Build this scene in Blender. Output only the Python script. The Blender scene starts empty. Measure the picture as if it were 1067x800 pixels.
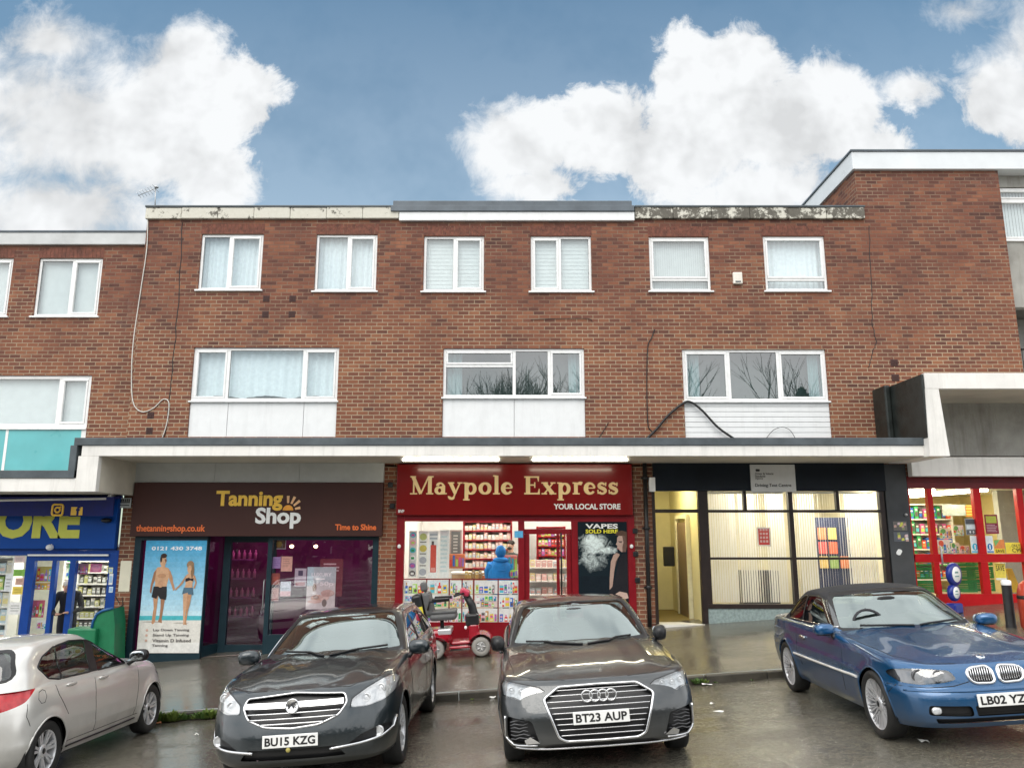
import bpy, bmesh, math, random
from math import sin, cos, pi, radians, sqrt, atan, atan2, exp
from mathutils import Vector, Matrix, Euler
from mathutils.bvhtree import BVHTree
random.seed(7)
SC = bpy.context.scene
COL = SC.collection
# ------------------------------------------------------------------ survey: photo pixel -> place
CAM_H = 2.15
FOC = 800.0
PITCH = atan(155 / FOC)
CP, SP = cos(PITCH), sin(PITCH)

def ray(px, py):
    a, b = (px - 533.5) / FOC, -(py - 400) / FOC
    return Vector((a, CP - b * SP, SP + b * CP))

def at(px, py, Y):
    r = ray(px, py)
    return Vector((r.x * Y / r.y, Y, CAM_H + r.z * Y / r.y))

WY = 15.70      # facade plane
KY = 12.0       # kerb line

def road_z(x, y):
    return -.222 + .066 * x - .03 * (min(y, KY) - KY)

def pave_z(x, y):
    t = (y - KY) / (WY - KY)
    return -.122 + .066 * x + .267 * t

def ax(px, py=600, Y=WY):
    return at(px, py, Y).x

def az(py, Y=WY, px=533):
    return at(px, py, Y).z

# ------------------------------------------------------------------ objects
OFF = {}

def tag(o, label=None, cat=None, group=None, kind=None):
    if label: o['label'] = label
    if cat: o['category'] = cat
    if group: o['group'] = group
    if kind: o['kind'] = kind
    return o

def thing(name, label, cat, loc=(0, 0, 0), group=None):
    o = bpy.data.objects.new(name, None)
    o.empty_display_size = .2
    COL.objects.link(o)
    o.location = loc
    OFF[o] = Vector(loc)
    return tag(o, label, cat, group)

class MB:
    """collects geometry for ONE mesh object"""
    def __init__(s):
        s.v, s.f, s.m, s.c, s.s = [], [], [], [], []
        s.mi, s.col, s.sm = 0, (1, 1, 1), False

    def face(s, idx):
        s.f.append(tuple(idx)); s.m.append(s.mi); s.c.append(s.col); s.s.append(s.sm)

    def poly(s, pts):
        n = len(s.v)
        s.v.extend(Vector(p) for p in pts)
        s.face(range(n, n + len(pts)))

    def box(s, x0, x1, y0, y1, z0, z1, M=None, b=0):
        if b:
            return s.bbox(x0, x1, y0, y1, z0, z1, M, b)
        n = len(s.v)
        P = [Vector((x, y, z)) for x in (x0, x1) for y in (y0, y1) for z in (z0, z1)]
        if M: P = [M @ p for p in P]
        s.v.extend(P)
        for q in ((0, 1, 3, 2), (4, 6, 7, 5), (0, 4, 5, 1), (2, 3, 7, 6), (0, 2, 6, 4), (1, 5, 7, 3)):
            s.face([n + i for i in q])

    def bbox(s, x0, x1, y0, y1, z0, z1, M, b):
        """box with chamfered edges"""
        bm = bmesh.new()
        bmesh.ops.create_cube(bm, size=1)
        for v in bm.verts:
            v.co = Vector(((x0 + x1) / 2 + v.co.x * (x1 - x0), (y0 + y1) / 2 + v.co.y * (y1 - y0), (z0 + z1) / 2 + v.co.z * (z1 - z0)))
        b = min(b, (x1 - x0) * .45, (y1 - y0) * .45, (z1 - z0) * .45)
        bmesh.ops.bevel(bm, geom=bm.edges[:], offset=b, segments=2, profile=.5, affect='EDGES')
        s.add_bm(bm, M)

    def add_bm(s, bm, M=None):
        n = len(s.v)
        bm.verts.index_update()
        s.v.extend((M @ v.co if M else v.co.copy()) for v in bm.verts)
        for f in bm.faces:
            s.face([n + v.index for v in f.verts])
        bm.free()

    def cyl(s, p0, p1, r0, r1=None, n=12, cap=True):
        s.tube([p0, p1], [r0, r0 if r1 is None else r1], n, cap)

    def tube(s, pts, r, n=8, cap=True, closed=False, flat=1.0, up=None):
        pts = [Vector(p) for p in pts]
        k = len(pts)
        rs = r if isinstance(r, (list, tuple)) else [r] * k
        base = len(s.v)
        old, s.sm = s.sm, True
        prev = None
        for i, p in enumerate(pts):
            if closed: d = pts[(i + 1) % k] - pts[i - 1]
            else: d = pts[min(i + 1, k - 1)] - pts[max(i - 1, 0)]
            if d.length < 1e-9: d = Vector((0, 0, 1))
            d.normalize()
            if up is not None: a = Vector(up)
            elif prev is not None: a = prev
            else: a = Vector((0, 0, 1)) if abs(d.z) < .9 else Vector((1, 0, 0))
            a = a - d * a.dot(d)
            if a.length < 1e-6: a = d.orthogonal()
            a.normalize(); prev = a
            b = d.cross(a)
            for j in range(n):
                t = 2 * pi * j / n
                s.v.append(p + a * cos(t) * rs[i] + b * sin(t) * rs[i] * flat)
        for i in range(k if closed else k - 1):
            for j in range(n):
                i2 = (i + 1) % k
                s.face((base + i * n + j, base + i * n + (j + 1) % n, base + i2 * n + (j + 1) % n, base + i2 * n + j))
        s.sm = old
        if cap and not closed:
            s.face([base + j for j in range(n)][::-1])
            s.face([base + (k - 1) * n + j for j in range(n)])

    def lathe(s, prof, M=None, n=32, cap=False):
        """profile of (r, h) turned round local z"""
        base = len(s.v)
        old, s.sm = s.sm, True
        for r, h in prof:
            for j in range(n):
                t = 2 * pi * j / n
                p = Vector((r * cos(t), r * sin(t), h))
                s.v.append(M @ p if M else p)
        for i in range(len(prof) - 1):
            for j in range(n):
                s.face((base + i * n + j, base + i * n + (j + 1) % n, base + (i + 1) * n + (j + 1) % n, base + (i + 1) * n + j))
        s.sm = old
        if cap:
            s.face([base + (len(prof) - 1) * n + j for j in range(n)])

    def ell(s, c, r, M=None, n=16, m=10, e=1.0):
        """(super)ellipsoid"""
        base = len(s.v)
        old, s.sm = s.sm, True
        c = Vector(c)
        def pw(a): return math.copysign(abs(a) ** e, a)
        for i in range(m + 1):
            a = -pi / 2 + pi * i / m
            for j in range(n):
                t = 2 * pi * j / n
                p = Vector((pw(cos(a)) * pw(cos(t)) * r[0], pw(cos(a)) * pw(sin(t)) * r[1], pw(sin(a)) * r[2]))
                if M: p = M @ p
                s.v.append(c + p)
        for i in range(m):
            for j in range(n):
                s.face((base + i * n + j, base + i * n + (j + 1) % n, base + (i + 1) * n + (j + 1) % n, base + (i + 1) * n + j))
        s.sm = old

    def prism(s, pts, d, M=None):
        """flat outline (3D points) pushed along vector d"""
        pts = [Vector(p) for p in pts]; d = Vector(d)
        if M: pts = [M @ p for p in pts]; d = M.to_3x3() @ d
        n = len(s.v); k = len(pts)
        s.v.extend(pts); s.v.extend(p + d for p in pts)
        s.face(range(n, n + k)); s.face(range(n + 2 * k - 1, n + k - 1, -1))
        for i in range(k):
            j = (i + 1) % k
            s.face((n + i, n + k + i, n + k + j, n + j))

    def build(s, name, mats, parent=None, label=None, bevel=0):
        me = bpy.data.meshes.new(name)
        off = OFF.get(parent, Vector((0, 0, 0))) if parent else Vector((0, 0, 0))
        me.from_pydata([tuple(p - off) for p in s.v], [], s.f)
        if not isinstance(mats, (list, tuple)): mats = [mats]
        for m in mats: me.materials.append(m)
        me.polygons.foreach_set('material_index', s.m)
        me.polygons.foreach_set('use_smooth', s.s)
        if any(c != (1, 1, 1) for c in s.c):
            a = me.color_attributes.new('Col', 'FLOAT_COLOR', 'CORNER')
            i = 0
            buf = []
            for f, c in zip(s.f, s.c): buf.extend([c[0], c[1], c[2], 1.0] * len(f))
            a.data.foreach_set('color', buf)
        bm = bmesh.new(); bm.from_mesh(me)
        bmesh.ops.recalc_face_normals(bm, faces=bm.faces[:])
        bm.to_mesh(me); bm.free()
        me.update()
        o = bpy.data.objects.new(name, me)
        COL.objects.link(o)
        if parent: o.parent = parent
        OFF[o] = off
        if label: o['label'] = label
        return o

def copy_tree(o, parent=None):
    c = o.copy(); COL.objects.link(c)
    if parent: c.parent = parent
    for ch in list(o.children): copy_tree(ch, c)
    return c

def text_geo(body, x0, x1, z0, z1, Y, bold=0.0, depth=.008, fit='both', spacing=1.0, shear=0.0):
    """lettering facing -y, fitted into the rectangle; returns (verts, faces) in world"""
    cu = bpy.data.curves.new('lettering', 'FONT')
    cu.body = body; cu.size = 1; cu.extrude = 0; cu.offset = bold; cu.shear = shear
    cu.space_character = spacing
    cu.resolution_u = 3
    ob = bpy.data.objects.new('lettering', cu)
    COL.objects.link(ob)
    me = bpy.data.meshes.new_from_object(ob)
    vs = [v.co.copy() for v in me.vertices]
    fs = [tuple(p.vertices) for p in me.polygons]
    bpy.data.objects.remove(ob); bpy.data.curves.remove(cu); bpy.data.meshes.remove(me)
    ax0, ax1 = min(v.x for v in vs), max(v.x for v in vs)
    ay0, ay1 = min(v.y for v in vs), max(v.y for v in vs)
    sx = (x1 - x0) / (ax1 - ax0); sz = (z1 - z0) / (ay1 - ay0)
    if fit == 'height': sx = sz
    if fit == 'width': sz = sx
    return [Vector((x0 + (v.x - ax0) * sx, Y, z0 + (v.y - ay0) * sz)) for v in vs], fs

def add_text(mb, body, x0, x1, z0, z1, Y, bold=0.0, fit='both', spacing=1.0, shear=0.0, depth=0, M=None):
    vs, fs = text_geo(body, x0, x1, z0, z1, Y, bold, fit=fit, spacing=spacing, shear=shear)
    n = len(mb.v)
    mb.v.extend((M @ v if M else v) for v in vs)
    for f in fs: mb.face([n + i for i in f])
    if depth:
        n2 = len(mb.v)
        d = Vector((0, depth, 0))
        mb.v.extend((M @ (v + d) if M else v + d) for v in vs)
        edges = {}
        for f in fs:
            for a, b in zip(f, f[1:] + f[:1]):
                k = (min(a, b), max(a, b)); edges[k] = edges.get(k, 0) + 1
        for (a, b), c in edges.items():
            if c == 1: mb.face((n + a, n + b, n2 + b, n2 + a))

# ------------------------------------------------------------------ materials
MATS = {}

class NT:
    def __init__(s, m):
        m.use_nodes = True
        s.t = m.node_tree; s.t.nodes.clear()
    def n(s, typ, **kw):
        o = s.t.nodes.new(typ)
        for k, v in kw.items():
            if k.startswith('i_'):
                key = k[2:]
                key = int(key) if key.isdigit() else key.replace('_', ' ')
                s.set(o.inputs[key], v)
            else: setattr(o, k, v)
        return o
    def set(s, sock, v):
        if isinstance(v, bpy.types.NodeSocket): s.t.links.new(v, sock)
        else:
            if sock.type == 'RGBA' and len(v) == 3: v = (*v, 1)
            sock.default_value = v
    def math(s, op, a, b=0.0, c=None, clamp=False):
        o = s.t.nodes.new('ShaderNodeMath'); o.operation = op; o.use_clamp = clamp
        s.set(o.inputs[0], a); s.set(o.inputs[1], b)
        if c is not None: s.set(o.inputs[2], c)
        return o.outputs[0]
    def mix(s, f, a, b, blend='MIX'):
        o = s.t.nodes.new('ShaderNodeMix'); o.data_type = 'RGBA'; o.blend_type = blend
        s.set(o.inputs[0], f); s.set(o.inputs[6], a); s.set(o.inputs[7], b)
        return o.outputs[2]
    def noise(s, vec, scale, detail=4, rough=.55, dist=0.0, dim='3D'):
        o = s.n('ShaderNodeTexNoise', noise_dimensions=dim)
        if vec is not None: s.set(o.inputs['Vector'], vec)
        o.inputs['Scale'].default_value = scale; o.inputs['Detail'].default_value = detail
        o.inputs['Roughness'].default_value = rough; o.inputs['Distortion'].default_value = dist
        return o.outputs['Fac']
    def ramp(s, f, stops, interp='LINEAR'):
        o = s.t.nodes.new('ShaderNodeValToRGB'); o.color_ramp.interpolation = interp
        e = o.color_ramp.elements
        while len(e) < len(stops): e.new(.5)
        for el, (p, c) in zip(e, stops):
            el.position = p; el.color = (c, c, c, 1) if isinstance(c, (int, float)) else (*c, 1)
        s.set(o.inputs[0], f)
        return o.outputs[0]
    def rng(s, f, a, b, c, d):
        o = s.n('ShaderNodeMapRange')
        s.set(o.inputs[0], f)
        for i, v in enumerate((a, b, c, d)): o.inputs[i + 1].default_value = v
        return o.outputs[0]
    def obj(s): return s.n('ShaderNodeTexCoord').outputs['Object']
    def pos(s): return s.n('ShaderNodeNewGeometry').outputs['Position']
    def bump(s, h, strength=.3, dist=.01, normal=None):
        o = s.n('ShaderNodeBump'); s.set(o.inputs['Height'], h)
        o.inputs['Strength'].default_value = strength; o.inputs['Distance'].default_value = dist
        if normal is not None: s.set(o.inputs['Normal'], normal)
        return o.outputs[0]
    def bsdf(s, **kw):
        o = s.n('ShaderNodeBsdfPrincipled')
        for k, v in kw.items(): s.set(o.inputs[k.replace('_', ' ')], v)
        return o
    def out(s, sh, vol=None):
        o = s.n('ShaderNodeOutputMaterial')
        s.t.links.new(sh.outputs[0] if hasattr(sh, 'outputs') else sh, o.inputs[0])

def mat(name, col, rough=.5, metal=0.0, var=.12, scale=6.0, bump=0.0, bscale=80.0, coat=0.0, spec=.5, dirt=0.0, ior=1.45, streak=0.0):
    """a plain surface with soft colour wear, gloss variation and optional grain"""
    if name in MATS: return MATS[name]
    m = bpy.data.materials.new(name); t = NT(m)
    v = t.obj()
    n1 = t.noise(v, scale, 5)
    dark = tuple(c * (1 - var) for c in col); lite = tuple(min(1, c * (1 + var)) for c in col)
    c = t.mix(t.rng(n1, .3, .7, 0, 1), dark, lite)
    if dirt:
        n2 = t.noise(v, scale * .35, 7, .65)
        c = t.mix(t.math('MULTIPLY', t.rng(n2, .5, .75, 0, 1), dirt), c, (.10, .085, .065))
    if streak:
        mp = t.n('ShaderNodeMapping'); t.set(mp.inputs[0], t.pos()); mp.inputs['Scale'].default_value = (5.5, 5.5, .55)
        sk = t.noise(mp.outputs[0], 1.0, 6, .7)
        c = t.mix(t.math('MULTIPLY', t.rng(sk, .50, .74, 0, 1), streak), c, (.16, .145, .115))
    b = t.bsdf(Base_Color=c, Roughness=t.rng(n1, .2, .8, max(0, rough * .85), min(1, rough * 1.15)), Metallic=metal, Coat_Weight=coat, IOR=ior)
    b.inputs['Specular IOR Level'].default_value = spec
    if bump:
        t.set(b.inputs['Normal'], t.bump(t.noise(v, bscale, 3), bump, .01))
    t.out(b)
    MATS[name] = m
    return m

def emit(name, col, strength):
    if name in MATS: return MATS[name]
    m = bpy.data.materials.new(name); t = NT(m)
    e = t.n('ShaderNodeEmission'); t.set(e.inputs[0], col); e.inputs[1].default_value = strength
    t.out(e); MATS[name] = m
    return m

def glass(name, tint=(1, 1, 1), base=.04, power=5.0, boost=1.0, rough=.0, dirt=.0):
    """thin sheet: see-through with a mirror share that grows at grazing angles"""
    if name in MATS: return MATS[name]
    m = bpy.data.materials.new(name); t = NT(m)
    lw = t.n('ShaderNodeLayerWeight'); lw.inputs[0].default_value = .5
    fz = t.math('POWER', lw.outputs['Facing'], power)
    fac = t.math('ADD', t.math('MULTIPLY', fz, boost), base, clamp=True)
    tr = t.n('ShaderNodeBsdfTransparent'); t.set(tr.inputs[0], tint)
    gl = t.n('ShaderNodeBsdfGlossy'); gl.inputs['Roughness'].default_value = rough
    t.set(gl.inputs['Color'], (1, 1, 1))
    mx = t.n('ShaderNodeMixShader')
    t.set(mx.inputs[0], fac); t.t.links.new(tr.outputs[0], mx.inputs[1]); t.t.links.new(gl.outputs[0], mx.inputs[2])
    if dirt:
        df = t.n('ShaderNodeBsdfDiffuse'); t.set(df.inputs[0], (.6, .6, .6))
        m2 = t.n('ShaderNodeMixShader')
        t.set(m2.inputs[0], t.math('MULTIPLY', t.noise(t.obj(), 3, 6), dirt))
        t.t.links.new(mx.outputs[0], m2.inputs[1]); t.t.links.new(df.outputs[0], m2.inputs[2])
        t.out(m2)
    else: t.out(mx)
    MATS[name] = m
    return m

def goods_mat(name='printed_goods', rough=.45, spec=.22):
    if name in MATS: return MATS[name]
    m = bpy.data.materials.new(name); t = NT(m)
    a = t.n('ShaderNodeVertexColor', layer_name='Col')
    P = t.obj()
    n = t.math('ADD', t.math('MULTIPLY', t.noise(P, 26, 4, .65), .6), t.math('MULTIPLY', t.noise(P, 7, 3), .4))
    k = t.rng(n, .3, .7, .80, 1.14)
    sc = t.n('ShaderNodeVectorMath', operation='SCALE'); t.set(sc.inputs[0], a.outputs[0]); t.set(sc.inputs[3], k)
    c = sc.outputs[0]
    b = t.bsdf(Base_Color=c, Roughness=rough); b.inputs['Specular IOR Level'].default_value = spec
    t.out(b); MATS[name] = m
    return m

def brick_mat(name, axis='x', tone=(1, 1, 1), fade=True):
    if name in MATS: return MATS[name]
    m = bpy.data.materials.new(name); t = NT(m)
    P = t.pos()
    sp = t.n('ShaderNodeSeparateXYZ'); t.set(sp.inputs[0], P)
    cb = t.n('ShaderNodeCombineXYZ'); t.set(cb.inputs[0], sp.outputs['X' if axis == 'x' else 'Y']); t.set(cb.inputs[1], sp.outputs['Z'])
    wob = t.n('ShaderNodeVectorMath', operation='ADD')
    nz = t.n('ShaderNodeTexNoise'); t.set(nz.inputs['Vector'], P); nz.inputs['Scale'].default_value = 9
    sc = t.n('ShaderNodeVectorMath', operation='MULTIPLY_ADD'); t.set(sc.inputs[0], nz.outputs['Color'])
    sc.inputs[1].default_value = (.008, .008, 0); sc.inputs[2].default_value = (-.004, -.004, 0)
    t.set(wob.inputs[0], cb.outputs[0]); t.set(wob.inputs[1], sc.outputs[0])
    V = wob.outputs[0]
    def bk(c1, c2, mo, bias=0.0, msize=.0095):
        b = t.n('ShaderNodeTexBrick'); t.set(b.inputs['Vector'], V)
        t.set(b.inputs['Color1'], c1); t.set(b.inputs['Color2'], c2); t.set(b.inputs['Mortar'], mo)
        b.inputs['Scale'].default_value = 1; b.inputs['Mortar Size'].default_value = msize
        b.inputs['Mortar Smooth'].default_value = .25; b.inputs['Bias'].default_value = bias
        b.inputs['Brick Width'].default_value = .2286; b.inputs['Row Height'].default_value = .0825
        return b
    K = lambda c: tuple(a * b for a, b in zip(c, tone))
    bt = bk((0, 0, 0), (1, 1, 1), (0, 0, 0))
    # one random number per brick, from its row and place in the row
    sv = t.n('ShaderNodeSeparateXYZ'); t.set(sv.inputs[0], V)
    row = t.math('FLOOR', t.math('DIVIDE', sv.outputs[1], .0825))
    par = t.math('FLOORED_MODULO', row, 2.0)
    colm = t.math('FLOOR', t.math('DIVIDE', t.math('ADD', sv.outputs[0], t.math('MULTIPLY', t.math('SUBTRACT', 1.0, par), .1143)), .2286))
    cell = t.n('ShaderNodeCombineXYZ'); t.set(cell.inputs[0], colm); t.set(cell.inputs[1], row)
    wn = t.n('ShaderNodeTexWhiteNoise', noise_dimensions='2D'); t.set(wn.inputs['Vector'], cell.outputs[0])
    rnd = wn.outputs['Value']
    big = t.noise(P, .55, 5, .6)
    patch = t.noise(P, 1.7, 4, .6)
    # whole batches of brick run darker or paler
    pick = t.math('ADD', t.math('ADD', t.math('MULTIPLY', rnd, .80), .10), t.math('MULTIPLY', t.math('SUBTRACT', patch, .5), .9), clamp=True)
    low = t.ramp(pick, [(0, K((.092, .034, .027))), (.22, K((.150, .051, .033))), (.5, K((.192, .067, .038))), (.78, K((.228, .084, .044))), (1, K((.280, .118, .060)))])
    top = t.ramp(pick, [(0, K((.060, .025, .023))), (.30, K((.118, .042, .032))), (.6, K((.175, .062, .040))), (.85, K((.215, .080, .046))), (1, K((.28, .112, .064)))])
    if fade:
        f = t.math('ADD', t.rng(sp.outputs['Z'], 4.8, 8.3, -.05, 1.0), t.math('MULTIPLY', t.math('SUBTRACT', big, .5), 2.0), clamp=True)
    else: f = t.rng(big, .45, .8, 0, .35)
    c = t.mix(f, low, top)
    # mortar: pale and raked in places, dirty and lost elsewhere
    mo = t.mix(t.math('ADD', f, t.math('MULTIPLY', t.math('SUBTRACT', t.noise(P, .9, 5, .65), .5), 2.4), clamp=True), (.38, .295, .20), (.16, .09, .064))
    c = t.mix(bt.outputs['Fac'], c, mo)
    # rain streaks
    mpz = t.n('ShaderNodeMapping'); t.set(mpz.inputs[0], P); mpz.inputs['Scale'].default_value = (2.6, 2.6, .30)
    stk = t.noise(mpz.outputs[0], 1.0, 6, .65)
    c = t.mix(t.rng(stk, .54, .76, 0, .5), c, t.mix(.55, c, (.05, .032, .028)))
    st = t.noise(P, 2.2, 6, .7)
    c = t.mix(t.rng(st, .5, .78, 0, .4), c, t.mix(.6, c, (.07, .05, .04)))
    # fine grain
    g = t.noise(P, 160, 3, .7)
    c = t.mix(t.rng(g, .25, .75, 0, .35), c, t.mix(.5, c, (.30, .2, .14)))
    # efflorescence streaks
    eff = t.noise(P, 1.1, 7, .75)
    c = t.mix(t.rng(eff, .62, .8, 0, .28), c, (.42, .36, .30))
    h = t.math('SUBTRACT', 1.0, bt.outputs['Fac'])
    h = t.math('ADD', h, t.math('MULTIPLY', g, .3))
    b = t.bsdf(Base_Color=c, Roughness=.85, Normal=t.bump(h, .55, .008))
    b.inputs['Specular IOR Level'].default_value = .25
    t.out(b); MATS[name] = m
    return m
# ================================================================== materials of the place
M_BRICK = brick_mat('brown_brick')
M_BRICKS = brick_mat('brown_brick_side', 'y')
M_PIER = brick_mat('orange_brick', 'x', (1.15, 1.05, .95), False)
M_WHITE = mat('white_upvc', (.80, .80, .79), .28, var=.04, coat=.2, dirt=.06)
M_PANEL = mat('white_panel', (.76, .77, .77), .4, var=.03, streak=.12)
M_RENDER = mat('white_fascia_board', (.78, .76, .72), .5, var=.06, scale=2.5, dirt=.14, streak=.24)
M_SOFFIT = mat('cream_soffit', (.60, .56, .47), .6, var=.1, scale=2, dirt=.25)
M_GREYTRIM = mat('grey_edge_trim', (.075, .09, .10), .45, var=.25, scale=4)
M_LEAD = mat('grey_roof_sheet', (.10, .12, .14), .4, var=.2, scale=3)
M_FELT = mat('black_roof_felt', (.018, .022, .02), .38, var=.4, scale=5, bump=.5, bscale=9)
M_CONC = mat('grey_concrete', (.36, .35, .32), .75, var=.14, scale=3, dirt=.4, bump=.2, bscale=60, streak=.6)
M_TEAL = mat('teal_panel', (.12, .43, .45), .3, var=.08, scale=2, coat=.3)
M_VENT = mat('dark_terracotta', (.06, .026, .022), .7, var=.3, scale=30)
M_BLACK = mat('black_plastic', (.012, .012, .013), .4, var=.2)
M_ROOM = mat('dim_room', (.22, .21, .19), .8)
M_NET = mat('net_curtain', (.86, .88, .88), .8, var=.07, scale=14)
M_BLIND = mat('roller_blind', (.80, .79, .76), .7, var=.05)
M_STEEL = mat('galvanised_steel', (.45, .46, .47), .4, metal=.8)
M_CHROME = mat('chrome', (.78, .78, .78), .12, metal=1, var=.03)
M_GLASS = glass('window_glass', (.84, .91, .93), .15, 3.0, .8)
M_GLASSM = glass('dark_window_glass', (.40, .54, .55), .18, 3.0, .6)
M_SHOPGLASS = glass('shop_glass', (.95, .97, .97), .035, 4.0, .9)

def peel_mat():
    m = bpy.data.materials.new('peeling_paint'); t = NT(m); P = t.pos()
    sp = t.n('ShaderNodeSeparateXYZ'); t.set(sp.inputs[0], P)
    n = t.noise(P, 3.2, 8, .72); n2 = t.noise(P, 14, 5, .7)
    f = t.math('ADD', n, t.math('MULTIPLY', t.math('SUBTRACT', n2, .5), .35))
    # the paint has gone almost wholly on the eastern run
    f = t.math('ADD', f, t.rng(sp.outputs['X'], 1.8, 2.6, .085, -.05))
    c = t.mix(t.rng(f, .46, .52, 0, 1), t.mix(n2, (.06, .055, .045), (.17, .155, .125)), t.mix(n2, (.50, .48, .40), (.66, .64, .57)))
    t.out(t.bsdf(Base_Color=c, Roughness=.75, Normal=t.bump(f, .6, .01)))
    return m
M_PEEL = peel_mat()

def wet_mat(name, c0, c1, pud, rough_dry, bump, tint=None):
    m = bpy.data.materials.new(name); t = NT(m); P = t.pos()
    grain = t.noise(P, 120, 4, .75)
    mid = t.noise(P, 14, 5, .6)
    mp = t.n('ShaderNodeMapping'); t.set(mp.inputs[0], P); mp.inputs['Scale'].default_value = (.55, 1.2, 1)
    big = t.noise(mp.outputs[0], .75, 5, .55)
    vor = t.n('ShaderNodeTexVoronoi'); t.set(vor.inputs['Vector'], P); vor.inputs['Scale'].default_value = 85
    c = t.mix(t.rng(grain, .3, .7, 0, 1), c0, c1)
    c = t.mix(t.rng(vor.outputs['Distance'], 0, .35, .55, 0), c, tuple(min(1, x * 2.0) for x in c1))
    c = t.mix(t.rng(mid, .35, .75, 0, .5), c, tuple(x * .6 for x in c0))
    grit = t.noise(P, 34, 3, .75)
    c = t.mix(t.rng(grit, .42, .72, .38, 0), c, tuple(x * .45 for x in c0))
    c = t.mix(t.rng(grit, .58, .74, 0, .40), c, tuple(min(1, x * 1.9) for x in c1))
    # silt and leaf mush
    silt = t.noise(P, 2.3, 7, .7)
    c = t.mix(t.rng(silt, .52, .8, 0, .55), c, (.12, .092, .052))
    # black mush gathered along the kerb
    sy = t.n('ShaderNodeSeparateXYZ'); t.set(sy.inputs[0], P)
    gut = t.math('MULTIPLY', t.rng(sy.outputs['Y'], 11.45, 11.98, 0, 1), t.rng(t.noise(P, 7, 6, .7), .30, .55, 0, .85))
    gut = t.math('MULTIPLY', gut, t.rng(sy.outputs['Y'], 12.02, 12.05, 1, 0))
    c = t.mix(gut, c, (.030, .024, .015))
    wet = t.rng(t.math('ADD', big, t.math('MULTIPLY', t.math('SUBTRACT', mid, .5), .35)), pud - .12, pud + .12, 0, 1)
    ro = t.math('ADD', t.math('MULTIPLY', wet, .055 - rough_dry), rough_dry)
    ro = t.math('ADD', ro, t.math('MULTIPLY', grain, .06))
    h = t.math('ADD', t.math('MULTIPLY', grain, .6), t.math('MULTIPLY', t.math('SUBTRACT', 1.0, vor.outputs['Distance']), .5))
    h = t.math('MULTIPLY', h, t.math('SUBTRACT', 1.0, t.math('MULTIPLY', wet, .88)))
    h = t.math('ADD', t.math('ADD', h, t.math('MULTIPLY', mid, .35)), t.math('MULTIPLY', grit, t.math('SUBTRACT', .8, t.math('MULTIPLY', wet, .6))))
    b = t.bsdf(Base_Color=c, Roughness=ro, IOR=1.9, Normal=t.bump(h, bump, .012))
    b.inputs['Specular IOR Level'].default_value = .5
    t.out(b); return m
M_ROAD = wet_mat('wet_asphalt', (.106, .099, .081), (.236, .216, .170), .45, .20, .50)
M_PAVE = wet_mat('wet_tarmac', (.088, .080, .062), (.160, .145, .112), .45, .17, .30)
M_KERB = mat('wet_kerb_stone', (.060, .054, .042), .5, var=.3, scale=5, bump=.4, bscale=50, dirt=.4)

# ================================================================== ground
def sheet(name, xs, ys, fz, m):
    mb = MB(); n = len(mb.v)
    for y in ys:
        for x in xs: mb.v.append(Vector((x, y, fz(x, y))))
    k = len(xs)
    for j in range(len(ys) - 1):
        for i in range(k - 1):
            mb.face((j * k + i, j * k + i + 1, (j + 1) * k + i + 1, (j + 1) * k + i))
    return tag(mb.build(name, m), kind='structure')
def far_z(x, y):
    return road_z(max(-30, min(30, x)), max(y, -20))
sheet('road', [-90, -30, -15, 0, 15, 30, 90], [-120, -20, 0, 6, 12.0], far_z, M_ROAD)
sheet('pavement', [-30, -15, -8, 0, 8, 15, 30], [12.128, 13, 14, 15.0, 15.6, 16.2], pave_z, M_PAVE)
def kerb():
    mb = MB(); x = -20
    while x < 22:
        L = .915
        dz = random.uniform(-.006, .006); dy = random.uniform(-.006, .006)
        z = lambda X: pave_z(X, KY) + dz
        M = Matrix.Translation((x + L / 2, KY + .062 + dy, z(x + L / 2) - .11)) @ Matrix.Rotation(-atan(.066), 4, 'Y')
        mb.box(-L / 2 + .006, L / 2 - .006, -.062, .062, -.15, .11, M, b=.014)
        x += L
    tag(mb.build('kerb', M_KERB), kind='structure')
kerb()

# ================================================================== sky, sun, camera
def blob(px, py, rx, ry, amp=1.0): return (px, py, rx, ry, amp)
CLOUDS = [  # where the clouds stand in the sky ahead: survey bearings, sizes, density
    (40, 120, 170, 116, 1), (165, 130, 112, 98, 1), (238, 100, 62, 52, 1), (195, 52, 52, 36, .9), (55, 45, 90, 36, .9), (225, 190, 66, 52, 1), (60, 225, 180, 60, 1),
    (545, 150, 74, 52, 1), (625, 140, 74, 62, 1), (720, 85, 46, 68, .95), (775, 70, 52, 54, .95), (720, 160, 100, 74, 1), (805, 140, 74, 74, 1), (870, 120, 50, 64, 1), (800, 200, 112, 55, 1), (560, 192, 70, 28, .8),
    (1050, 100, 58, 64, 1), (1100, 50, 80, 70, 1), (952, 92, 40, 26, .55), (1010, 14, 70, 26, .62), (920, 150, 36, 26, .6), (1180, 100, 140, 90, 1), (-150, 110, 150, 130, 1)]

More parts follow.
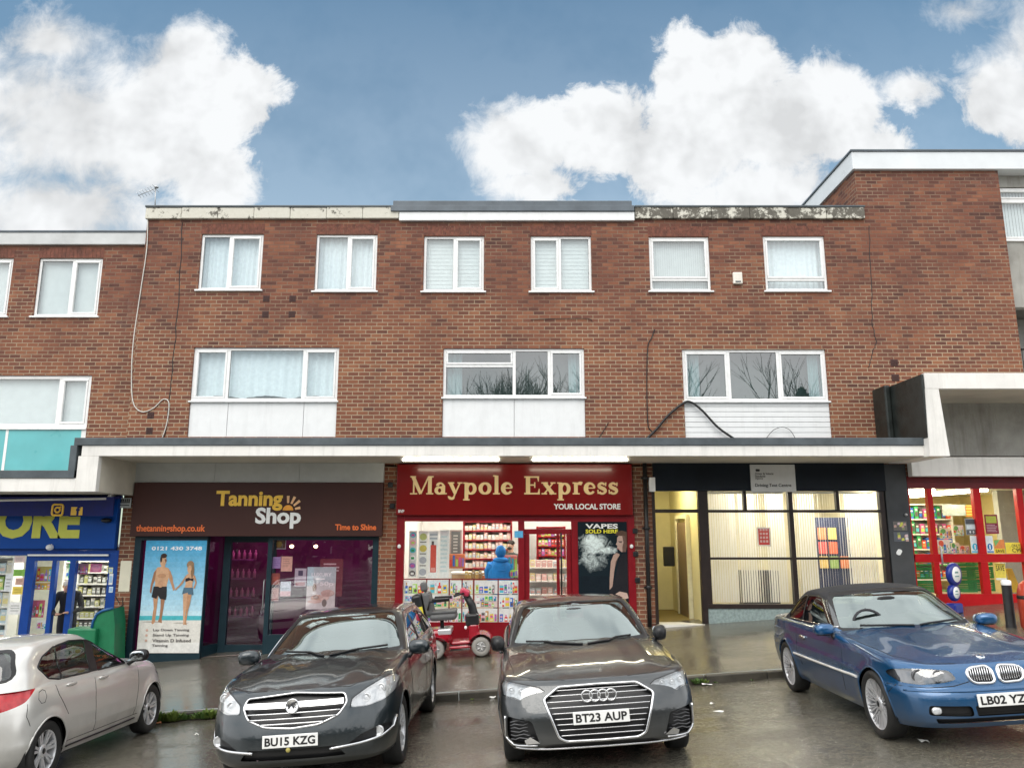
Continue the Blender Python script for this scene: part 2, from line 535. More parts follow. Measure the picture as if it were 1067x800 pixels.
SUN_EL, SUN_AZ = radians(50), radians(-155)     # azimuth from +y towards +x: the sun stands behind the viewer
def world():
    w = bpy.data.worlds.new('World'); SC.world = w
    t = NT(w); t.t.nodes.clear()
    sky = t.n('ShaderNodeTexSky', sky_type='NISHITA', sun_disc=False, sun_elevation=SUN_EL, sun_rotation=SUN_AZ, air_density=1.25, dust_density=.5, ozone_density=1.6)
    G = t.n('ShaderNodeTexCoord').outputs['Generated']
    sp = t.n('ShaderNodeSeparateXYZ'); t.set(sp.inputs[0], G)
    x, y, z = sp.outputs
    yy = t.math('MAXIMUM', y, .12)
    u, v = t.math('DIVIDE', x, yy), t.math('DIVIDE', z, yy)
    uv = t.n('ShaderNodeCombineXYZ'); t.set(uv.inputs[0], u); t.set(uv.inputs[1], v)
    UV = uv.outputs[0]
    # billow the edges
    n1 = t.noise(UV, 5.0, 4, .6, 0, '2D'); n2 = t.noise(UV, 17, 6, .70, .25, '2D'); n3 = t.noise(UV, 2.2, 1, .5, 0, '2D')
    best = None
    for px, py, rx, ry, wt in CLOUDS:
        r = ray(px, py); cu, cv = r.x / r.y, r.z / r.y
        ru = rx / FOC * 1.08 / r.y; rv = ry / FOC * 1.08 / (r.y * r.y)
        ma = t.n('ShaderNodeVectorMath', operation='MULTIPLY_ADD'); t.set(ma.inputs[0], UV)
        ma.inputs[1].default_value = (1 / ru, 1 / rv, 0); ma.inputs[2].default_value = (-cu / ru, -cv / rv, 0)
        ln = t.n('ShaderNodeVectorMath', operation='LENGTH'); t.set(ln.inputs[0], ma.outputs[0])
        g = t.math('MULTIPLY_ADD', ln.outputs['Value'], -wt, wt)
        best = g if best is None else t.math('SMOOTH_MAX', best, g, .20)
    f = best
    f = t.math('ADD', f, t.math('MULTIPLY', t.math('SUBTRACT', n1, .5), .95))
    f = t.math('ADD', f, t.math('MULTIPLY', t.math('SUBTRACT', n2, .5), .80))
    soft = t.rng(n3, .35, .65, .28, .85)
    o = t.n('ShaderNodeMapRange', interpolation_type='SMOOTHSTEP'); t.set(o.inputs[0], f)
    o.inputs[1].default_value = -.02; t.set(o.inputs[2], soft); o.inputs[3].default_value = 0; o.inputs[4].default_value = 1
    ahead = o.outputs[0]
    # overhead and behind: broken bright overcast
    b1 = t.noise(G, 2.3, 3, .6)
    behind = t.rng(b1, .36, .50, .55, 1)
    m = t.n('ShaderNodeMapRange', interpolation_type='SMOOTHSTEP'); t.set(m.inputs[0], y)
    m.inputs[1].default_value = .30; m.inputs[2].default_value = .62; m.inputs[3].default_value = 0; m.inputs[4].default_value = 1
    hi = t.n('ShaderNodeMapRange', interpolation_type='SMOOTHSTEP'); t.set(hi.inputs[0], z)
    hi.inputs[1].default_value = .64; hi.inputs[2].default_value = .76; hi.inputs[3].default_value = 1; hi.inputs[4].default_value = 0
    mh = t.math('MULTIPLY', m.outputs[0], hi.outputs[0])
    cov = t.math('ADD', t.math('MULTIPLY', ahead, mh), t.math('MULTIPLY', behind, t.math('SUBTRACT', 1.0, mh)), clamp=True)
    # light and grey in the clouds
    off = t.n('ShaderNodeVectorMath', operation='ADD'); t.set(off.inputs[0], UV); off.inputs[1].default_value = (.035, .045, 0)
    n1b = t.noise(off.outputs[0], 5.0, 4, .6, 0, '2D')
    lit = t.math('MULTIPLY', t.math('SUBTRACT', n1, n1b), .9)            # side towards the light
    thick = t.rng(f, .15, 1.0, 0, 1)
    base = t.math('ADD', .94, t.math('MULTIPLY', t.math('SUBTRACT', n2, .5), .22))
    base = t.math('ADD', base, lit)
    base = t.math('SUBTRACT', base, t.math('MULTIPLY', t.rng(n3, .36, .66, 0, .17), thick))
    base = t.math('MINIMUM', t.math('MAXIMUM', base, .74), .985)
    lum = t.math('ADD', t.math('MULTIPLY', base, mh), t.math('MULTIPLY', t.math('SUBTRACT', 1.0, mh), t.rng(b1, .3, .7, 1.45, 2.05)))
    cc = t.n('ShaderNodeVectorMath', operation='SCALE'); cc.inputs[0].default_value = (.965, .985, 1.0); t.set(cc.inputs[3], lum)
    # thin haze that pales the blue towards the roofs
    veil = t.math('MULTIPLY', t.rng(v, .85, .30, .02, .32), mh)
    cov = t.math('MAXIMUM', cov, veil)
    bs = t.n('ShaderNodeBackground'); t.set(bs.inputs[0], t.mix(1.0, sky.outputs[0], (.80, 1.08, 1.06), 'MULTIPLY')); bs.inputs[1].default_value = .128
    bc = t.n('ShaderNodeBackground'); t.set(bc.inputs[0], cc.outputs[0]); bc.inputs[1].default_value = 1.0
    mx = t.n('ShaderNodeMixShader'); t.set(mx.inputs[0], cov)
    t.t.links.new(bs.outputs[0], mx.inputs[1]); t.t.links.new(bc.outputs[0], mx.inputs[2])
    out = t.n('ShaderNodeOutputWorld'); t.t.links.new(mx.outputs[0], out.inputs[0])
    w.cycles.sampling_method = 'MANUAL'; w.cycles.sample_map_resolution = 512
world()
sl = bpy.data.lights.new('sun', 'SUN'); sl.energy = 2.0; sl.angle = radians(45); sl.color = (1, .95, .88)
so = bpy.data.objects.new('sun', sl); COL.objects.link(so)
sd = Vector((sin(SUN_AZ) * cos(SUN_EL), cos(SUN_AZ) * cos(SUN_EL), sin(SUN_EL)))
so.rotation_euler = sd.to_track_quat('Z', 'Y').to_euler(); so.location = sd * 60
cd = bpy.data.cameras.new('camera'); co = bpy.data.objects.new('camera', cd); COL.objects.link(co)
co.location = (0, 0, CAM_H); co.rotation_euler = (radians(90) + PITCH, 0, 0)
cd.sensor_width = 36; cd.sensor_fit = 'HORIZONTAL'; cd.lens = 36 * FOC / 1067; cd.clip_start = .05; cd.clip_end = 1000
SC.camera = co
SC.view_settings.view_transform = 'Standard'; SC.view_settings.look = 'None'
SC.view_settings.exposure = 0.0; SC.view_settings.gamma = 1
SC.cycles.max_bounces = 7; SC.cycles.transparent_max_bounces = 12; SC.cycles.diffuse_bounces = 3; SC.cycles.glossy_bounces = 4
SC.cycles.use_denoising = True
SC.cycles.sample_clamp_indirect = 5

# ================================================================== the terrace
FY = 14.15                                    # front edge of the canopy
def R(x0, x1, y0, y1, Y=WY):
    ym = (y0 + y1) / 2
    return at(x0, ym, Y).x, at(x1, ym, Y).x, at(533, y1, Y).z, at(533, y0, Y).z

def wall(mb, X0, X1, Z0, Z1, holes, Y=WY, dep=.16):
    xs = sorted({X0, X1, *[h[0] for h in holes], *[h[1] for h in holes]})
    zs = sorted({Z0, Z1, *[h[2] for h in holes], *[h[3] for h in holes]})
    xs = [x for x in xs if X0 <= x <= X1]; zs = [z for z in zs if Z0 <= z <= Z1]
    for a, b in zip(xs, xs[1:]):
        for c, d in zip(zs, zs[1:]):
            mx, mz = (a + b) / 2, (c + d) / 2
            if any(h[0] < mx < h[1] and h[2] < mz < h[3] for h in holes): continue
            mb.poly([(a, Y, c), (b, Y, c), (b, Y, d), (a, Y, d)])
    for h in holes:
        a, b, c, d = h[:4]; mb.mi = 1
        a = max(a, X0); b = min(b, X1)
        for q in (((a, c), (b, c)), ((b, c), (b, d)), ((b, d), (a, d)), ((a, d), (a, c))):
            (p, r), (s_, u_) = q
            mb.poly([(p, Y, r), (s_, Y, u_), (s_, Y + dep, u_), (p, Y + dep, r)])
        mb.mi = 0

def ring(mb, x0, x1, z0, z1, w, y0, y1, b=.008):
    mb.box(x0, x1, y0, y1, z1 - w, z1, b=b); mb.box(x0, x1, y0, y1, z0, z0 + w, b=b)
    mb.box(x0, x0 + w, y0 + .001, y1 - .001, z0 + w, z1 - w, b=b); mb.box(x1 - w, x1, y0 + .001, y1 - .001, z0 + w, z1 - w, b=b)

def net(parent, x0, x1, z0, z1, Y, m, amp=.013, folds=9, gather=False, name='net_curtain'):
    mb = MB(); mb.sm = True
    n = int(folds * 8)
    top, bot = [], []
    ph = random.random() * 6
    for i in range(n + 1):
        t = i / n; x = x0 + (x1 - x0) * t
        a = amp * (sin(t * folds * 2 * pi + ph) + .5 * sin(t * folds * 3.3 + ph))
        zb = z0
        if gather: zb = z0 + (z1 - z0) * .06 * abs(sin(t * pi * 3))
        top.append((x, Y + a * .6, z1)); bot.append((x + a * .4, Y + a, zb))
    b = len(mb.v); mb.v.extend(Vector(p) for p in top); mb.v.extend(Vector(p) for p in bot)
    for i in range(n): mb.face((b + i, b + i + 1, b + n + 2 + i, b + n + 1 + i))
    return mb.build(name, m, parent)

ROOMS = MB()
def window(bld, rect, mull=(), tran=None, sill=True, glassm=None, curtain='net', label=None, fw=.055, sash=(), Y=WY):
    """white framed window: frame part with panes, sill and whatever hangs behind as sub-parts"""
    x0, x1, z0, z1 = rect
    fr = MB()
    ya, yb = Y + .035, Y + .105
    ring(fr, x0, x1, z0, z1, fw, ya, yb)
    cuts = [x0] + list(mull) + [x1]
    cells = []
    for i, (a, b) in enumerate(zip(cuts, cuts[1:])):
        a2 = a + (fw if i == 0 else fw * .55); b2 = b - (fw if i == len(cuts) - 2 else fw * .55)
        if i: fr.box(a - fw * .55, a + fw * .55, ya + .002, yb - .002, z0 + fw, z1 - fw, b=.006)
        tz = tran.get(i) if tran else None
        if tz:
            fr.box(a2, b2, ya + .004, yb - .004, tz - fw * .5, tz + fw * .5, b=.006)
            cells += [(a2, b2, z0 + fw, tz - fw * .5, i), (a2, b2, tz + fw * .5, z1 - fw, i + 10)]
        else: cells.append((a2, b2, z0 + fw, z1 - fw, i))
    for a, b, c, d, i in cells:
        if i in sash:
            ring(fr, a, b, c, d, .042, ya - .012, yb - .01, b=.01)
    w = fr.build('window', M_WHITE, bld, label)
    for a, b, c, d, i in cells:
        g = MB(); k = .03 if i in sash else -.004
        g.poly([(a + k, Y + .066, c + k), (b - k, Y + .066, c + k), (b - k, Y + .066, d - k), (a + k, Y + .066, d - k)])
        g.build('pane', glassm or M_GLASS, w)
        gk = MB(); ring(gk, a + k - .006, b - k + .006, c + k - .006, d - k + .006, .014, Y + .058, Y + .07, b=0)
        gk.build('gasket', M_BLACK, w)
    if sill:
        s = MB(); s.box(x0 - .05, x1 + .05, Y - .045, Y + .034, z0 - .035, z0 + .002, b=.008); s.build('sill', M_WHITE, w)
    if curtain == 'net': net(w, x0 + .03, x1 - .03, z0 + .02, z1 - .03, Y + .20, M_NET, folds=random.randint(9, 14))
    elif curtain == 'swag': net(w, x0 + .03, x1 - .03, z0 + .08, z1 - .03, Y + .20, M_NET, .018, 17, True)
    elif curtain == 'blind':
        b = MB()
        n = 14; zz = [z0 + .03 + (z1 - z0 - .06) * i / n for i in range(n + 1)]
        for a, c in zip(zz, zz[1:]): b.poly([(x0 + .03, Y + .15, a), (x1 - .03, Y + .15, a), (x1 - .03, Y + .156, c), (x0 + .03, Y + .156, c)])
        b.build('blind', M_BLIND, w)
    elif curtain == 'half':
        net(w, x0 + .03, x0 + .03 + (x1 - x0) * .12, z0 + .02, z1 - .03, Y + .2, M_NET, .03, 3, name='curtain')
        net(w, x1 - .03 - (x1 - x0) * .10, x1 - .03, z0 + .02, z1 - .03, Y + .2, M_NET, .03, 3, name='curtain')
    elif curtain == 'stripe':
        b = MB(); b.sm = False
        n = 26
        for i in range(n):
            a = x0 + .03 + (x1 - x0 - .06) * i / n; c = x0 + .03 + (x1 - x0 - .06) * (i + 1.02) / n
            b.poly([(a, Y + .15, z0 + .02), (c, Y + .163, z0 + .02), (c, Y + .163, z1 - .03), (a, Y + .15, z1 - .03)])
        b.build('vertical_blind', M_BLIND, w)
    ROOMS.box(x0 - .3, x1 + .3, Y + .3, Y + 2.4, z0 - .3, z1 + .2)
    return w

def coursed(mb, x0, x1, z0, h=.225, Y=WY):
    """soldier course standing 4 mm proud"""
    n = max(1, round((x1 - x0) / .0825)); d = (x1 - x0) / n
    for i in range(n): mb.box(x0 + i * d + .006, x0 + (i + 1) * d - .006, Y - .004, Y + .02, z0, z0 + h)

# --- main block
main = thing('terrace_building', 'three storey brown brick terrace block with flat roof above the middle shops', 'building', (0, WY, 0))
MX0 = at(154.5, 220, WY).x; MX1 = at(908, 350, WY).x; TX0 = at(890, 178, WY).x
zTop = az(229); zS = az(486); zC = az(216)
upper = [R(208, 273, 244, 302), R(328.5, 392.5, 244.3, 303.3), R(441.3, 504.3, 246, 303.6), R(553, 616.3, 246, 303.6), R(676.8, 739.8, 246.7, 303.2), R(796.5, 861, 246, 303)]
zu1 = upper[3][3]; zu0 = upper[3][2]
M1, M2, M3 = R(198.5, 351.5, 362, 455), R(461.3, 609.5, 363, 455), R(712.5, 863.5, 364, 456)
wm = MB()
holes = upper + [M1, M2, M3]
wall(wm, MX0, MX1, zS, zTop, holes)
wm.poly([(MX0, WY, zS), (MX0, WY + 9, zS), (MX0, WY + 9, zTop), (MX0, WY, zTop)])
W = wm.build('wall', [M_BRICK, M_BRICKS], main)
for u in upper:
    sc_ = MB(); coursed(sc_, u[0] - .02, u[1] + .02, u[3] + .008)
    sc_.build('brick_lintel', mat('soldier_brick', (.150, .056, .038), .85, var=.5, scale=11, bump=.3), main)
window(main, upper[0], [ax(238.4, 273)], sash=(1,), label='top floor window with draped net curtain, far left')
window(main, upper[1], [ax(362.5, 273)], sash=(1,))
window(main, upper[2], [ax(473.5, 274)], sash=(1,), curtain='blind')
window(main, upper[3], [ax(583.4, 274)], sash=(0,), curtain='blind')
window(main, upper[4], (), {0: az(291)}, sash=(10,), curtain='stripe')
window(main, upper[5], (), {0: az(291)}, sash=(10,), curtain='net')
def bay(rect, wz, mull, tran, sash, curtain, glassm, ribs=False, seams=()):
    x0, x1, z0, z1 = rect
    w = window(main, (x0, x1, wz, z1), mull, tran, sill=False, glassm=glassm, curtain=curtain, sash=sash, fw=.06)
    p = MB()
    if ribs:
        n = 7; dz = (wz - z0) / n
        for i in range(n): p.box(x0, x1, WY + .03 + .004 * 0, WY + .10, z0 + i * dz + .004, z0 + (i + 1) * dz - .002, b=.008)
    else:
        xs = [x0] + list(seams) + [x1]
        for a, b in zip(xs, xs[1:]): p.box(a + .004, b - .004, WY + .03, WY + .09, z0, wz - .012, b=.006)
    p.box(x0 + .001, x1 - .001, WY + .09, WY + .12, z0, wz - .012)
    p.build('infill_panel', M_PANEL, w)
    s = MB(); s.box(x0 - .03, x1 + .03, WY - .03, WY + .06, wz - .03, wz + .004, b=.008); s.build('sill', M_WHITE, w)
bay(M1, az(417.6), [ax(236.7, 390), ax(316, 390)], None, (0, 2), 'swag', M_GLASS, seams=[ax(236.7, 430), ax(316, 430)])
bay(M2, az(414), [ax(535.8, 390), ax(572.5, 390)], {0: az(380.8)}, (2, 10), 'half', M_GLASSM, seams=[ax(535.8, 430)])
bay(M3, az(418), [ax(760, 390), ax(812, 390)], None, (0, 2), 'half', M_GLASSM, ribs=True)
# roof and copings
rf = MB(); rf.box(MX0 + .02, TX0 + .6, WY + .1, WY + 9, zTop - .1, zTop + .05); rf.build('roof', M_FELT, main)
xa, xb, xc = MX0 - .03, ax(416, 226), ax(661, 226)
xd = at(900, 226, WY).x
for a, b in ((xa, xb), (xc, xd)):
    cp = MB(); n = int((b - a) / .9) + 1
    for i in range(n):
        p, q = a + (b - a) * i / n, a + (b - a) * (i + 1) / n
        dz = random.uniform(-.012, .012)
        cp.box(p + .003, q - .003, WY - .07 + random.uniform(-.006, .006), WY + .25, zTop + .005 + dz * .3, zC - .03 + dz, b=.012)
    cp.build('coping', M_PEEL, main)
for a, b in ((xa - .01, xb), (xc, xd + .01)):
    cq = MB(); cq.box(a, b, WY - .085, WY + .3, zC - .028, zC + .012, b=.006)
    cq.build('coping_edge', M_GREYTRIM, main)
cw = MB(); cw.box(xb + .01, xc - .01, WY - .075, WY + .02, az(231), az(222.3), b=.006); cw.build('fascia_strip', M_PANEL, main)
up = MB(); up.box(at(408, 216, WY).x, at(660, 216, WY).x, WY - .11, WY + .3, az(222), az(216), b=.01)
up.box(at(410, 213, WY).x, at(658, 213, WY).x, WY - .06, WY + .3, az(216) + .002, az(210.3), b=.01); up.build('roof_upstand', M_LEAD, main)
# air bricks
for px, py in ((277.5, 311.3), (304.9, 311.3), (276.5, 327.5), (304.2, 327.5), (157, 432.7), (155.6, 448.7)):
    v = MB(); c = at(px, py, WY)
    v.box(c.x - .07, c.x + .07, WY - .006, WY + .03, c.z - .07, c.z + .07, b=.006)
    for i in range(4):
        for j in range(4):
            v.box(c.x - .055 + i * .03, c.x - .035 + i * .03, WY - .012, WY - .004, c.z - .055 + j * .03, c.z - .035 + j * .03)
    v.build('air_brick', M_VENT, main)
# stain cracks as thin dark joints in the brickwork
def crack(pts, parent, w=.008):
    mb = MB(); P = []
    for (a, b), (c, d) in zip(pts, pts[1:]):
        k = 8
        for i in range(k): P.append((a + (c - a) * i / k, b + (d - b) * i / k))
    P.append(pts[-1])
    mb.tube([at(x + random.uniform(-.8, .8), y, WY) + Vector((0, -.001, 0)) for x, y in P], w, 5); mb.build('wall_crack', M_BLACK, parent)
crack([(190, 232), (187, 300), (182, 360), (176, 420), (172, 455)], main, .009)
crack([(905, 235), (908, 300), (909, 340), (913, 356), (908, 372), (905, 383)], main, .008)
# canopy
def XF(px, py=465): return at(px, py, FY).x
def ZF(py): return at(533, py, FY).z
can = MB()
cx0, cx1 = XF(101, 495), XF(968, 470)
zsof, zg, zt = ZF(475), ZF(464), ZF(456)
can.box(XF(85, 470), cx1, FY, FY + .12, zsof, zg, b=.008)
can.box(XF(79, 500), cx0, FY - .002, FY + .12, ZF(512), zsof - .001, b=.006)
can.box(-16, XF(79, 500) - .001, FY, FY + .12, ZF(512), ZF(498), b=.006)
C1 = can.build('canopy', M_RENDER, main)
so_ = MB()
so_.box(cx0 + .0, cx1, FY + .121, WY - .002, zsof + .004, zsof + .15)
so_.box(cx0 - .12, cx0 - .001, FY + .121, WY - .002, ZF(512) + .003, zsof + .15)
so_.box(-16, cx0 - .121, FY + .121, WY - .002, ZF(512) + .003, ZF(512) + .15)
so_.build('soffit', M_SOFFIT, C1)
tr = MB()
tr.box(XF(78, 460), cx1 + .02, FY - .025, WY - .003, zg + .001, zt, b=.008)
tr.box(XF(72.5, 480), XF(79.5, 480), FY - .026, FY + .6, ZF(498) + .001, zg, b=.006)
tr.box(-16, XF(79.5, 480), FY - .024, FY + .6, ZF(498) + .001, ZF(490), b=.006)
tr.build('edge_trim', M_GREYTRIM, C1)

# --- left block
lb = thing('low_brick_building', 'lower brown brick building with teal window panels at the left edge', 'building', (-9, WY, 0))
LY = WY + .14
lz1 = az(256, LY)
LX1 = MX0
wl = MB()
l1, l0 = R(37.5, 104.3, 269, 329.5, LY), R(-58, 10.5, 269, 329.5, LY)
l2 = R(-60, 90.7, 391, 490, LY)
wall(wl, -19, LX1, zS, lz1, [l0, l1, l2], LY)
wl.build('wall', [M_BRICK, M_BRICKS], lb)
for u in (l0, l1):
    sc2 = MB(); coursed(sc2, u[0] - .02, u[1] + .02, u[3] + .008, Y=LY)
    sc2.build('brick_lintel', MATS['soldier_brick'], lb)
window(lb, l1, [ax(73.5, 300, LY)], sash=(1,), curtain='stripe', Y=LY)
window(lb, l0, [ax(-24, 300, LY)], sash=(1,), curtain='stripe', Y=LY)
wz = az(445, LY)
w = window(lb, (l2[0], l2[1], wz, l2[3]), [ax(60.5, 420, LY)], None, sill=False, sash=(1,), curtain='stripe', Y=LY, fw=.075)
tp = MB()
for a, b in ((l2[0], ax(3, 470, LY)), (ax(6, 470, LY), ax(82, 470, LY))): tp.box(a, b, LY + .02, LY + .07, l2[2], wz - .05)
tp.build('infill_panel', M_TEAL, w)
tq = MB(); tq.box(l2[0], l2[1], LY - .02, LY + .08, wz - .05, wz - .003, b=.006); tq.box(ax(82, 470, LY) + .002, l2[1], LY + .02, LY + .08, l2[2], wz - .051)
tq.box(ax(3, 470, LY) + .002, ax(6, 470, LY) - .002, LY + .015, LY + .06, l2[2], wz - .051); tq.build('sill', M_WHITE, w)
lc = MB(); lc.box(-19, LX1 - .01, LY - .07, LY + .3, lz1 + .004, az(243.5, LY), b=.01); lc.build('coping', mat('grey_white_fascia', (.52, .53, .53), .5, var=.12, scale=2, dirt=.35), lb)
lt = MB(); lt.box(-19, LX1 - .01, LY - .09, LY + 6, az(243.5, LY) + .003, az(241.5, LY), b=.006); lt.build('roof', M_LEAD, lb)

# --- tall block to the right
rb = thing('tall_brick_building', 'taller brown brick block with white roof fascia at the right edge', 'building', (11, WY, 0))
rz = az(178); rzt = az(160)
RX1 = at(1050, 260, WY).x
wr = MB()
wall(wr, MX1, RX1, az(500), rz, [])
wr.poly([(TX0, WY, zTop), (MX1, WY, zTop), (MX1, WY, rz), (TX0, WY, rz)])
wr.mi = 1
wr.poly([(TX0, WY, zTop - .2), (TX0, WY + 10, zTop - .2), (TX0, WY + 10, rz), (TX0, WY, rz)])
wr.build('wall', [M_BRICK, M_BRICKS], rb)
rfb = MB(); rfb.box(TX0 - .06, 22, WY - .08, WY + 10, rz + .003, rzt, b=.01); rfb.build('roof_fascia', mat('white_fascia_metal', (.66, .69, .71), .3, var=.07, scale=1.5, dirt=.1, coat=.3), rb)
rfc = MB(); rfc.box(TX0 - .09, 22, WY - .11, WY + 10, rzt + .002, rzt + .045, b=.006); rfc.build('roof', M_LEAD, rb)
for px, py in ((931.8, 378), (933, 393.6)):
    v = MB(); c = at(px, py, WY); v.box(c.x - .08, c.x + .08, WY - .006, WY + .03, c.z - .075, c.z + .075, b=.006)
    for i in range(4):
        for j in range(4): v.box(c.x - .06 + i * .034, c.x - .035 + i * .034, WY - .012, WY - .004, c.z - .06 + j * .03, c.z - .04 + j * .03)
    v.build('air_brick', M_VENT, rb)
PY_ = WY + .25                                  # recessed concrete bay beyond the brick pier
cb_ = MB()
cb_.box(RX1 + .001, 20, PY_, PY_ + .2, az(195, PY_), rz)
cb_.box(RX1 + .001, 20, PY_, PY_ + .2, az(320, PY_), az(251, PY_)); cb_.build('concrete_panel', M_CONC, rb)
window(rb, (RX1 + .01, RX1 + 1.9, az(250.5, PY_), az(195.5, PY_)), [RX1 + .95], {0: az(208, PY_)}, sash=(0, 10), curtain='stripe', Y=PY_)
bl = MB(); bl.box(RX1 + .001, 20, PY_ + 1.0, PY_ + 1.1, az(400), az(320, PY_)); bl.build('balcony_wall', mat('grey_render', (.30, .30, .28), .8), rb)  # plain grey render in one even tone
rl = MB()
for i in range(18): rl.cyl((RX1 + .05 + i * .11, PY_ - .05, az(388)), (RX1 + .05 + i * .11, PY_ - .05, az(362)), .009, n=6)
rl.tube([(RX1 + .02, PY_ - .05, az(361.5)), (RX1 + 2.2, PY_ - .05, az(361.5))], .02, 8); rl.build('balcony_railing', M_BLACK, rb)
# right canopy
RF = 13.95
def XR(px, py): return at(px, py, RF).x
def ZR(py): return at(533, py, RF).z
rc = MB(); x0 = XR(964, 400)
rc.box(x0, 20, RF, RF + .12, ZR(405), ZR(388.5), b=.01)
# leaning white cheek
a, b, c, d = at(964, 405, RF), at(978, 405, RF), at(990, 475, RF), at(969, 475, RF)
rc.prism([a, b, c, d], (0, .12, 0)); rc.prism([Vector((a.x, RF + .12, a.z)), Vector((b.x, RF + .12, b.z)), Vector((c.x, RF + .12, c.z)), Vector((d.x, RF + .12, d.z))], (0, WY - RF - .3, 0))
C2 = rc.build('canopy', M_RENDER, rb)
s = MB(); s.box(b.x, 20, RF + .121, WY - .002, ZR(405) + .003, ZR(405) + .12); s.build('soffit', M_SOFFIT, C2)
s = MB(); s.box(b.x - .1, 20, WY - .12, WY - .004, az(475.5), ZR(405) + .002); s.build('concrete_panel', M_CONC, C2)
s = MB(); s.box(at(942, 486, WY).x, 20, WY - .30, WY - .125, az(496, WY - .3), az(476, WY - .3), b=.008); s.build('fascia_board', M_RENDER, C2)
fb = MB()
fb.bbox(x0 - .05, x0 - .001, RF + .02, WY - .01, zt - .02, ZR(389.5), None, .01)
fb.bbox(x0 - .17, x0 - .052, WY - .55, WY - .005, zt - .02, ZR(389.5) + .02, None, .03); fb.build('side_flashing', M_FELT, C2)

ROOMS.build('interior_wall', M_ROOM, main)
# ================================================================== ground floor
GOODS = goods_mat()
PRINT = goods_mat('printed_sheet', .35)
FLOORZ = lambda x: pave_z(x, WY) + .03
def stroke(mb, pts, ws, Y, d=.012):
    """pen stroke with changing width in the x-z plane"""
    L, Rr = [], []
    for i, (x, z) in enumerate(pts):
        a = pts[max(i - 1, 0)]; b = pts[min(i + 1, len(pts) - 1)]
        dx, dz = b[0] - a[0], b[1] - a[1]; l = sqrt(dx * dx + dz * dz) or 1
        w = (ws[i] if isinstance(ws, (list, tuple)) else ws) / 2
        L.append((x - dz / l * w, z + dx / l * w)); Rr.append((x + dz / l * w, z - dx / l * w))
    for i in range(len(pts) - 1):
        mb.prism([(L[i][0], Y, L[i][1]), (L[i + 1][0], Y, L[i + 1][1]), (Rr[i + 1][0], Y, Rr[i + 1][1]), (Rr[i][0], Y, Rr[i][1])], (0, d, 0))

def arc(cx, cz, rx, rz, a0, a1, n=14): return [(cx + rx * cos(radians(a0 + (a1 - a0) * i / n)), cz + rz * sin(radians(a0 + (a1 - a0) * i / n))) for i in range(n + 1)]
def GL(c):
    """bold old-style serif letters drawn as strokes: (points, widths) in em units"""
    S = .15; T = .06; H = .05
    def bar(x0, x1, z, w=H): return ([(x0, z), (x1, z)], w)
    if c == 'M': return .98, [([(.16, .03), (.16, .68)], T), ([(.13, .69), (.44, .02)], [S, S * .8]), ([(.44, .02), (.74, .69)], [T, T]), ([(.80, .0), (.80, .72)], S), bar(.02, .30, .025), bar(.66, .94, .025), bar(.02, .24, .70), bar(.72, .94, .70)]
    if c == 'a': return .54, [(arc(.21, .155, .135, .125, 40, 400, 20), [.07 + .07 * abs(cos(radians(40 + i * 18))) for i in range(21)]), ([(.36, .0), (.36, .34)], .14), (arc(.24, .32, .12, .12, 5, 175), [.12, .1, .08, .07, .07, .07, .07, .07, .08, .09, .1, .11, .11, .11, .11]), bar(.36, .50, .03)]
    if c == 'y': return .58, [([(.10, .46), (.30, .03)], [.15, .13]), ([(.48, .46), (.24, -.10)], T), (arc(.15, -.10, .09, .07, 0, -200), [.07, .08, .09, .1, .1, .1, .1, .1, .1, .1, .1, .1, .11, .11, .1]), bar(.0, .25, .455), bar(.38, .58, .455)]
    if c == 'p': return .62, [([(.16, -.22), (.16, .47)], S), (arc(.33, .225, .16, .195, -175, 175, 22), [.07 + .08 * abs(cos(radians(-175 + i * 16))) for i in range(23)]), bar(.03, .29, -.215), bar(.03, .16, .45)]
    if c == 'o': return .57, [(arc(.28, .235, .18, .20, 0, 360, 24), [.075 + .085 * abs(cos(radians(i * 15))) for i in range(25)])]
    if c == 'l': return .33, [([(.165, .0), (.165, .75)], S), bar(.03, .30, .025), bar(.03, .165, .735)]
    if c == 'e': return .53, [(arc(.27, .235, .17, .20, 5, 325, 24), [.07 + .09 * max(0, -cos(radians(5 + i * 13.3))) + .02 for i in range(25)]), bar(.14, .46, .25, .045)]
    if c == 'E': return .72, [([(.18, .0), (.18, .72)], .17), bar(.03, .62, .03, .06), bar(.03, .60, .69, .06), bar(.2, .45, .37, .055), ([(.60, .0), (.63, .22)], [.1, .03]), ([(.58, .72), (.60, .51)], [.1, .03]), ([(.45, .26), (.45, .48)], .05)]
    if c == 'x': return .60, [([(.12, .45), (.45, .02)], .155), ([(.46, .45), (.11, .02)], T), bar(.0, .26, .455), bar(.36, .56, .455), bar(.0, .22, .025), bar(.32, .59, .025)]
    if c == 'r': return .46, [([(.16, .0), (.16, .47)], S), bar(.03, .31, .025), bar(.03, .16, .45), (arc(.33, .33, .12, .11, 150, 50, 8), [.06, .08, .1, .12, .13, .14, .14, .14, .12])]
    if c == 's': return .45, [(arc(.21, .335, .11, .105, 20, 200, 10) + arc(.22, .13, .125, .10, 70, -160, 12), [.06, .08, .09, .09, .09, .09, .1, .12, .13, .14, .14, .15, .15, .14, .13, .12, .1, .09, .085, .085, .085, .09, .1, .1]), ([(.36, .33), (.37, .47)], .05), ([(.06, .02), (.05, .18)], .05)]
    return .28, []
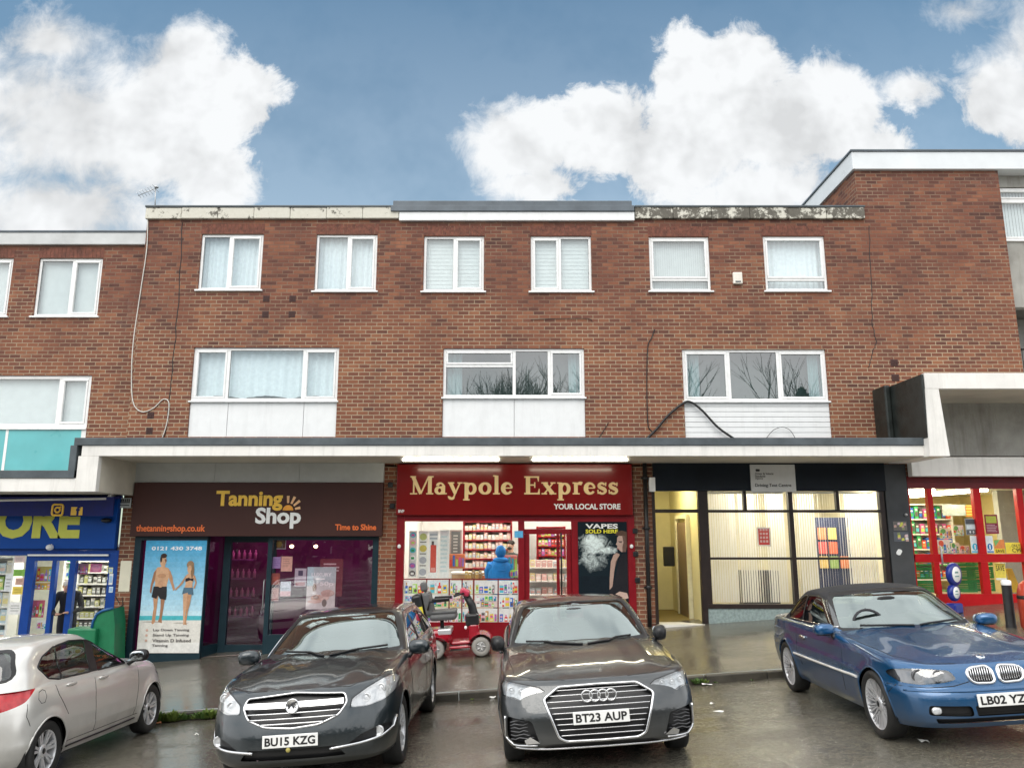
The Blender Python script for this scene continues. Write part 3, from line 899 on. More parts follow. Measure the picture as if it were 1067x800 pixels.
def serif_text(mb, s, x0, x1, zb, cap, Y):
    tot = sum(GL(c)[0] for c in s); k = (x1 - x0) / tot; kz = cap / .72
    x = x0; y = Y
    for c in s:
        w, st = GL(c)
        for pts, ws in st:
            ws2 = [q * (k + kz) / 2 for q in ws] if isinstance(ws, (list, tuple)) else ws * (k + kz) / 2
            y -= .0004 if y > Y - .006 else -.006
            stroke(mb, [(x + a * k, zb + b * kz) for a, b in pts], ws2, y)
        x += w * k

def poly_disc(cx, cz, rx, rz, Y, n=24, a0=0, a1=360):
    return [(cx + rx * cos(radians(a0 + (a1 - a0) * i / n)), Y, cz + rz * sin(radians(a0 + (a1 - a0) * i / n))) for i in range(n + (0 if a1 - a0 == 360 else 1))]

def room(parent, x0, x1, y1, z0, z1, wallm, floorm, ceilm, lights, lum, lcol=(1, .95, .85), y0=WY + .13, name='interior_wall'):
    b = MB()
    b.poly([(x0, y1, z0), (x1, y1, z0), (x1, y1, z1), (x0, y1, z1)])
    b.poly([(x0, y0, z0), (x0, y1, z0), (x0, y1, z1), (x0, y0, z1)]); b.poly([(x1, y0, z0), (x1, y1, z0), (x1, y1, z1), (x1, y0, z1)])
    b.build(name, wallm, parent)
    b = MB(); b.poly([(x0, y0, z0), (x1, y0, z0), (x1, y1, z0), (x0, y1, z0)]); b.build('interior_floor', floorm, parent)
    b = MB(); b.poly([(x0, y0, z1), (x1, y0, z1), (x1, y1, z1), (x0, y1, z1)]); b.build('ceiling', ceilm, parent)
    em = emit('lamp_%d_%d' % (int(lum * 10), int(lcol[2] * 100)), lcol, lum)
    for a, c, e, f in lights:
        l = MB(); l.box(a, c, e, f, z1 - .07, z1 - .012); l.build('strip_light', em, parent)

def sign(name, label, cat, rect, Y0, Y1, m, group=None):
    x0, x1, z0, z1 = rect
    t = thing(name, label, cat, ((x0 + x1) / 2, Y0, z0), group)
    b = MB(); b.box(x0, x1, Y0, Y1, z0, z1, b=.008); b.build('board', m, t)
    return t
def letters(t, m, body, px, Y, bold=.0, name='lettering', **k):
    x0, x1, z0, z1 = px
    b = MB(); add_text(b, body, x0, x1, z0, z1, Y, bold, depth=.006, **k); return b.build(name, m, t)
def RR(x0, x1, y0, y1, Y=WY): return R(x0, x1, y0, y1, Y)

# --- brick piers between the shops (part of the terrace)
def pier(x0, x1, top=484, m=None, Y=WY, nm='brick_pier'):
    b = MB(); z0 = pave_z(x0, WY) - .2
    b.box(x0, x1, Y, Y + .5, z0, az(top)); return b.build(nm, m or M_PIER, main)
pier(at(121, 600, WY).x, at(138.5, 600, WY).x, 500, M_BRICK, WY + .01)
pier(at(394, 590, WY).x, at(413, 590, WY).x)
pier(at(658, 590, WY).x, at(684, 590, WY).x, 484, M_BRICK)
gp = MB(); gp.box(at(922, 520, WY).x, at(949, 560, WY).x, WY - .05, WY + .35, pave_z(8, WY) - .3, az(484)); gp.build('painted_pier', mat('grey_painted_pier', (.062, .066, .070), .5, var=.15, scale=3, dirt=.2, bump=.15, spec=.25), main)

# ---------------------------------------------------------------- brown sign tanning shop
M_BROWN = mat('brown_sign_panel', (.060, .026, .022), .45, var=.08, scale=1.2, spec=.22)
M_TEALF = mat('dark_teal_frame', (.010, .028, .038), .4, var=.1, spec=.3)
M_YEL = mat('yellow_letters', (.85, .52, .06), .35, var=.05)
M_WHL = mat('white_letters', (.82, .82, .80), .35, var=.03)
M_ORL = mat('orange_letters', (.80, .17, .04), .35, var=.04)
bd = MB(); bx = RR(136, 400, 481.5, 502.5, WY - .10)
n = 3
for i in range(n):
    a = bx[0] + (bx[1] - bx[0]) * i / n; c = bx[0] + (bx[1] - bx[0]) * (i + 1) / n
    bd.box(a + .002, c - .002, WY - .10, WY + .05, bx[2], ZF(475) + .002, b=.004)
bd.build('shutter_box', mat('pale_grey_board', (.47, .48, .46), .5, var=.05, dirt=.12), main)
ts = sign('shop_sign', 'dark brown fascia sign with yellow and white tanning lettering and sun rays', 'shop sign', RR(137.5, 398.5, 502.5, 558.5, WY - .16), WY - .16, WY - .02, M_BROWN)
YS = WY - .168
letters(ts, M_YEL, 'Tanning', RR(225, 294.5, 511, 531.8, YS), YS, .035)
letters(ts, M_WHL, 'Shop', RR(266, 313.5, 528.5, 550.5, YS), YS, .035)
letters(ts, M_ORL, 'Time to Shine', RR(349.3, 392, 545.8, 552.2, YS), YS, .03)
letters(ts, M_ORL, 'thetanningshop.co.uk', RR(141.8, 213.6, 546.6, 555.6, YS), YS, .02)
sb = MB(); c = at(300, 531.5, YS); u = at(301, 531.5, YS).x - c.x
sb.prism(poly_disc(c.x, c.z, 5.5 * u, 5.5 * u, YS, 12, 0, 180), (0, .006, 0))
sb.build('sun_disc', mat('amber_letters', (.85, .36, .04), .35), ts)
sb = MB()
for k, (a, L) in enumerate(((92, 15), (65, 15.5), (40, 15.5), (12, 13))):
    ca, sa = cos(radians(a)), sin(radians(a))
    stroke(sb, [(c.x + ca * 7.5 * u, c.z + sa * 7.5 * u), (c.x + ca * L * u, c.z + sa * L * u)], [2.0 * u, 2.8 * u], YS - .0005 * k, .006)
sb.build('sun_ray', mat('peach_letters', (.85, .50, .25), .35), ts)
tan = thing('shopfront', 'dark teal framed glass shop front with poster under the brown sign', 'shop front', (ax(265), WY, pave_z(-5.3, WY)))
def zb(px, Y=WY): return pave_z(ax(px, 650, Y), WY)
zh = az(558.8)
x_a, x_b, x_c, x_d, x_e, x_f = ax(136, 620), ax(213, 620), ax(222.5, 620), ax(272, 620), ax(277, 620), ax(394.5, 600)
# poster bay
zp = az(685)
f = MB()
f.box(x_a, x_a + .13, WY - .02, WY + .1, zp - .4, zh); f.box(x_b - .07, x_b, WY - .02, WY + .1, zp - .4, zh)
f.box(x_a + .131, x_b - .071, WY - .018, WY + .1, zp - .4, az(680.5)); f.box(x_a + .131, x_b - .071, WY - .018, WY + .1, az(562.5), zh)
# recessed doorway, its cheek window slanting back
DY = WY + .55
f.box(x_c - .03, x_c + .12, DY - .08, DY, zb(222) - .1, zh)
f.box(x_d - .02, x_d + .10, DY - .08, DY, zb(270) - .1, zh)
f.box(x_c + .121, x_d - .021, DY - .078, DY, zh - .12, zh)
f.box(x_c + .121, x_d - .021, DY - .078, DY, zb(240) - .1, zb(240) + .16)
f.prism([(x_b - .002, WY + .1, zb(213) - .2), (x_c - .03, DY - .04, zb(213) - .2), (x_c - .06, DY, zb(213) - .2), (x_b - .05, WY + .1, zb(213) - .2)], (0, 0, .42))
f.box(x_e - .02, x_e + .07, WY + .02, WY + .1, zb(277) - .1, zh)
f.box(x_f - .14, x_f, WY + .02, WY + .1, zb(394) - .1, zh)
f.box(x_e + .071, x_f - .141, WY + .02, WY + .1, zh - .07, zh)
f.box(x_e + .071, x_f - .141, WY + .02, WY + .1, zb(330) - .2, zb(330) + .30)
f.build('frame', M_TEALF, tan)
b = MB(); b.box(x_a, x_f, WY - .0, DY + .1, zh + .002, zh + .3); b.build('lintel', M_TEALF, tan)
b = MB(); b.poly([(x_b, WY + .1, pave_z(x_b, WY) + .012), (x_e, WY + .02, pave_z(x_e, WY) + .012), (x_e, DY + .1, pave_z(x_e, WY) + .012), (x_c, DY + .1, pave_z(x_b, WY) + .012)]); b.build('doorstep', mat('entrance_tiles', (.30, .26, .22), .35, var=.15, scale=12), tan)
M_TGLASS = glass('tanning_glass', (.88, .82, .87), .12, 3.0, .8)
g = MB(); g.poly([(x_c + .121, DY - .04, zb(240) + .16), (x_d - .02, DY - .04, zb(240) + .16), (x_d - .02, DY - .04, zh - .12), (x_c + .121, DY - .04, zh - .12)])
d = g.build('door', M_TGLASS, tan)
h = MB(); h.tube([(x_d - .09, DY - .10, zb(270) + .8), (x_d - .09, DY - .12, zb(270) + .85), (x_d - .09, DY - .12, zb(270) + 1.35), (x_d - .09, DY - .10, zb(270) + 1.4)], .015, 8); h.build('handle', M_STEEL, d)
g = MB(); g.poly([(x_e + .07, WY + .06, zb(330) + .3), (x_f - .14, WY + .06, zb(330) + .3), (x_f - .14, WY + .06, zh - .07), (x_e + .07, WY + .06, zh - .07)]); g.build('window_pane', M_TGLASS, tan)
g = MB(); g.poly([(x_b, WY + .1, zb(213) + .22), (x_c - .03, DY - .04, zb(213) + .22), (x_c - .03, DY - .04, zh), (x_b, WY + .1, zh)]); g.build('window_pane', M_TGLASS, tan)
M_MAG = mat('plum_wall', (.16, .022, .11), .6, var=.3, scale=1.5)
room(tan, x_a + .05, x_f - .02, WY + 3.6, zb(140) - .1, zh + .35, M_MAG, mat('dark_red_floor', (.10, .02, .03), .25, var=.2), mat('violet_ceiling', (.30, .03, .34), .5, var=.3), [(-4.6, -4.4, WY + 1.2, WY + 2.6), (-6.0, -5.8, WY + 1.4, WY + 2.8), (-3.2, -3.0, WY + 1.3, WY + 2.6)], 9.0, (1, .25, .7))
# warm spot lamps and things on display within
def person_lamp(px, py, Y, r):
    p = at(px, py, Y); b = MB(); b.ell(p, (r, r, r * .8)); return p, b
for k, (px, py) in enumerate(((304, 569), (329, 569))):
    p, b = person_lamp(px, py, WY + 1.4, .045)
    o = b.build('spot_lamp', emit('warm_bulb', (1, .7, .4), 9), None)
    tag(o, ('left' if k == 0 else 'right') + ' of two small warm spot lamps glowing inside the tanning shop window', 'lamp', 'spot lamps in the tanning shop')
# sunset picture and product shelves behind the glass
def paper(px, Y, cells, label, cat='poster', name='poster', base=(.8, .8, .78), group=None, tilt=0, thick=.004, m=None):
    """printed sheet: base sheet with printed blocks 1 mm proud; cells = (u0,u1,v0,v1,colour[,kind])"""
    x0, x1, z0, z1 = RR(*px, Y) if len(px) == 4 else px
    b = MB(); b.col = base
    b.box(x0, x1, Y, Y + thick, z0, z1)
    k = 0
    for cl in cells:
        u0, u1, v0, v1, c = cl[:5]; k += 1; b.col = c
        y = Y - .0006 - .0003 * k
        X = lambda u: x0 + (x1 - x0) * u
        Z = lambda v: z0 + (z1 - z0) * v
        if len(cl) > 5 and cl[5] == 'o': b.poly(poly_disc(X((u0 + u1) / 2), Z((v0 + v1) / 2), (X(u1) - X(u0)) / 2, (Z(v1) - Z(v0)) / 2, y, 18))
        elif len(cl) > 5 and cl[5] == 'poly': b.poly([(X(p[0]), y, Z(p[1])) for p in cl[6]])
        elif len(cl) > 5: add_text(b, cl[5], X(u0), X(u1), Z(v0), Z(v1), y, cl[6] if len(cl) > 6 else .02)
        else: b.poly([(X(u0), y, Z(v0)), (X(u1), y, Z(v0)), (X(u1), y, Z(v1)), (X(u0), y, Z(v1))])
    o = b.build(name, m or PRINT, None)
    return tag(o, label, cat, group)
def lines(u0, u1, v0, v1, n, c, ragged=True):
    out = []
    for i in range(n):
        t = v1 - (v1 - v0) * (i + .25) / n; hgt = (v1 - v0) / n * .45
        out.append((u0, u1 - (random.random() * .3 * (u1 - u0) if ragged else 0), t - hgt, t, c))
    return out
PYW = WY + .085
paper((283, 298, 561.5, 572), WY + .5, [(.05, .95, .1, .9, (.30, .18, .12)), (.25, .75, .2, .8, (.75, .55, .15), 'o')], 'small framed sunset picture hanging inside top of tanning shop window', 'picture', 'picture')
paper((284, 292.5, 580, 592), PYW, lines(.1, .9, .2, .85, 4, (.35, .25, .5)), 'small violet notice on tanning shop window beside a peach one', 'notice', 'notice', (.42, .30, .55))
paper((293, 304.5, 579.5, 595), PYW, lines(.15, .85, .3, .9, 4, (.62, .40, .30)), 'peach coloured notice high on the tanning shop window', 'notice', 'notice', (.80, .50, .38))
paper((283, 291.5, 597, 609), PYW, [(.2, .8, .3, .7, (.5, .12, .08))], 'dark red notice on tanning shop window, below the violet one', 'notice', 'notice', (.36, .10, .08))
paper((307, 319, 592, 611), PYW, [(.3, .7, .6, .88, (.10, .08, .14)), (.1, .9, .05, .25, (.50, .26, .28))], 'grey pink notice with a dark square code panel left of large poster', 'notice', 'notice', (.55, .50, .55))
paper((292, 303, 605.5, 621), PYW, [(.15, .85, .6, .9, (.75, .85, .9)), (.0, 1, .0, .35, (.85, .62, .62))] + lines(.15, .85, .4, .6, 2, (.4, .5, .55)), 'pale blue and pink notice low on the tanning shop window', 'notice', 'notice', (.68, .80, .84))
paper((283, 290.5, 612, 626), PYW, [(.1, .9, .1, .9, (.55, .28, .26))], 'faded rose notice lowest on the left of the tanning shop window', 'notice', 'notice', (.45, .24, .24))
paper((333, 357, 582, 621), PYW + .012, lines(.15, .85, .55, .9, 4, (.62, .40, .42)), 'burgundy poster tucked behind the large pale poster', 'poster', 'poster', (.20, .04, .06))
SK = (.62, .40, .30)
paper((319.5, 349.5, 590.5, 634.5), PYW - .006, [(.0, 1, .62, 1, (.52, .58, .58)), (.0, .22, .55, 1, (.50, .66, .68)), (.15, .85, .78, .86, (.9, .9, .88), 'LUXURY', .03), (.30, .62, .70, .73, (.85, .84, .8)), (.45, .92, .52, .66, (.92, .9, .86), '50p', .03), (.20, .34, .42, .60, (.34, .22, .16), 'o'), (.16, .62, .18, .34, SK, 'o'), (.45, .80, .20, .36, (.70, .52, .44), 'o'), (.05, .55, .14, .22, (.66, .46, .38), 'o'), (.24, .44, .24, .33, (.28, .17, .13), 'o'), (.55, .72, .06, .24, (.22, .18, .16), 'o'), (.5, .98, .30, .46, (.60, .42, .36), 'o')], 'large pale advertising poster with reclining figure in tanning shop window', 'poster', 'poster', (.68, .66, .62))
# the beach poster
PB = WY - .022
SKA, SKB, SKD = (.50, .27, .15), (.62, .37, .22), (.36, .18, .10)
def limb(*p): return p
beach = [(.0, 1, .32 + .68 * i / 14, .32 + .68 * (i + 1) / 14, (.52 - .45 * (i / 13) ** .7, .72 - .34 * (i / 13) ** .8, .80 - .16 * i / 13)) for i in range(14)] + [ (.0, 1, .28, .325, (.08, .45, .50)), (.0, 1, .0, .285, (.70, .68, .62)), (.0, 1, .0, .09, (.74, .73, .69)),
 (.05, .38, .265, .278, (.42, .40, .36), 'o'), (.55, .80, .255, .266, (.46, .43, .38), 'o'),
 (.10, .93, .91, .945, (.86, .88, .9), '0121 430 3748', .03)]
def P_(c, *pts): beach.append((0, 1, 0, 1, c, 'poly', list(pts)))
# man
P_(SKA, (.185, .52), (.275, .52), (.265, .40), (.255, .27), (.225, .25), (.20, .26), (.215, .40)); P_(SKD, (.31, .51), (.39, .51), (.375, .40), (.36, .30), (.37, .26), (.30, .27), (.32, .31), (.325, .40))
P_(SKB, (.17, .71), (.22, .755), (.31, .765), (.40, .75), (.44, .71), (.405, .62), (.385, .545), (.205, .545), (.205, .62)); P_(SKD, (.17, .71), (.21, .735), (.195, .64), (.17, .60), (.155, .52), (.13, .535), (.135, .60)); P_(SKA, (.44, .72), (.40, .745), (.43, .65), (.47, .60), (.51, .545), (.54, .56), (.50, .62), (.48, .67))
P_((.03, .028, .03), (.185, .585), (.40, .585), (.41, .50), (.40, .465), (.305, .475), (.27, .505), (.245, .475), (.165, .49))
P_(SKB, (.285, .78), (.345, .78), (.345, .75), (.28, .75))
beach += [(.255, .36, .765, .865, SKB, 'o'), (.262, .362, .838, .882, (.05, .03, .025), 'o'), (.255, .29, .80, .862, (.06, .04, .03), 'o'), (.335, .365, .80, .83, (.30, .15, .09), 'o'), (.325, .352, .822, .829, (.06, .03, .03)), (.235, .375, .66, .70, SKA, 'o'), (.25, .34, .575, .64, (.56, .32, .19), 'o')]
# woman
P_(SKB, (.675, .53), (.75, .53), (.755, .42), (.735, .34), (.745, .25), (.715, .245), (.705, .33), (.69, .42)); P_(SKA, (.75, .53), (.82, .53), (.80, .43), (.775, .36), (.76, .27), (.775, .245), (.735, .25), (.745, .36))
P_(SKB, (.68, .67), (.73, .70), (.80, .70), (.85, .675), (.815, .61), (.825, .555), (.68, .555), (.705, .61)); P_(SKA, (.85, .68), (.82, .69), (.86, .62), (.835, .57), (.86, .565), (.885, .62)); P_(SKA, (.685, .67), (.715, .69), (.66, .61), (.575, .565), (.55, .545), (.545, .565), (.60, .595))
P_((.09, .16, .22), (.68, .575), (.825, .575), (.845, .51), (.76, .515), (.75, .53), (.66, .515))
P_((.03, .025, .03), (.695, .655), (.75, .665), (.775, .655), (.83, .66), (.825, .63), (.775, .64), (.70, .625))
beach += [(.715, .80, .70, .79, SKB, 'o'), (.70, .82, .745, .815, (.33, .21, .12), 'o'), (.775, .83, .66, .78, (.26, .16, .09), 'o'), (.725, .785, .715, .775, SKB, 'o')]
for i, s in enumerate(('Lay Down Tanning', 'Stand Up Tanning', 'Vitamin D Infused', 'Tanning')):
    beach.append((.24, .24 + .62 * len(s) / 17, .185 - i * .045, .213 - i * .045, (.12, .11, .11), s, .015))
    if i < 3: beach.append((.12, .16, .188 - i * .045, .210 - i * .045, (.62, .40, .32), 'o'))
paper((147.5, 211.5, 562.8, 680), PB, beach, 'tall beach poster of a couple holding hands beside tanning shop door', 'poster', 'poster', (.72, .70, .66))
# display stand and stools glimpsed in the doorway
M_DIM = mat('dim_lilac', (.28, .12, .25), .5, var=.3, scale=4)
def bottle_row(): pass
st = thing('display_shelf', 'plum lit display shelf of lotion bottles inside the tanning shop', 'shelf', (ax(245), WY + 2.4, FLOORZ(-5.5)))
for i in range(4):
    b = MB(); z = FLOORZ(-5.5) + .45 + i * .42
    b.box(ax(232, 600, WY + 2.4), ax(262, 600, WY + 2.4), WY + 2.4, WY + 2.7, z, z + .03); b.build('shelf', M_DIM, st)
protoB = None
kB = 0
for i in range(4):
    for j in range(6):
        z = FLOORZ(-5.5) + .48 + i * .42; x = ax(234, 600, WY + 2.4) + j * .13
        if protoB is None:
            b = MB(); b.lathe([(.0, 0), (.035, 0), (.036, .14), (.014, .17), (.014, .21), (0, .21)], None, 10); protoB = b.build('lotion_bottle', mat('lotion_bottle', (.55, .25, .35), .3, var=.5, scale=1.5), None); o = protoB
        else: o = protoB.copy(); COL.objects.link(o)
        o.location = (x, WY + 2.5, z)
        tag(o, 'small lotion bottle on the plum lit shelf inside the tanning shop', 'bottle', 'lotion bottles in the tanning shop')

# ---------------------------------------------------------------- red convenience store
M_RED = mat('red_sign_panel', (.185, .008, .008), .2, var=.08, scale=1.0, coat=.18, spec=.3)
M_REDF = mat('red_frame', (.20, .006, .012), .35, var=.1, spec=.3)
M_CREAM = mat('cream_letters', (.80, .60, .30), .35, var=.04)
ms = sign('shop_sign', 'glossy red fascia sign with cream serif lettering over the open store', 'shop sign', RR(413.2, 659, 483.5, 536.5, WY - .14), WY - .14, WY - .01, M_RED)
YM = WY - .15
b = MB()
Lr = lambda x0, x1: (at(x0, 505, YM).x, at(x1, 505, YM).x)
zb_, cap_ = az(514.8, YM), az(496, YM) - az(514.8, YM)
serif_text(b, 'Maypole', *Lr(427, 535.5), zb_, cap_, YM); b.build('lettering', M_CREAM, ms)
b = MB(); serif_text(b, 'Express', *Lr(545.5, 645), zb_, cap_, YM); b.build('lettering', M_CREAM, ms)
letters(ms, M_WHL, 'YOUR LOCAL STORE', RR(577, 646.5, 524.6, 530.5, YM), YM, .03)
letters(ms, M_WHL, 'BVP', RR(415, 421.2, 530.8, 534, YM), YM, .03)
may = thing('shopfront', 'red framed convenience store front with lit window full of stickers', 'shop front', (ax(540), WY, pave_z(0, WY)))
zh = az(536.8)
xs_ = [ax(p, 590) for p in (412.5, 420.5, 541, 545, 598, 602, 654.5, 662)]
zf = pave_z(0, WY)
f = MB()
f.box(xs_[0], xs_[1], WY - .03, WY + .1, zf - .5, zh); f.box(xs_[6], xs_[7], WY - .03, WY + .1, zf - .3, zh)
f.box(xs_[1] + .001, xs_[6] - .001, WY - .028, WY + .1, az(543), zh)
f.box(xs_[2] - .02, xs_[3] + .03, WY - .02, WY + .1, zf - .3, az(543) - .001)
f.box(xs_[4] - .04, xs_[5] + .02, WY - .02, WY + .1, zf - .3, az(543) - .001)
f.box(xs_[5] + .021, xs_[6] - .001, WY - .018, WY + .1, az(628), az(543) - .001)
f.box(xs_[5] + .021, xs_[6] - .001, WY - .018, WY + .1, zf - .3, az(628.2))
f.build('frame', M_REDF, may)
b = MB(); b.box(xs_[1] + .001, xs_[2] - .021, WY - .025, WY + .1, zf - .5, az(648)); b.build('stall_riser', M_REDF, may)
b = MB(); b.box(xs_[0], xs_[7], WY, WY + .1, zh + .001, ZF(475) + .1); b.build('lintel', M_REDF, may)
g = MB(); g.poly([(xs_[1], WY + .03, az(648)), (xs_[2] - .02, WY + .03, az(648)), (xs_[2] - .02, WY + .03, az(543)), (xs_[1], WY + .03, az(543))]); g.build('window_pane', M_SHOPGLASS, may)
# door: transom, frame, glass
dy = WY + .03
d = MB()
ring(d, xs_[3] + .031, xs_[4] - .041, zf - .02, az(551), .10, dy, dy + .05)
d.box(xs_[4] - .34, xs_[4] - .28, dy + .01, dy + .06, zf + .05, az(552) - .03)
D1 = d.build('door', M_REDF, may)
d = MB(); d.poly([(xs_[3] + .12, dy + .03, zf + .06), (xs_[4] - .13, dy + .03, zf + .06), (xs_[4] - .13, dy + .03, az(553)), (xs_[3] + .12, dy + .03, az(553))]); d.build('pane', M_SHOPGLASS, D1)
d = MB(); d.tube([(xs_[4] - .25, dy - .02, zf + .7), (xs_[4] - .25, dy - .06, zf + .75), (xs_[4] - .25, dy - .06, zf + 1.95), (xs_[4] - .25, dy - .02, zf + 2.0)], .018, 8); d.build('handle', M_BLACK, D1)
M_WWALL = mat('white_shop_wall', (.78, .77, .73), .6, var=.04)
room(may, xs_[0] + .02, xs_[7] - .02, WY + 4.2, zf - .05, ZF(475) - .05, M_WWALL, mat('pale_lino', (.42, .40, .36), .35, var=.08), mat('white_ceiling', (.75, .75, .72), .7), [(-1.6, -1.45, WY + .5, WY + 3.2), (-.1, .05, WY + .5, WY + 3.2), (1.3, 1.45, WY + .5, WY + 3.2)], 40.0)
# vape poster
PRINTD = goods_mat('dark_print', .5, .06)
def smoke():
    x0, x1, z0, z1 = RR(602.5, 654, 543.5, 627, WY - .035)
    m = bpy.data.materials.new('printed_smoke'); t = NT(m); P = t.pos()
    sp = t.n('ShaderNodeSeparateXYZ'); t.set(sp.inputs[0], P)
    def bl(u, v, ru, rv):
        du = t.math('DIVIDE', t.math('SUBTRACT', sp.outputs['X'], x0 + (x1 - x0) * u), (x1 - x0) * ru); dv = t.math('DIVIDE', t.math('SUBTRACT', sp.outputs['Z'], z0 + (z1 - z0) * v), (z1 - z0) * rv)
        return t.math('SUBTRACT', 1.0, t.math('SQRT', t.math('ADD', t.math('MULTIPLY', du, du), t.math('MULTIPLY', dv, dv))))
    f = t.math('SMOOTH_MAX', t.math('SMOOTH_MAX', bl(.33, .70, .32, .17), bl(.28, .50, .30, .12), .3), bl(.58, .64, .26, .05), .2)
    n1 = t.noise(P, 6, 7, .65, .8); n2 = t.noise(P, 16, 6, .6, 1.2)
    f = t.math('ADD', f, t.math('MULTIPLY', t.math('SUBTRACT', n1, .5), 2.0))
    a = t.rng(f, -.02, .55, 0, 1)
    k = t.math('MULTIPLY', a, t.rng(t.math('ADD', n2, t.math('MULTIPLY', t.rng(sp.outputs['Z'], z0 + (z1 - z0) * .42, z0 + (z1 - z0) * .74, -.16, .22), 1.0)), .30, .72, .22, 1.0))
    c = t.mix(k, (.010, .018, .024), (.74, .84, .83))
    bs_ = t.bsdf(Base_Color=c, Roughness=.5); bs_.inputs['Specular IOR Level'].default_value = .06; t.out(bs_)
    b = MB(); b.poly([(x0 + .005, WY - .0362, z0 + (z1 - z0) * .32), (x0 + (x1 - x0) * .80, WY - .0362, z0 + (z1 - z0) * .32), (x0 + (x1 - x0) * .80, WY - .0362, z0 + (z1 - z0) * .845), (x0 + .005, WY - .0362, z0 + (z1 - z0) * .845)])
    o = b.build('smoke_print', m, vpo); 
VP = WY - .035
vp = [(.0, .62, .0, .45, (.010, .016, .022)), (.16, .82, .915, .975, (.85, .85, .83), 'VAPES', .03), (.16, .82, .855, .905, (.72, .66, .06), 'SOLD HERE', .03)]
random.seed(3)
def V_(c, *p): vp.append((0, 1, 0, 1, c, 'poly', list(p)))
V_((.020, .020, .024), (.62, .0), (1, .0), (1, .60), (.90, .60), (.82, .52), (.74, .30), (.62, .14))
V_((.46, .32, .27), (.80, .80), (.84, .83), (.97, .82), (.99, .70), (.97, .62), (.88, .62), (.82, .655), (.795, .675), (.80, .70), (.77, .715), (.795, .745))
V_((.10, .06, .045), (.76, .835), (.80, .875), (.90, .89), (1, .87), (1, .66), (.965, .72), (.955, .79), (.90, .82), (.83, .825))
V_((.40, .27, .22), (.66, .50), (.72, .585), (.80, .615), (.845, .585), (.80, .545), (.76, .50), (.72, .36), (.68, .19), (.62, .15), (.63, .30)); V_((.05, .05, .06), (.76, .625), (.84, .60), (.845, .592), (.765, .612))
V_((.50, .36, .30), (.74, .10), (.82, .13), (.97, .11), (1, .05), (.90, .03), (.78, .045))
V_((.14, .085, .07), (.90, .83), (.97, .82), (.99, .70), (.97, .62), (.90, .62), (.90, .68), (.925, .74))
V_((.10, .07, .06), (.845, .585), (.80, .545), (.76, .50), (.72, .36), (.70, .30), (.74, .42), (.80, .53))
vp += [(.83, .90, .735, .748, (.08, .05, .05), 'o'), (.82, .90, .752, .758, (.07, .045, .04)), (.79, .835, .655, .668, (.34, .12, .11), 'o')]
vpo = paper((602.5, 654, 543.5, 627), VP, vp, 'dark vape advertising poster of a woman exhaling a white cloud', 'poster', 'poster', (.010, .016, .022), m=PRINTD)
smoke()
# stickers filling the lower window
random.seed(11)
PAL = [(.75, .08, .06), (.85, .60, .05), (.05, .35, .12), (.05, .15, .55), (.62, .12, .35), (.1, .5, .62), (.85, .85, .82), (.12, .1, .1), (.6, .3, .1), (.45, .7, .15), (.82, .4, .5), (.3, .2, .5)]
def packs(n, rows=1, bg=None):
    """printed picture of a few unlike packets, bottles and tins"""
    out = []
    if random.random() < .55: out.append((0, 1, 0, random.uniform(.3, .6), random.choice([(.72, .55, .52), (.55, .68, .74), (.75, .70, .40), (.60, .70, .55), (.78, .66, .70)])))
    for r in range(rows):
        u = .04
        while u < .88:
            w = random.uniform(.08, .24); w = min(w, .96 - u)
            v0 = .05 + r * .92 / rows; top = v0 + .86 / rows * random.uniform(.55, 1); h = top - v0
            c = random.choice(PAL); kind = random.random()
            if kind < .3:      # bottle
                out += [(u + w * .15, u + w * .85, v0, v0 + h * .7, c), (u + w * .36, u + w * .64, v0 + h * .7, top, random.choice(PAL)), (u + w * .2, u + w * .8, v0 + h * .2, v0 + h * .45, (.82, .82, .78))]
            elif kind < .6:    # bag
                out += [(0, 1, 0, 1, c, 'poly', [(u + w * .05, v0), (u + w * .95, v0 + h * .04), (u + w * .88, top), (u + w * .1, top - h * .05)]), (u + w * .2, u + w * .8, v0 + h * .45, v0 + h * .8, random.choice(PAL), 'o'), (u + w * .2, u + w * .75, v0 + h * .15, v0 + h * .3, (.82, .8, .7))]
            elif kind < .8:    # tin
                out += [(u + w * .05, u + w * .95, v0 + h * .05, v0 + h * .9, c), (u + w * .05, u + w * .95, v0 + h * .84, v0 + h * .96, (.6, .6, .6), 'o'), (u + w * .05, u + w * .95, v0 + h * .35, v0 + h * .6, random.choice(PAL))]
            else:              # box
                out += [(u + w * .03, u + w * .97, v0, top * .98, c), (u + w * .1, u + w * .6, v0 + h * .55, v0 + h * .85, (.84, .82, .76)), (u + w * .3, u + w * .9, v0 + h * .1, v0 + h * .45, random.choice(PAL), 'o')]
            u += w + random.uniform(.0, .03)
    return out
SY = WY + .040
cols = [(421, 443.3), (444.8, 467), (468.6, 480.8), (481.6, 492.5), (494.5, 518.5), (519.5, 540)]
rows = [(604.5, 618.5), (619.5, 632.5), (633.5, 648)]
desc = [['upright bottles in three colours', 'pink and grey sweet packets', 'tall green and red bottles', 'blue twin bottles', 'green and blue cartons', 'blue drink cans'],
        ['blue washing packets', 'yellow and red snack bags', 'two dark blue bottles', 'red striped tins', 'a row of black lighters', 'pale blue boxes'],
        ['bright blue bags', 'red fruit packets', 'orange snack packs', 'white and teal cartons', 'grey striped bottles', 'black and red boxes']]
place = ['top row', 'middle row', 'bottom row']
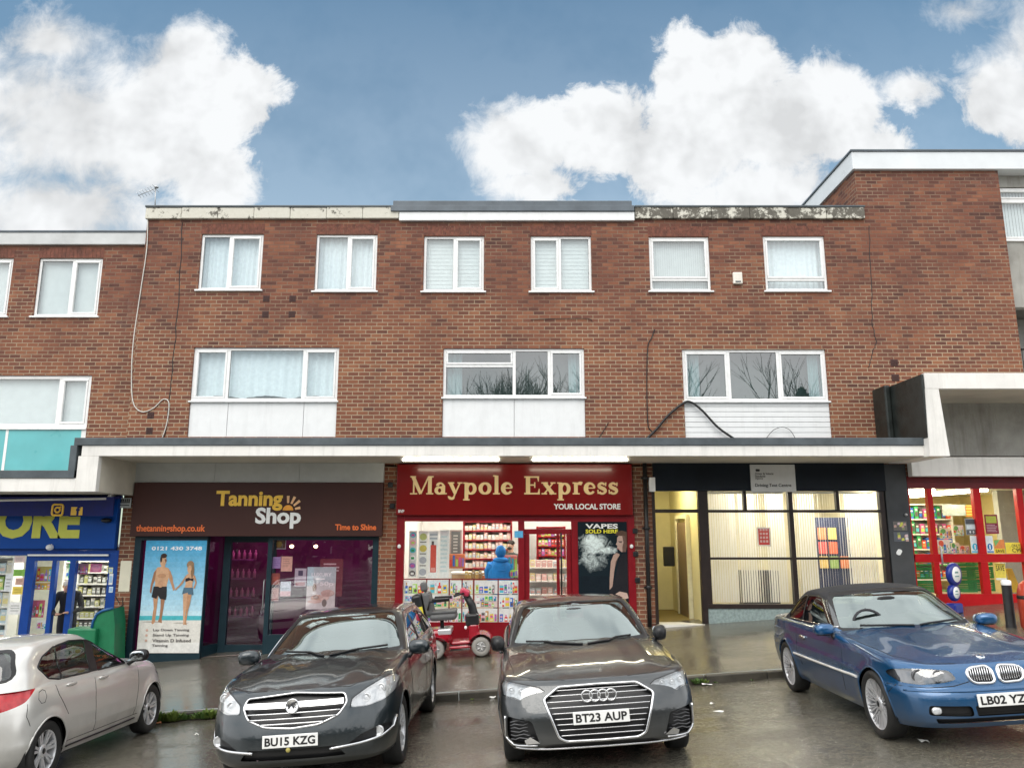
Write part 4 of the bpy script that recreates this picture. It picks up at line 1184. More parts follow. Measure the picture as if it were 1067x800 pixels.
for r, (y0, y1) in enumerate(rows):
    for c_, (a, bb) in enumerate(cols):
        n = (5, 6, 3, 3, 5, 5)[c_]
        paper((a, bb, y0, y1), SY, packs(n, 1 if r != 1 or c_ % 2 else 2), 'store window sticker with %s, %s' % (desc[r][c_], place[r]), 'window sticker', 'window_sticker', random.choice([(.80, .80, .78), (.78, .74, .72), (.70, .75, .78), (.8, .72, .70)]), 'stickers along the bottom of the red store window')
b = MB()
for a in (444, 467.8, 481.2, 493.5, 519): b.box(ax(a, 625) - .012, ax(a, 625) + .012, WY + .036, WY + .05, az(648), az(603.5))
b.box(xs_[1], xs_[2] - .02, WY + .0365, WY + .05, az(603.8), az(602.6)); b.build('glazing_bar', M_REDF, may)
# big lighter-like bottle posters on left upper window
paper((426, 434, 553, 601), WY + .30, [x for i in range(6) for x in ((.1, .9, i / 6 + .02, i / 6 + .14, random.choice(PAL), 'o'), (.3, .7, i / 6 + .05, i / 6 + .1, random.choice(PAL)))], 'strip of round colourful badges in the red store window', 'poster', 'poster', (.66, .68, .64))
paper((436, 445.5, 553, 602), WY + .30, [x for i in range(4) for x in ((.1, .9, i / 4 + .05, i / 4 + .2, random.choice([(.6, .5, .12), (.5, .55, .2), (.4, .42, .45)]), 'o'), (.15, .85, i / 4 + .0, i / 4 + .025, (.25, .25, .22)))], 'strip of yellow fruit pictures beside the round badges', 'poster', 'poster', (.76, .77, .72))
paper((446.5, 456.5, 553, 602), WY + .30, [(.2, .8, .12, .70, (.62, .10, .07)), (.3, .55, .70, .78, (.12, .1, .1)), (.28, .72, .14, .22, (.75, .35, .3)), (.1, .9, .82, .86, (.4, .45, .48)), (.1, .9, .9, .94, (.45, .5, .52))], 'white poster of a tall red vape stick in store window', 'poster', 'poster', (.78, .80, .77))
paper((458, 468, 552, 602), WY + .30, lines(.1, .9, .1, .9, 9, (.55, .66, .66)), 'pale poster of thin printed lines beside the red vape poster', 'poster', 'poster', (.74, .76, .73))
# wall shelves with goods
def shelving(name, label, x0, x1, Y, z0, z1, n, m, dep=.3):
    t = thing(name, label, 'shelves', ((x0 + x1) / 2, Y, z0))
    b = MB(); b.box(x0, x1, Y + dep, Y + dep + .03, z0, z1); b.build('back_panel', M_WWALL, t)
    for i in range(n + 1):
        z = z0 + (z1 - z0) * i / n
        b = MB(); b.box(x0, x1, Y, Y + dep - .001, z - .02, z + .012); b.build('shelf', m, t)
    for x in (x0 - .02, x1 + .02):
        b = MB(); b.box(x - .02, x + .02, Y - .005, Y + dep + .02, z0 - .02, z1 + .02); b.build('upright', m, t)
    return [z0 + (z1 - z0) * i / n + .012 for i in range(n)], (z1 - z0) / n - .032
BOX = {}
def goods(group, label, x0, x1, Y, zs, h, per, pal, seed=1, hmin=.55):
    rnd = random.Random(seed)
    protos = []
    for i in range(6):
        b = MB(); c = rnd.choice(pal); w = (x1 - x0) / per * rnd.uniform(.78, .92); hh = h * rnd.uniform(hmin, .92)
        b.col = c; b.box(-w / 2, w / 2, 0, .16, 0, hh)
        b.col = rnd.choice(pal); b.poly([(-w * .4, -.002, hh * .2), (w * .4, -.002, hh * .2), (w * .4, -.002, hh * .55), (-w * .4, -.002, hh * .55)])
        b.col = (.8, .8, .76); b.poly([(-w * .3, -.002, hh * .65), (w * .3, -.002, hh * .65), (w * .3, -.002, hh * .8), (-w * .3, -.002, hh * .8)])
        protos.append(b.build('goods_packet', GOODS, None))
    used = [False] * 6
    for z in zs:
        for j in range(per):
            k = rnd.randrange(6)
            if used[k]: o = protos[k].copy(); COL.objects.link(o)
            else: o = protos[k]; used[k] = True
            o.location = (x0 + (x1 - x0) * (j + .5) / per, Y + rnd.uniform(.01, .05), z)
            tag(o, label, 'packet', group)
    for k in range(6):
        if not used[k]: bpy.data.objects.remove(protos[k])
PALE = [(.72, .68, .55), (.75, .72, .70), (.62, .66, .60), (.70, .52, .45), (.75, .65, .30), (.5, .6, .65), (.66, .40, .36)]
gx0, gx1 = ax(483, 560, WY + 3), ax(532, 560, WY + 3)
zs1, h1 = shelving('wall_shelves', 'red edged wall shelves behind the store counter', gx0, gx1, WY + 3.4, az(603, WY + 3), az(543, WY + 3), 6, M_REDF)
goods('packets behind the store counter', 'pale packet on the red edged shelves behind the store counter', gx0, gx1, WY + 3.4, zs1, h1, 12, PALE, 5)
gx0, gx1 = ax(561.5, 570, WY + 3), ax(589, 570, WY + 3)
zs2, h2 = shelving('wall_shelves', 'red shelves of bright packets seen through the store door', gx0, gx1, WY + 3.4, az(590, WY + 3), az(549, WY + 3), 4, M_REDF)
goods('packets seen through the store door', 'bright packet on the red shelves seen through the store door', gx0, gx1, WY + 3.4, zs2, h2, 8, PAL, 6)
fz = FLOORZ(.8)
ct = thing('chiller_counter', 'white open chiller with tiered shelves seen through the store door', 'chiller', (ax(572), WY + 2.2, fz))
for i, z in enumerate((.25, .55, .85, 1.15)):
    b = MB(); b.box(ax(551, 600, WY + 2.2), ax(596, 600, WY + 2.2), WY + 2.2 + i * .08, WY + 2.9, fz + z - .03, fz + z); b.build('shelf', M_WWALL, ct)
b = MB(); b.box(ax(551, 600, WY + 2.2), ax(596, 600, WY + 2.2), WY + 2.9, WY + 2.95, fz, fz + 1.3); b.build('back_panel', M_WWALL, ct)
goods('groceries in the white chiller', 'grocery item on the white chiller seen through the store door', ax(552, 600, WY + 2.3), ax(595, 600, WY + 2.3), WY + 2.45, [fz + .25, fz + .55, fz + .85, fz + 1.15], .2, 7, PALE, 8)
cn = thing('shop_counter', 'store counter with sweet racks along its front', 'counter', (ax(505), WY + 1.6, fz))
b = MB(); b.box(ax(470, 600, WY + 1.8), ax(521, 600, WY + 1.8), WY + 2.0, WY + 2.5, fz, az(598, WY + 2)); b.build('cabinet', mat('beech_board', (.55, .40, .24), .4, var=.1), cn)
b = MB(); b.box(ax(470, 600, WY + 1.8) - .02, ax(521, 600, WY + 1.8) + .02, WY + 1.95, WY + 2.55, az(598, WY + 2) + .001, az(598, WY + 2) + .04); b.build('worktop', M_WWALL, cn)
goods('sweets along the counter front', 'sweet box on the rack along the store counter', ax(484, 600, WY + 1.7), ax(509, 600, WY + 1.7), WY + 1.75, [az(604, WY + 1.7)], .22, 7, [(.6, .42, .15), (.65, .2, .08), (.7, .55, .2), (.35, .25, .12)], 9)
cz = az(598, WY + 2) + .042
for k, (a, bb, h, c, lb_) in enumerate(((468, 484, .30, (.65, .22, .10), 'orange and green confectionery display box on the left of the counter'), (523, 539, .34, (.75, .25, .22), 'red striped snack display tray beside the blue hooded customer'), (527, 539, .14, (.38, .70, .10), 'lime green box under the red snack tray'))):
    b = MB(); b.col = c; x0, x1 = ax(a, 590, WY + 1.2), ax(bb, 590, WY + 1.2)
    zz = {0: az(592, WY + 1.2), 1: az(596, WY + 1.0), 2: az(601, WY + .9)}[k]; yy = WY + (1.2, 1.0, .9)[k]
    b.box(x0, x1, yy, yy + .25, zz, zz + h)
    for i in range(5):
        b.col = random.choice(PAL); xx = x0 + (x1 - x0) * (i + .15) / 5; b.box(xx, xx + (x1 - x0) / 5 * .7, yy - .02, yy - .001, zz + h * .15, zz + h * random.uniform(.6, .95))
    tag(b.build('display_box', GOODS, None), lb_, 'display box')
paper((468.5, 481, 552, 582), WY + 1.6, [(.12, .88, .1, .95, (.15, .17, .17))] + lines(.3, .7, .2, .85, 6, (.5, .55, .52)), 'dark framed price board hanging behind the red vape poster', 'price board', 'price_board', (.35, .30, .28))
paper((536, 545, 553, 560), WY - .024, [(.1, .9, .2, .8, (.12, .45, .75))], 'small blue sticker on the red store door post', 'sticker', 'sticker', (.10, .40, .70))
for k, px in enumerate((412.5 + 3.5, 658)):
    p = at(px, 569, WY - .03); b = MB(); b.ell((p.x, p.y - .01, p.z), (.035, .02, .04)); tag(b.build('alarm_button', M_WHL, None), ('left' if k == 0 else 'right') + ' small white button fixed on a red store door post', 'button', 'white buttons on the red posts')

# ---------------------------------------------------------------- test centre
M_NAVY = mat('navy_fascia', (.006, .010, .016), .45, var=.3, scale=2, spec=.25)
M_BRN = mat('dark_brown_frame', (.020, .012, .010), .4, var=.2)
dt = thing('shopfront', 'dark framed office front with lit vertical blinds and cream hallway door', 'shop front', (ax(800), WY, pave_z(4, WY)))
zh = az(511.5)
b = MB(); x0, x1 = ax(680, 500), ax(921, 500)
b.box(x0, x1, WY - .06, WY + .1, zh + .001, ZF(475) + .1); b.build('lintel', M_NAVY, dt)
f = MB()
X = lambda p, q=590: ax(p, q)
zd = az(651); zsill = az(632)
for a, c, lo in ((681.5, 684.5, zd), (730, 735.5, zd), (922, 927, zsill)): f.box(X(a), X(c), WY - .03, WY + .09, lo - .35, zh)
f.box(X(735.5) + .001, X(922) - .001, WY - .03, WY + .09, zsill - .03, zsill + .05)
f.box(X(684.5) + .001, X(730) - .001, WY - .028, WY + .09, az(534), az(530.5))
for a, c in ((735.5, 825.5), (830, 922)): f.box(X(a) + .001, X(c) - .001, WY - .028, WY + .09, az(533.8), az(531)); f.box(X(a) + .001, X(c) - .001, WY - .026, WY + .08, az(582.8), az(580.4))
f.box(X(825.5), X(830), WY - .032, WY + .09, zsill + .051, zh)
for a in (776, 872.5): f.box(ax(a, 522) - .03, ax(a, 522) + .03, WY - .024, WY + .08, az(531) + .001, zh - .001)
f.box(X(735.5) + .001, X(740.5), WY - .022, WY + .08, zsill + .051, zh - .001)
f.build('frame', M_BRN, dt)
b = MB(); b.box(X(735.5) + .001, X(926), WY - .01, WY + .09, pave_z(4, WY) - .3, zsill - .031); b.build('stall_riser', mat('mottled_green_panel', (.24, .30, .29), .35, var=.25, scale=22, bump=.1), dt)
b = MB(); b.box(X(683), X(731), WY - .08, WY + .35, zd - .25, zd + .02); b.build('doorstep', mat('pale_doorstep', (.62, .60, .55), .5, var=.06), dt)
for a, c in ((740.5, 825.5), (830, 922)):
    g = MB(); g.poly([(X(a), WY + .02, zsill + .05), (X(c), WY + .02, zsill + .05), (X(c), WY + .02, zh), (X(a), WY + .02, zh)]); g.build('window_pane', M_SHOPGLASS, dt)
g = MB(); g.poly([(X(684.5), WY + .02, az(531)), (X(730), WY + .02, az(531)), (X(730), WY + .02, zh), (X(684.5), WY + .02, zh)]); g.build('window_pane', M_SHOPGLASS, dt)
M_CRW = mat('cream_wall', (.66, .60, .34), .6, var=.04)
HX0, HX1 = X(681.5) + .02, X(732)
hb = WY + 3.0
b = MB()
xw = HX0 + .45
b.poly([(xw, hb, zd - .05), (HX1 + .9, hb, zd - .05), (HX1 + .9, hb, zh + .3), (xw, hb, zh + .3)])
b.poly([(HX0, WY + .1, zd - .05), (xw, hb, zd - .05), (xw, hb, zh + .3), (HX0, WY + .1, zh + .3)])
b.poly([(HX1, WY + .1, zd - .05), (HX1, hb, zd - .05), (HX1, hb, zh + .3), (HX1, WY + .1, zh + .3)])
b.build('interior_wall', M_CRW, dt)
b = MB(); b.poly([(HX0, WY + .1, zd + .015), (HX1 + .9, WY + .1, zd + .015), (HX1 + .9, hb, zd + .015), (HX0, hb, zd + .015)]); b.build('interior_floor', mat('olive_carpet', (.16, .12, .035), .9, var=.15, scale=30), dt)
b = MB(); b.poly([(HX0, WY + .1, zh + .3), (HX1 + .9, WY + .1, zh + .3), (HX1 + .9, hb, zh + .3), (HX0, hb, zh + .3)]); b.build('ceiling', M_CRW, dt)
LW = emit('office_tube', (1, .90, .62), 55)
b = MB(); b.box(HX0 + .25, HX0 + .40, WY + .4, WY + 1.6, zh + .22, zh + .28); b.build('strip_light', LW, dt)
# inner door standing ajar, dark skirting door, and its frame
b = MB(); b.box(HX1 - .06, HX1 - .01, WY + 1.0, WY + 2.0, zd + .02, zd + 2.0); b.build('inner_door', mat('dim_brown_door', (.16, .11, .07), .5), dt)
b = MB()
for y in (WY + .92, WY + 2.0): b.box(HX1 - .09, HX1 - .005, y, y + .08, zd + .02, zd + 2.08)
b.box(HX1 - .09, HX1 - .005, WY + .921, WY + 2.079, zd + 2.081, zd + 2.16); b.build('door_frame', mat('cream_gloss', (.72, .68, .48), .3), dt)
b = MB(); b.box(HX0 - .01, HX0 + .05, WY + .11, WY + .19, zd, zd + 1.95); b.build('door_edge', M_BRN, dt)
tb = MB(); p = at(697, 579, WY + 1.6); tb.box(p.x - .12, p.x + .12, WY + 1.55, WY + 1.66, p.z - .22, p.z + .2, b=.02); tag(tb.build('wall_telephone', M_BLACK, None), 'black wall phone on the cream hallway wall', 'telephone')
WX0, WX1 = X(735.5), X(926)
room(dt, WX0 + .01, WX1 - .01, WY + 3.2, zd - .05, zh + .3, mat('warm_cream_wall', (.72, .66, .48), .6, var=.04), MATS['olive_carpet'], mat('cream_ceiling', (.72, .68, .55), .7), [(WX0 + .5, WX0 + 2.0, WY + .75, WY + .95), (WX0 + 2.4, WX0 + 3.6, WY + .75, WY + .95)], 75.0, (1, .94, .80))
# vertical blinds: slats of one blind per pane
def vblind(a, c, n, ang, gap=()):
    b = MB(); x0, x1 = X(a), X(c)
    for i in range(n):
        t = (i + .5) / n
        if any(g0 < t < g1 for g0, g1 in gap): an = radians(58 + random.uniform(-10, 10))
        else: an = radians(ang + random.uniform(-7, 7))
        x = x0 + (x1 - x0) * t; w = (x1 - x0) / n * .50
        dx, dy_ = cos(an) * w, sin(an) * w
        b.poly([(x - dx, WY + .22 - dy_, zsill + .07), (x + dx, WY + .22 + dy_, zsill + .07), (x + dx, WY + .22 + dy_, zh - .04), (x - dx, WY + .22 - dy_, zh - .04)])
    m = bpy.data.materials.get('blind_fabric')
    if not m:
        m = bpy.data.materials.new('blind_fabric'); t = NT(m)
        d1 = t.n('ShaderNodeBsdfDiffuse'); t.set(d1.inputs[0], (.88, .87, .86)); d2 = t.n('ShaderNodeBsdfTranslucent'); t.set(d2.inputs[0], (.80, .77, .70))
        mx = t.n('ShaderNodeMixShader'); mx.inputs[0].default_value = .6; t.t.links.new(d1.outputs[0], mx.inputs[1]); t.t.links.new(d2.outputs[0], mx.inputs[2]); t.out(mx)
    b.build('vertical_blind', m, dt)
    r = MB(); r.box(x0, x1, WY + .19, WY + .25, zh - .035, zh - .005); r.build('blind_rail', M_WHITE, dt)
vblind(741.5, 824.5, 32, 24, ((.37, .41), (.63, .78)))
vblind(831, 921, 34, 26, ((.0, .08), (.28, .66)))
nb = thing('notice_board', 'blue notice board with leaflets seen through the office blinds', 'notice board', (ax(880), WY + 1.6, zd + 1))
q = RR(853, 907, 539, 622, WY + 1.6)
b = MB(); b.box(q[0], q[1], WY + 1.62, WY + 1.66, q[2], q[3]); b.build('board', mat('navy_board', (.03, .04, .09), .5), nb)
b = MB()
random.seed(21)
for r_ in range(3):
    for c_ in range(5):
        if random.random() < .12: continue
        b.col = random.choice([(.66, .16, .10), (.7, .26, .14), (.30, .42, .16), (.75, .72, .6), (.6, .12, .12), (.7, .5, .2)])
        u0 = q[0] + (q[1] - q[0]) * (c_ + .1) / 5; u1 = q[0] + (q[1] - q[0]) * (c_ + .9) / 5
        v0 = q[2] + (q[3] - q[2]) * (.36 + r_ * .18); b.box(u0, u1, WY + 1.60, WY + 1.618, v0, v0 + (q[3] - q[2]) * .15)
b.build('leaflet', PRINT, nb)
paper((789, 803, 549, 569), WY + .10, [(.1, .9, .08, .92, (.70, .08, .07))] + [(.2 + .22 * i, .36 + .22 * i, .2 + .2 * j, .32 + .2 * j, (.8, .5, .45)) for i in range(3) for j in range(4)], 'red and white notice fixed inside the office window', 'notice', 'notice', (.78, .70, .62))
dc = MB(); x0 = at(774, 600, WY + 1.9).x; x1 = at(812, 600, WY + 1.9).x
dc.box(x0, x1, WY + 1.9, WY + 2.3, zd, zd + .95, b=.02); tag(dc.build('filing_cabinet', mat('dark_grey_cabinet', (.06, .06, .065), .4), None), 'dark cabinet glimpsed through blinds of the office window', 'cabinet')
# sign
sg = sign('shop_sign', 'white square office sign with small black lettering on the navy fascia', 'shop sign', RR(782.3, 829, 483.8, 512.2, WY - .10), WY - .10, WY - .061, mat('white_sign', (.62, .62, .60), .4, var=.04, dirt=.1))
YD = WY - .106; M_BLK = mat('black_letters', (.03, .03, .03), .5)
letters(sg, M_BLK, 'Driving Test Centre', RR(787, 824.5, 503.6, 508, YD), YD, .01)
for i, (s, w) in enumerate((('Driver & Vehicle', 20), ('Standards', 11), ('Agency', 8.5))): letters(sg, M_BLK, s, RR(787, 787 + w * .95, 492.2 + i * 2.6, 494.4 + i * 2.6, YD), YD, .0)
b = MB(); q = RR(787.5, 791.5, 488.3, 491, YD); b.box(q[0], q[1], YD, YD + .005, q[2], (q[2] + q[3]) / 2); 
for i in range(3):
    u = q[0] + (q[1] - q[0]) * (i + .5) / 3; b.prism([(u - .025, YD, (q[2] + q[3]) / 2 + .001), (u + .025, YD, (q[2] + q[3]) / 2 + .001), (u, YD, q[3])], (0, .005, 0))
b.build('crest', M_BLK, sg)

# ---------------------------------------------------------------- right red framed supermarket
M_RB = mat('bright_red_frame', (.42, .007, .010), .35, var=.1, spec=.3)
M_DR = mat('dark_red_header', (.14, .006, .010), .4, var=.15)
sp_ = thing('shopfront', 'bright red framed supermarket front with posters at the right edge', 'shop front', (ax(1010), WY, pave_z(9, WY)))
SYF = WY - .02
zt_ = az(496.5); zm0, zm1 = az(585.5), az(577); zl = az(618.5); zbt = az(630)
XX = lambda p, q=560: at(p, q, SYF).x
f = MB()
PX1 = XX(1140)
f.box(XX(950.5), PX1, SYF, SYF + .1, zm0, zm1)
f.box(XX(972), PX1, SYF, SYF + .1, zbt - .12, zl)
posts = [(970.5, 976), (1019, 1026.5), (1064.5, 1071), (1115, 1122)]
for a, c in posts:
    f.box(XX(a), XX(c), SYF - .004, SYF + .1, zm1 + .001, az(509)); f.box(XX(a), XX(c), SYF - .004, SYF + .1, zl + .001, zm0 - .001)
f.box(XX(949), XX(951.5), SYF, SYF + .1, zl, az(509))
f.build('frame', M_RB, sp_)
b = MB(); b.box(at(944, 500, SYF).x, PX1, SYF - .03, SYF + .1, az(502), zt_); b.box(at(944.5, 500, SYF).x, PX1, SYF - .01, SYF + .1, az(509) + .001, az(502) - .001); b.build('lintel', M_DR, sp_)
g = MB(); g.poly([(XX(951), SYF + .05, zl), (PX1, SYF + .05, zl), (PX1, SYF + .05, az(509)), (XX(951), SYF + .05, az(509))]); g.build('window_pane', M_SHOPGLASS, sp_)
h = MB(); h.tube([(XX(978), SYF - .02, zm0 - .06), (XX(978), SYF - .05, zm0), (XX(978), SYF - .05, zm1 + .1), (XX(978), SYF - .02, zm1 + .16)], .018, 8); h.build('handle', M_STEEL, sp_)
room(sp_, XX(950.5), PX1, WY + 4.5, pave_z(9, WY) + .02, az(507), mat('butter_wall', (.72, .60, .30), .6, var=.05), mat('cream_lino', (.5, .46, .36), .3), mat('white_ceiling2', (.78, .76, .68), .6), [(8.6, 8.8, WY + .4, WY + 3.2), (9.7, 9.9, WY + .4, WY + 3.2)], 26.0, (1, .90, .64))
SPL = SYF + .055
paper((982, 1007, 525.5, 537), WY + 1.5, [(.3, .8, .3, .75, (.85, .78, .45), 'Bar', .03)], 'grey banner with pale lettering hanging inside the supermarket', 'banner', 'banner', (.42, .48, .46))
paper((1006, 1015.5, 526, 538), WY + 1.5, [(.0, 1, i / 4, i / 4 + .12, (.75, .25, .05)) for i in range(4)], 'orange striped panel beside the grey supermarket banner', 'banner', 'banner', (.8, .6, .15))
paper((1006, 1017.5, 540, 557), SPL, [(.05, .95, .66, .95, (.1, .1, .11)), (.1, .9, .35, .6, (.7, .75, .78)), (.05, .95, .03, .3, (.12, .12, .13)), (.3, .45, .1, .25, (.7, .7, .7), 'o'), (.6, .75, .1, .25, (.7, .7, .7), 'o')], 'black and grey notice on the supermarket window', 'notice', 'notice', (.4, .42, .43))
for k, (a, c) in enumerate(((1011.5, 1020), (1027.5, 1035))):
    paper((a, c, 558, 576), SPL, [(.1, .9, .62, .92, (.72, .75, .78)), (.15, .85, .16, .56, (.02, .18, .42) if k else (.05, .42, .62), 'o'), (.42, .58, .22, .48, (.85, .85, .85)), (.05, .95, .03, .12, (.05, .2, .5) if k else (.1, .5, .7))], 'white card with a %s disc on the red supermarket frame' % ('navy' if k else 'cyan'), 'notice', 'notice', (.78, .80, .80))
paper((1026.5, 1040, 536, 556), SPL + .01, [(.1, .9, .56, .92, (.45, .48, .08))] + lines(.1, .9, .08, .5, 5, (.55, .35, .38)), 'maroon and olive poster behind the supermarket glass', 'poster', 'poster', (.25, .03, .06))
paper((1036, 1047, 562, 576.5), SPL + .01, [(.0, 1, .36, 1, (.75, .25, .08)), (0, .6, .6, 1, (.2, .45, .15), 'poly', [(0, .95), (.6, 1), (.1, .5)]), (.08, .92, .06, .3, (.12, .09, .02), 'SAVE', .03)], 'orange and yellow SAVE price card above the red rail', 'price card', 'price_card', (.85, .62, .06))
paper((1048, 1066, 565, 576.5), SPL + .012, [(.35, .85, .55, .85, (.15, .12, .03), 'ONLY', .03), (.35, .9, .1, .5, (.15, .12, .03), 'C99', .03)], 'yellow price card at the right end of the red rail', 'price card', 'price_card', (.85, .68, .08))
paper((1037, 1048, 587, 604), SPL + .02, [(.1, .9, .55, .9, (.15, .12, .03), 'SAVE', .03), (.0, 1, 0, .12, (.8, .8, .78))], 'yellow SAVE price card below the red rail', 'price card', 'price_card', (.82, .64, .10))
b = MB(); q = RR(1050, 1057, 592, 617, WY + .5)
b.prism([(q[0], WY + .5, q[3]), (q[0] + .12, WY + .5, q[3]), (q[1] + .12, WY + .5, q[2]), (q[1] - .05, WY + .5, q[2])], (0, .05, 0)); tag(b.build('floor_sign', mat('yellow_plastic', (.75, .52, .04), .4), None), 'yellow leaning floor sign inside the supermarket window', 'floor sign')
random.seed(31)
for k, (a, c, y0, y1) in enumerate(((977, 990, 562, 576.5), (991, 1000, 565, 576.5), (1000, 1010, 568, 576.5), (979, 992, 550, 561), (993, 1004, 547, 558))):
    paper((a, c, y0, y1), WY + .45 + k * .02, packs(2) + [(.1, .5, .5, .95, random.choice([(.8, .65, .08), (.15, .4, .12), (.75, .15, .08)]), 'o')], 'colourful offer card in the supermarket window with %s' % ['a green corner, lowest left', 'a yellow burst, lower centre', 'red fruit, beside the cyan disc card', 'grey lettering, upper left', 'a pink square, upper centre'][k], 'offer card', 'offer_card', random.choice([(.8, .7, .5), (.75, .5, .4), (.8, .78, .7)]), 'offer cards in the supermarket window')
# green crates inside
cr = None
for i, (px, Yd) in enumerate(((965, .5), (1003, .5), (1022, .8))):
    for j in range(3):
        if cr is None:
            cr = thing('green_crate', '', 'crate', (0, 0, 0))
            b = MB(); ring(b, -.28, .28, 0, .24, .05, 0, .02, b=.006); b.box(-.28, .28, .021, .38, 0, .02); b.build('crate_side', mat('green_plastic', (.03, .27, .06), .4, var=.15), cr)
            b = MB()
            for s in range(4): b.box(-.225, .225, .004, .014, .06 + s * .036, .085 + s * .036)
            b.build('slat', MATS['green_plastic'], cr); o = cr
        else: o = copy_tree(cr)
        p = at(px, 600, WY + Yd)
        o.location = (p.x, WY + Yd, pave_z(9, WY) + .22 + j * .26)
        o['label'] = 'green plastic crate inside the supermarket window, %s of the %s stack' % (['bottom', 'middle', 'top'][j], ['left', 'centre', 'right'][i]); o['category'] = 'crate'; o['group'] = 'green crates in the supermarket window'
gx0, gx1 = at(952, 560, WY + 2.5).x, at(1016, 560, WY + 2.5).x
zs3, h3 = shelving('wall_shelves', 'tall stocked shelves at the back of the supermarket', gx0, gx1, WY + 3.4, pave_z(9, WY) + .3, pave_z(9, WY) + 2.1, 5, M_WWALL)
goods('packets on the supermarket shelves', 'packet on the tall shelves at the back of the supermarket', gx0, gx1, WY + 3.4, zs3, h3, 13, PAL, 12)

# ---------------------------------------------------------------- left blue store
M_BLUE = mat('blue_sign_panel', (.004, .060, .30), .4, var=.08, scale=1.2, spec=.22)
M_BLUEF = mat('blue_frame', (.006, .050, .26), .4, var=.12, spec=.3)
M_NAVYF = mat('navy_awning_cloth', (.008, .014, .12), .7, var=.2, scale=6, bump=.2)
M_LIME = mat('lime_letters', (.60, .62, .09), .4, var=.04)
BX1 = at(121, 560, WY).x
bs = sign('shop_sign', 'blue fascia sign with tall lime capitals half hidden by the awning', 'shop sign', (-15, at(121, 548, WY - .12).x, az(571.5, WY - .12), az(514, WY - .12)), WY - .12, WY - .01, M_BLUE)
letters(bs, M_LIME, 'STORE', RR(-52, 84, 524, 561, WY - .13), WY - .13, .05)
aw = thing('awning', 'rolled navy awning with white front bar over the blue shop', 'awning', (-10, WY, az(530)))
AY = WY - .45
b = MB()
q0, q1 = at(0, 524, AY), at(118, 537, AY)
zA1, zA0 = az(514.5, AY), az(537.5, AY - .02)
b.prism([(-15, AY, zA0), (-15, AY - .012, zA0), (-15, AY - .05, zA1 - .06), (-15, WY - .14, ZF(512) - .01), (-15, WY - .13, ZF(512) - .05), (-15, AY, zA1 - .1)], (q1.x + 15, 0, 0)); b.build('cloth', M_NAVYF, aw)
b = MB(); b.tube([(-15, AY - .045, az(525.5, AY)), (at(112, 519, AY).x, AY - .045, az(519.5, AY))], .022, 8); b.tube([at(112, 519.5, AY), at(115, 516, AY), at(119, 516.5, WY - .2)], .035, 8); b.build('front_bar', M_WHITE, aw)
YI = AY - .03
def icon(m, parts, nm):
    b = MB()
    parts(b); b.build(nm, m, aw)
q = RR(54.2, 65.8, 525.6, 536.4, YI)
def inst(b):
    cx, cz, r = (q[0] + q[1]) / 2, (q[2] + q[3]) / 2, (q[1] - q[0]) / 2
    pts = []
    for k in range(4):
        for i in range(5):
            a = radians(k * 90 + i * 22.5); sx, sz = [(1, 1), (-1, 1), (-1, -1), (1, -1)][k]
            pts.append((cx + sx * r * .6 + r * .35 * cos(a), YI, cz + sz * r * .6 + r * .35 * sin(a)))
    b.tube(pts, .022, 6, closed=True)
    b.tube([(cx + r * .45 * cos(t * pi / 8), YI, cz + r * .45 * sin(t * pi / 8)) for t in range(16)], .020, 6, closed=True)
    b.ell((cx + r * .52, YI, cz + r * .52), (.018, .012, .018))
icon(M_YEL, inst, 'camera_logo')
q2 = RR(74, 86, 525.4, 536.6, YI)
b = MB(); b.box(q2[0], q2[1], YI, YI + .01, q2[2], q2[3]); o = b.build('square_logo', M_YEL, aw)
b = MB(); add_text(b, 'f', q2[0] + .10, q2[1] - .04, q2[2] - .0, q2[3] - .03, YI - .004, .05); b.build('logo_letter', M_NAVYF, aw)
bf = thing('shopfront', 'blue framed shop front with open door and stocked windows at left', 'shop front', (ax(60), WY, pave_z(-9, WY)))
zh = az(573); zbb = pave_z(-9, WY) - .5
f = MB()
YB = lambda p: at(p, 600, WY).x
for a, c in ((25.5, 34.5), (53, 57.5), (71.5, 77.5), (112, 121.5)): f.box(YB(a), YB(c), WY, WY + .1, zbb, zh)
f.box(-15, YB(34.5), WY + .002, WY + .1, az(578.5), zh); f.box(YB(34.5) + .001, YB(121) - .001, WY + .002, WY + .1, az(584), zh - .001)
f.build('frame', M_BLUEF, bf)
b = MB(); b.box(-15, BX1, WY - .005, WY + .1, zh + .001, az(500)); b.build('lintel', M_BLUEF, bf)
b = MB(); b.box(YB(28), YB(112), WY - .06, WY - .02, az(579), az(577.2)); b.build('door_rail', M_WHITE, bf)
for a, c in ((-80, 25.5), (34.5, 53), (77.5, 112)):
    g = MB(); g.poly([(YB(a), WY + .05, zbb), (YB(c), WY + .05, zbb), (YB(c), WY + .05, az(578)), (YB(a), WY + .05, az(578))]); g.build('window_pane', M_SHOPGLASS, bf)
room(bf, -15, BX1 - .05, WY + 4.5, pave_z(-9, WY) - .1, az(570), mat('pale_shop_wall', (.70, .70, .62), .6), mat('grey_lino', (.3, .3, .28), .35), MATS['white_ceiling'], [(-9.9, -9.75, WY + .3, WY + 3.2), (-8.8, -8.65, WY + .3, WY + 3.2), (-11.5, -11.35, WY + .3, WY + 3.2)], 26.0, (1, .97, .85))
fz = pave_z(-9, WY)
gx0, gx1 = at(79, 600, WY + 1.2).x, at(113, 600, WY + 1.2).x
zs4, h4 = shelving('wall_shelves', 'tightly stocked shelves right of the blue shop door', gx0, gx1, WY + 1.3, fz + .1, fz + 2.0, 8, M_WWALL)
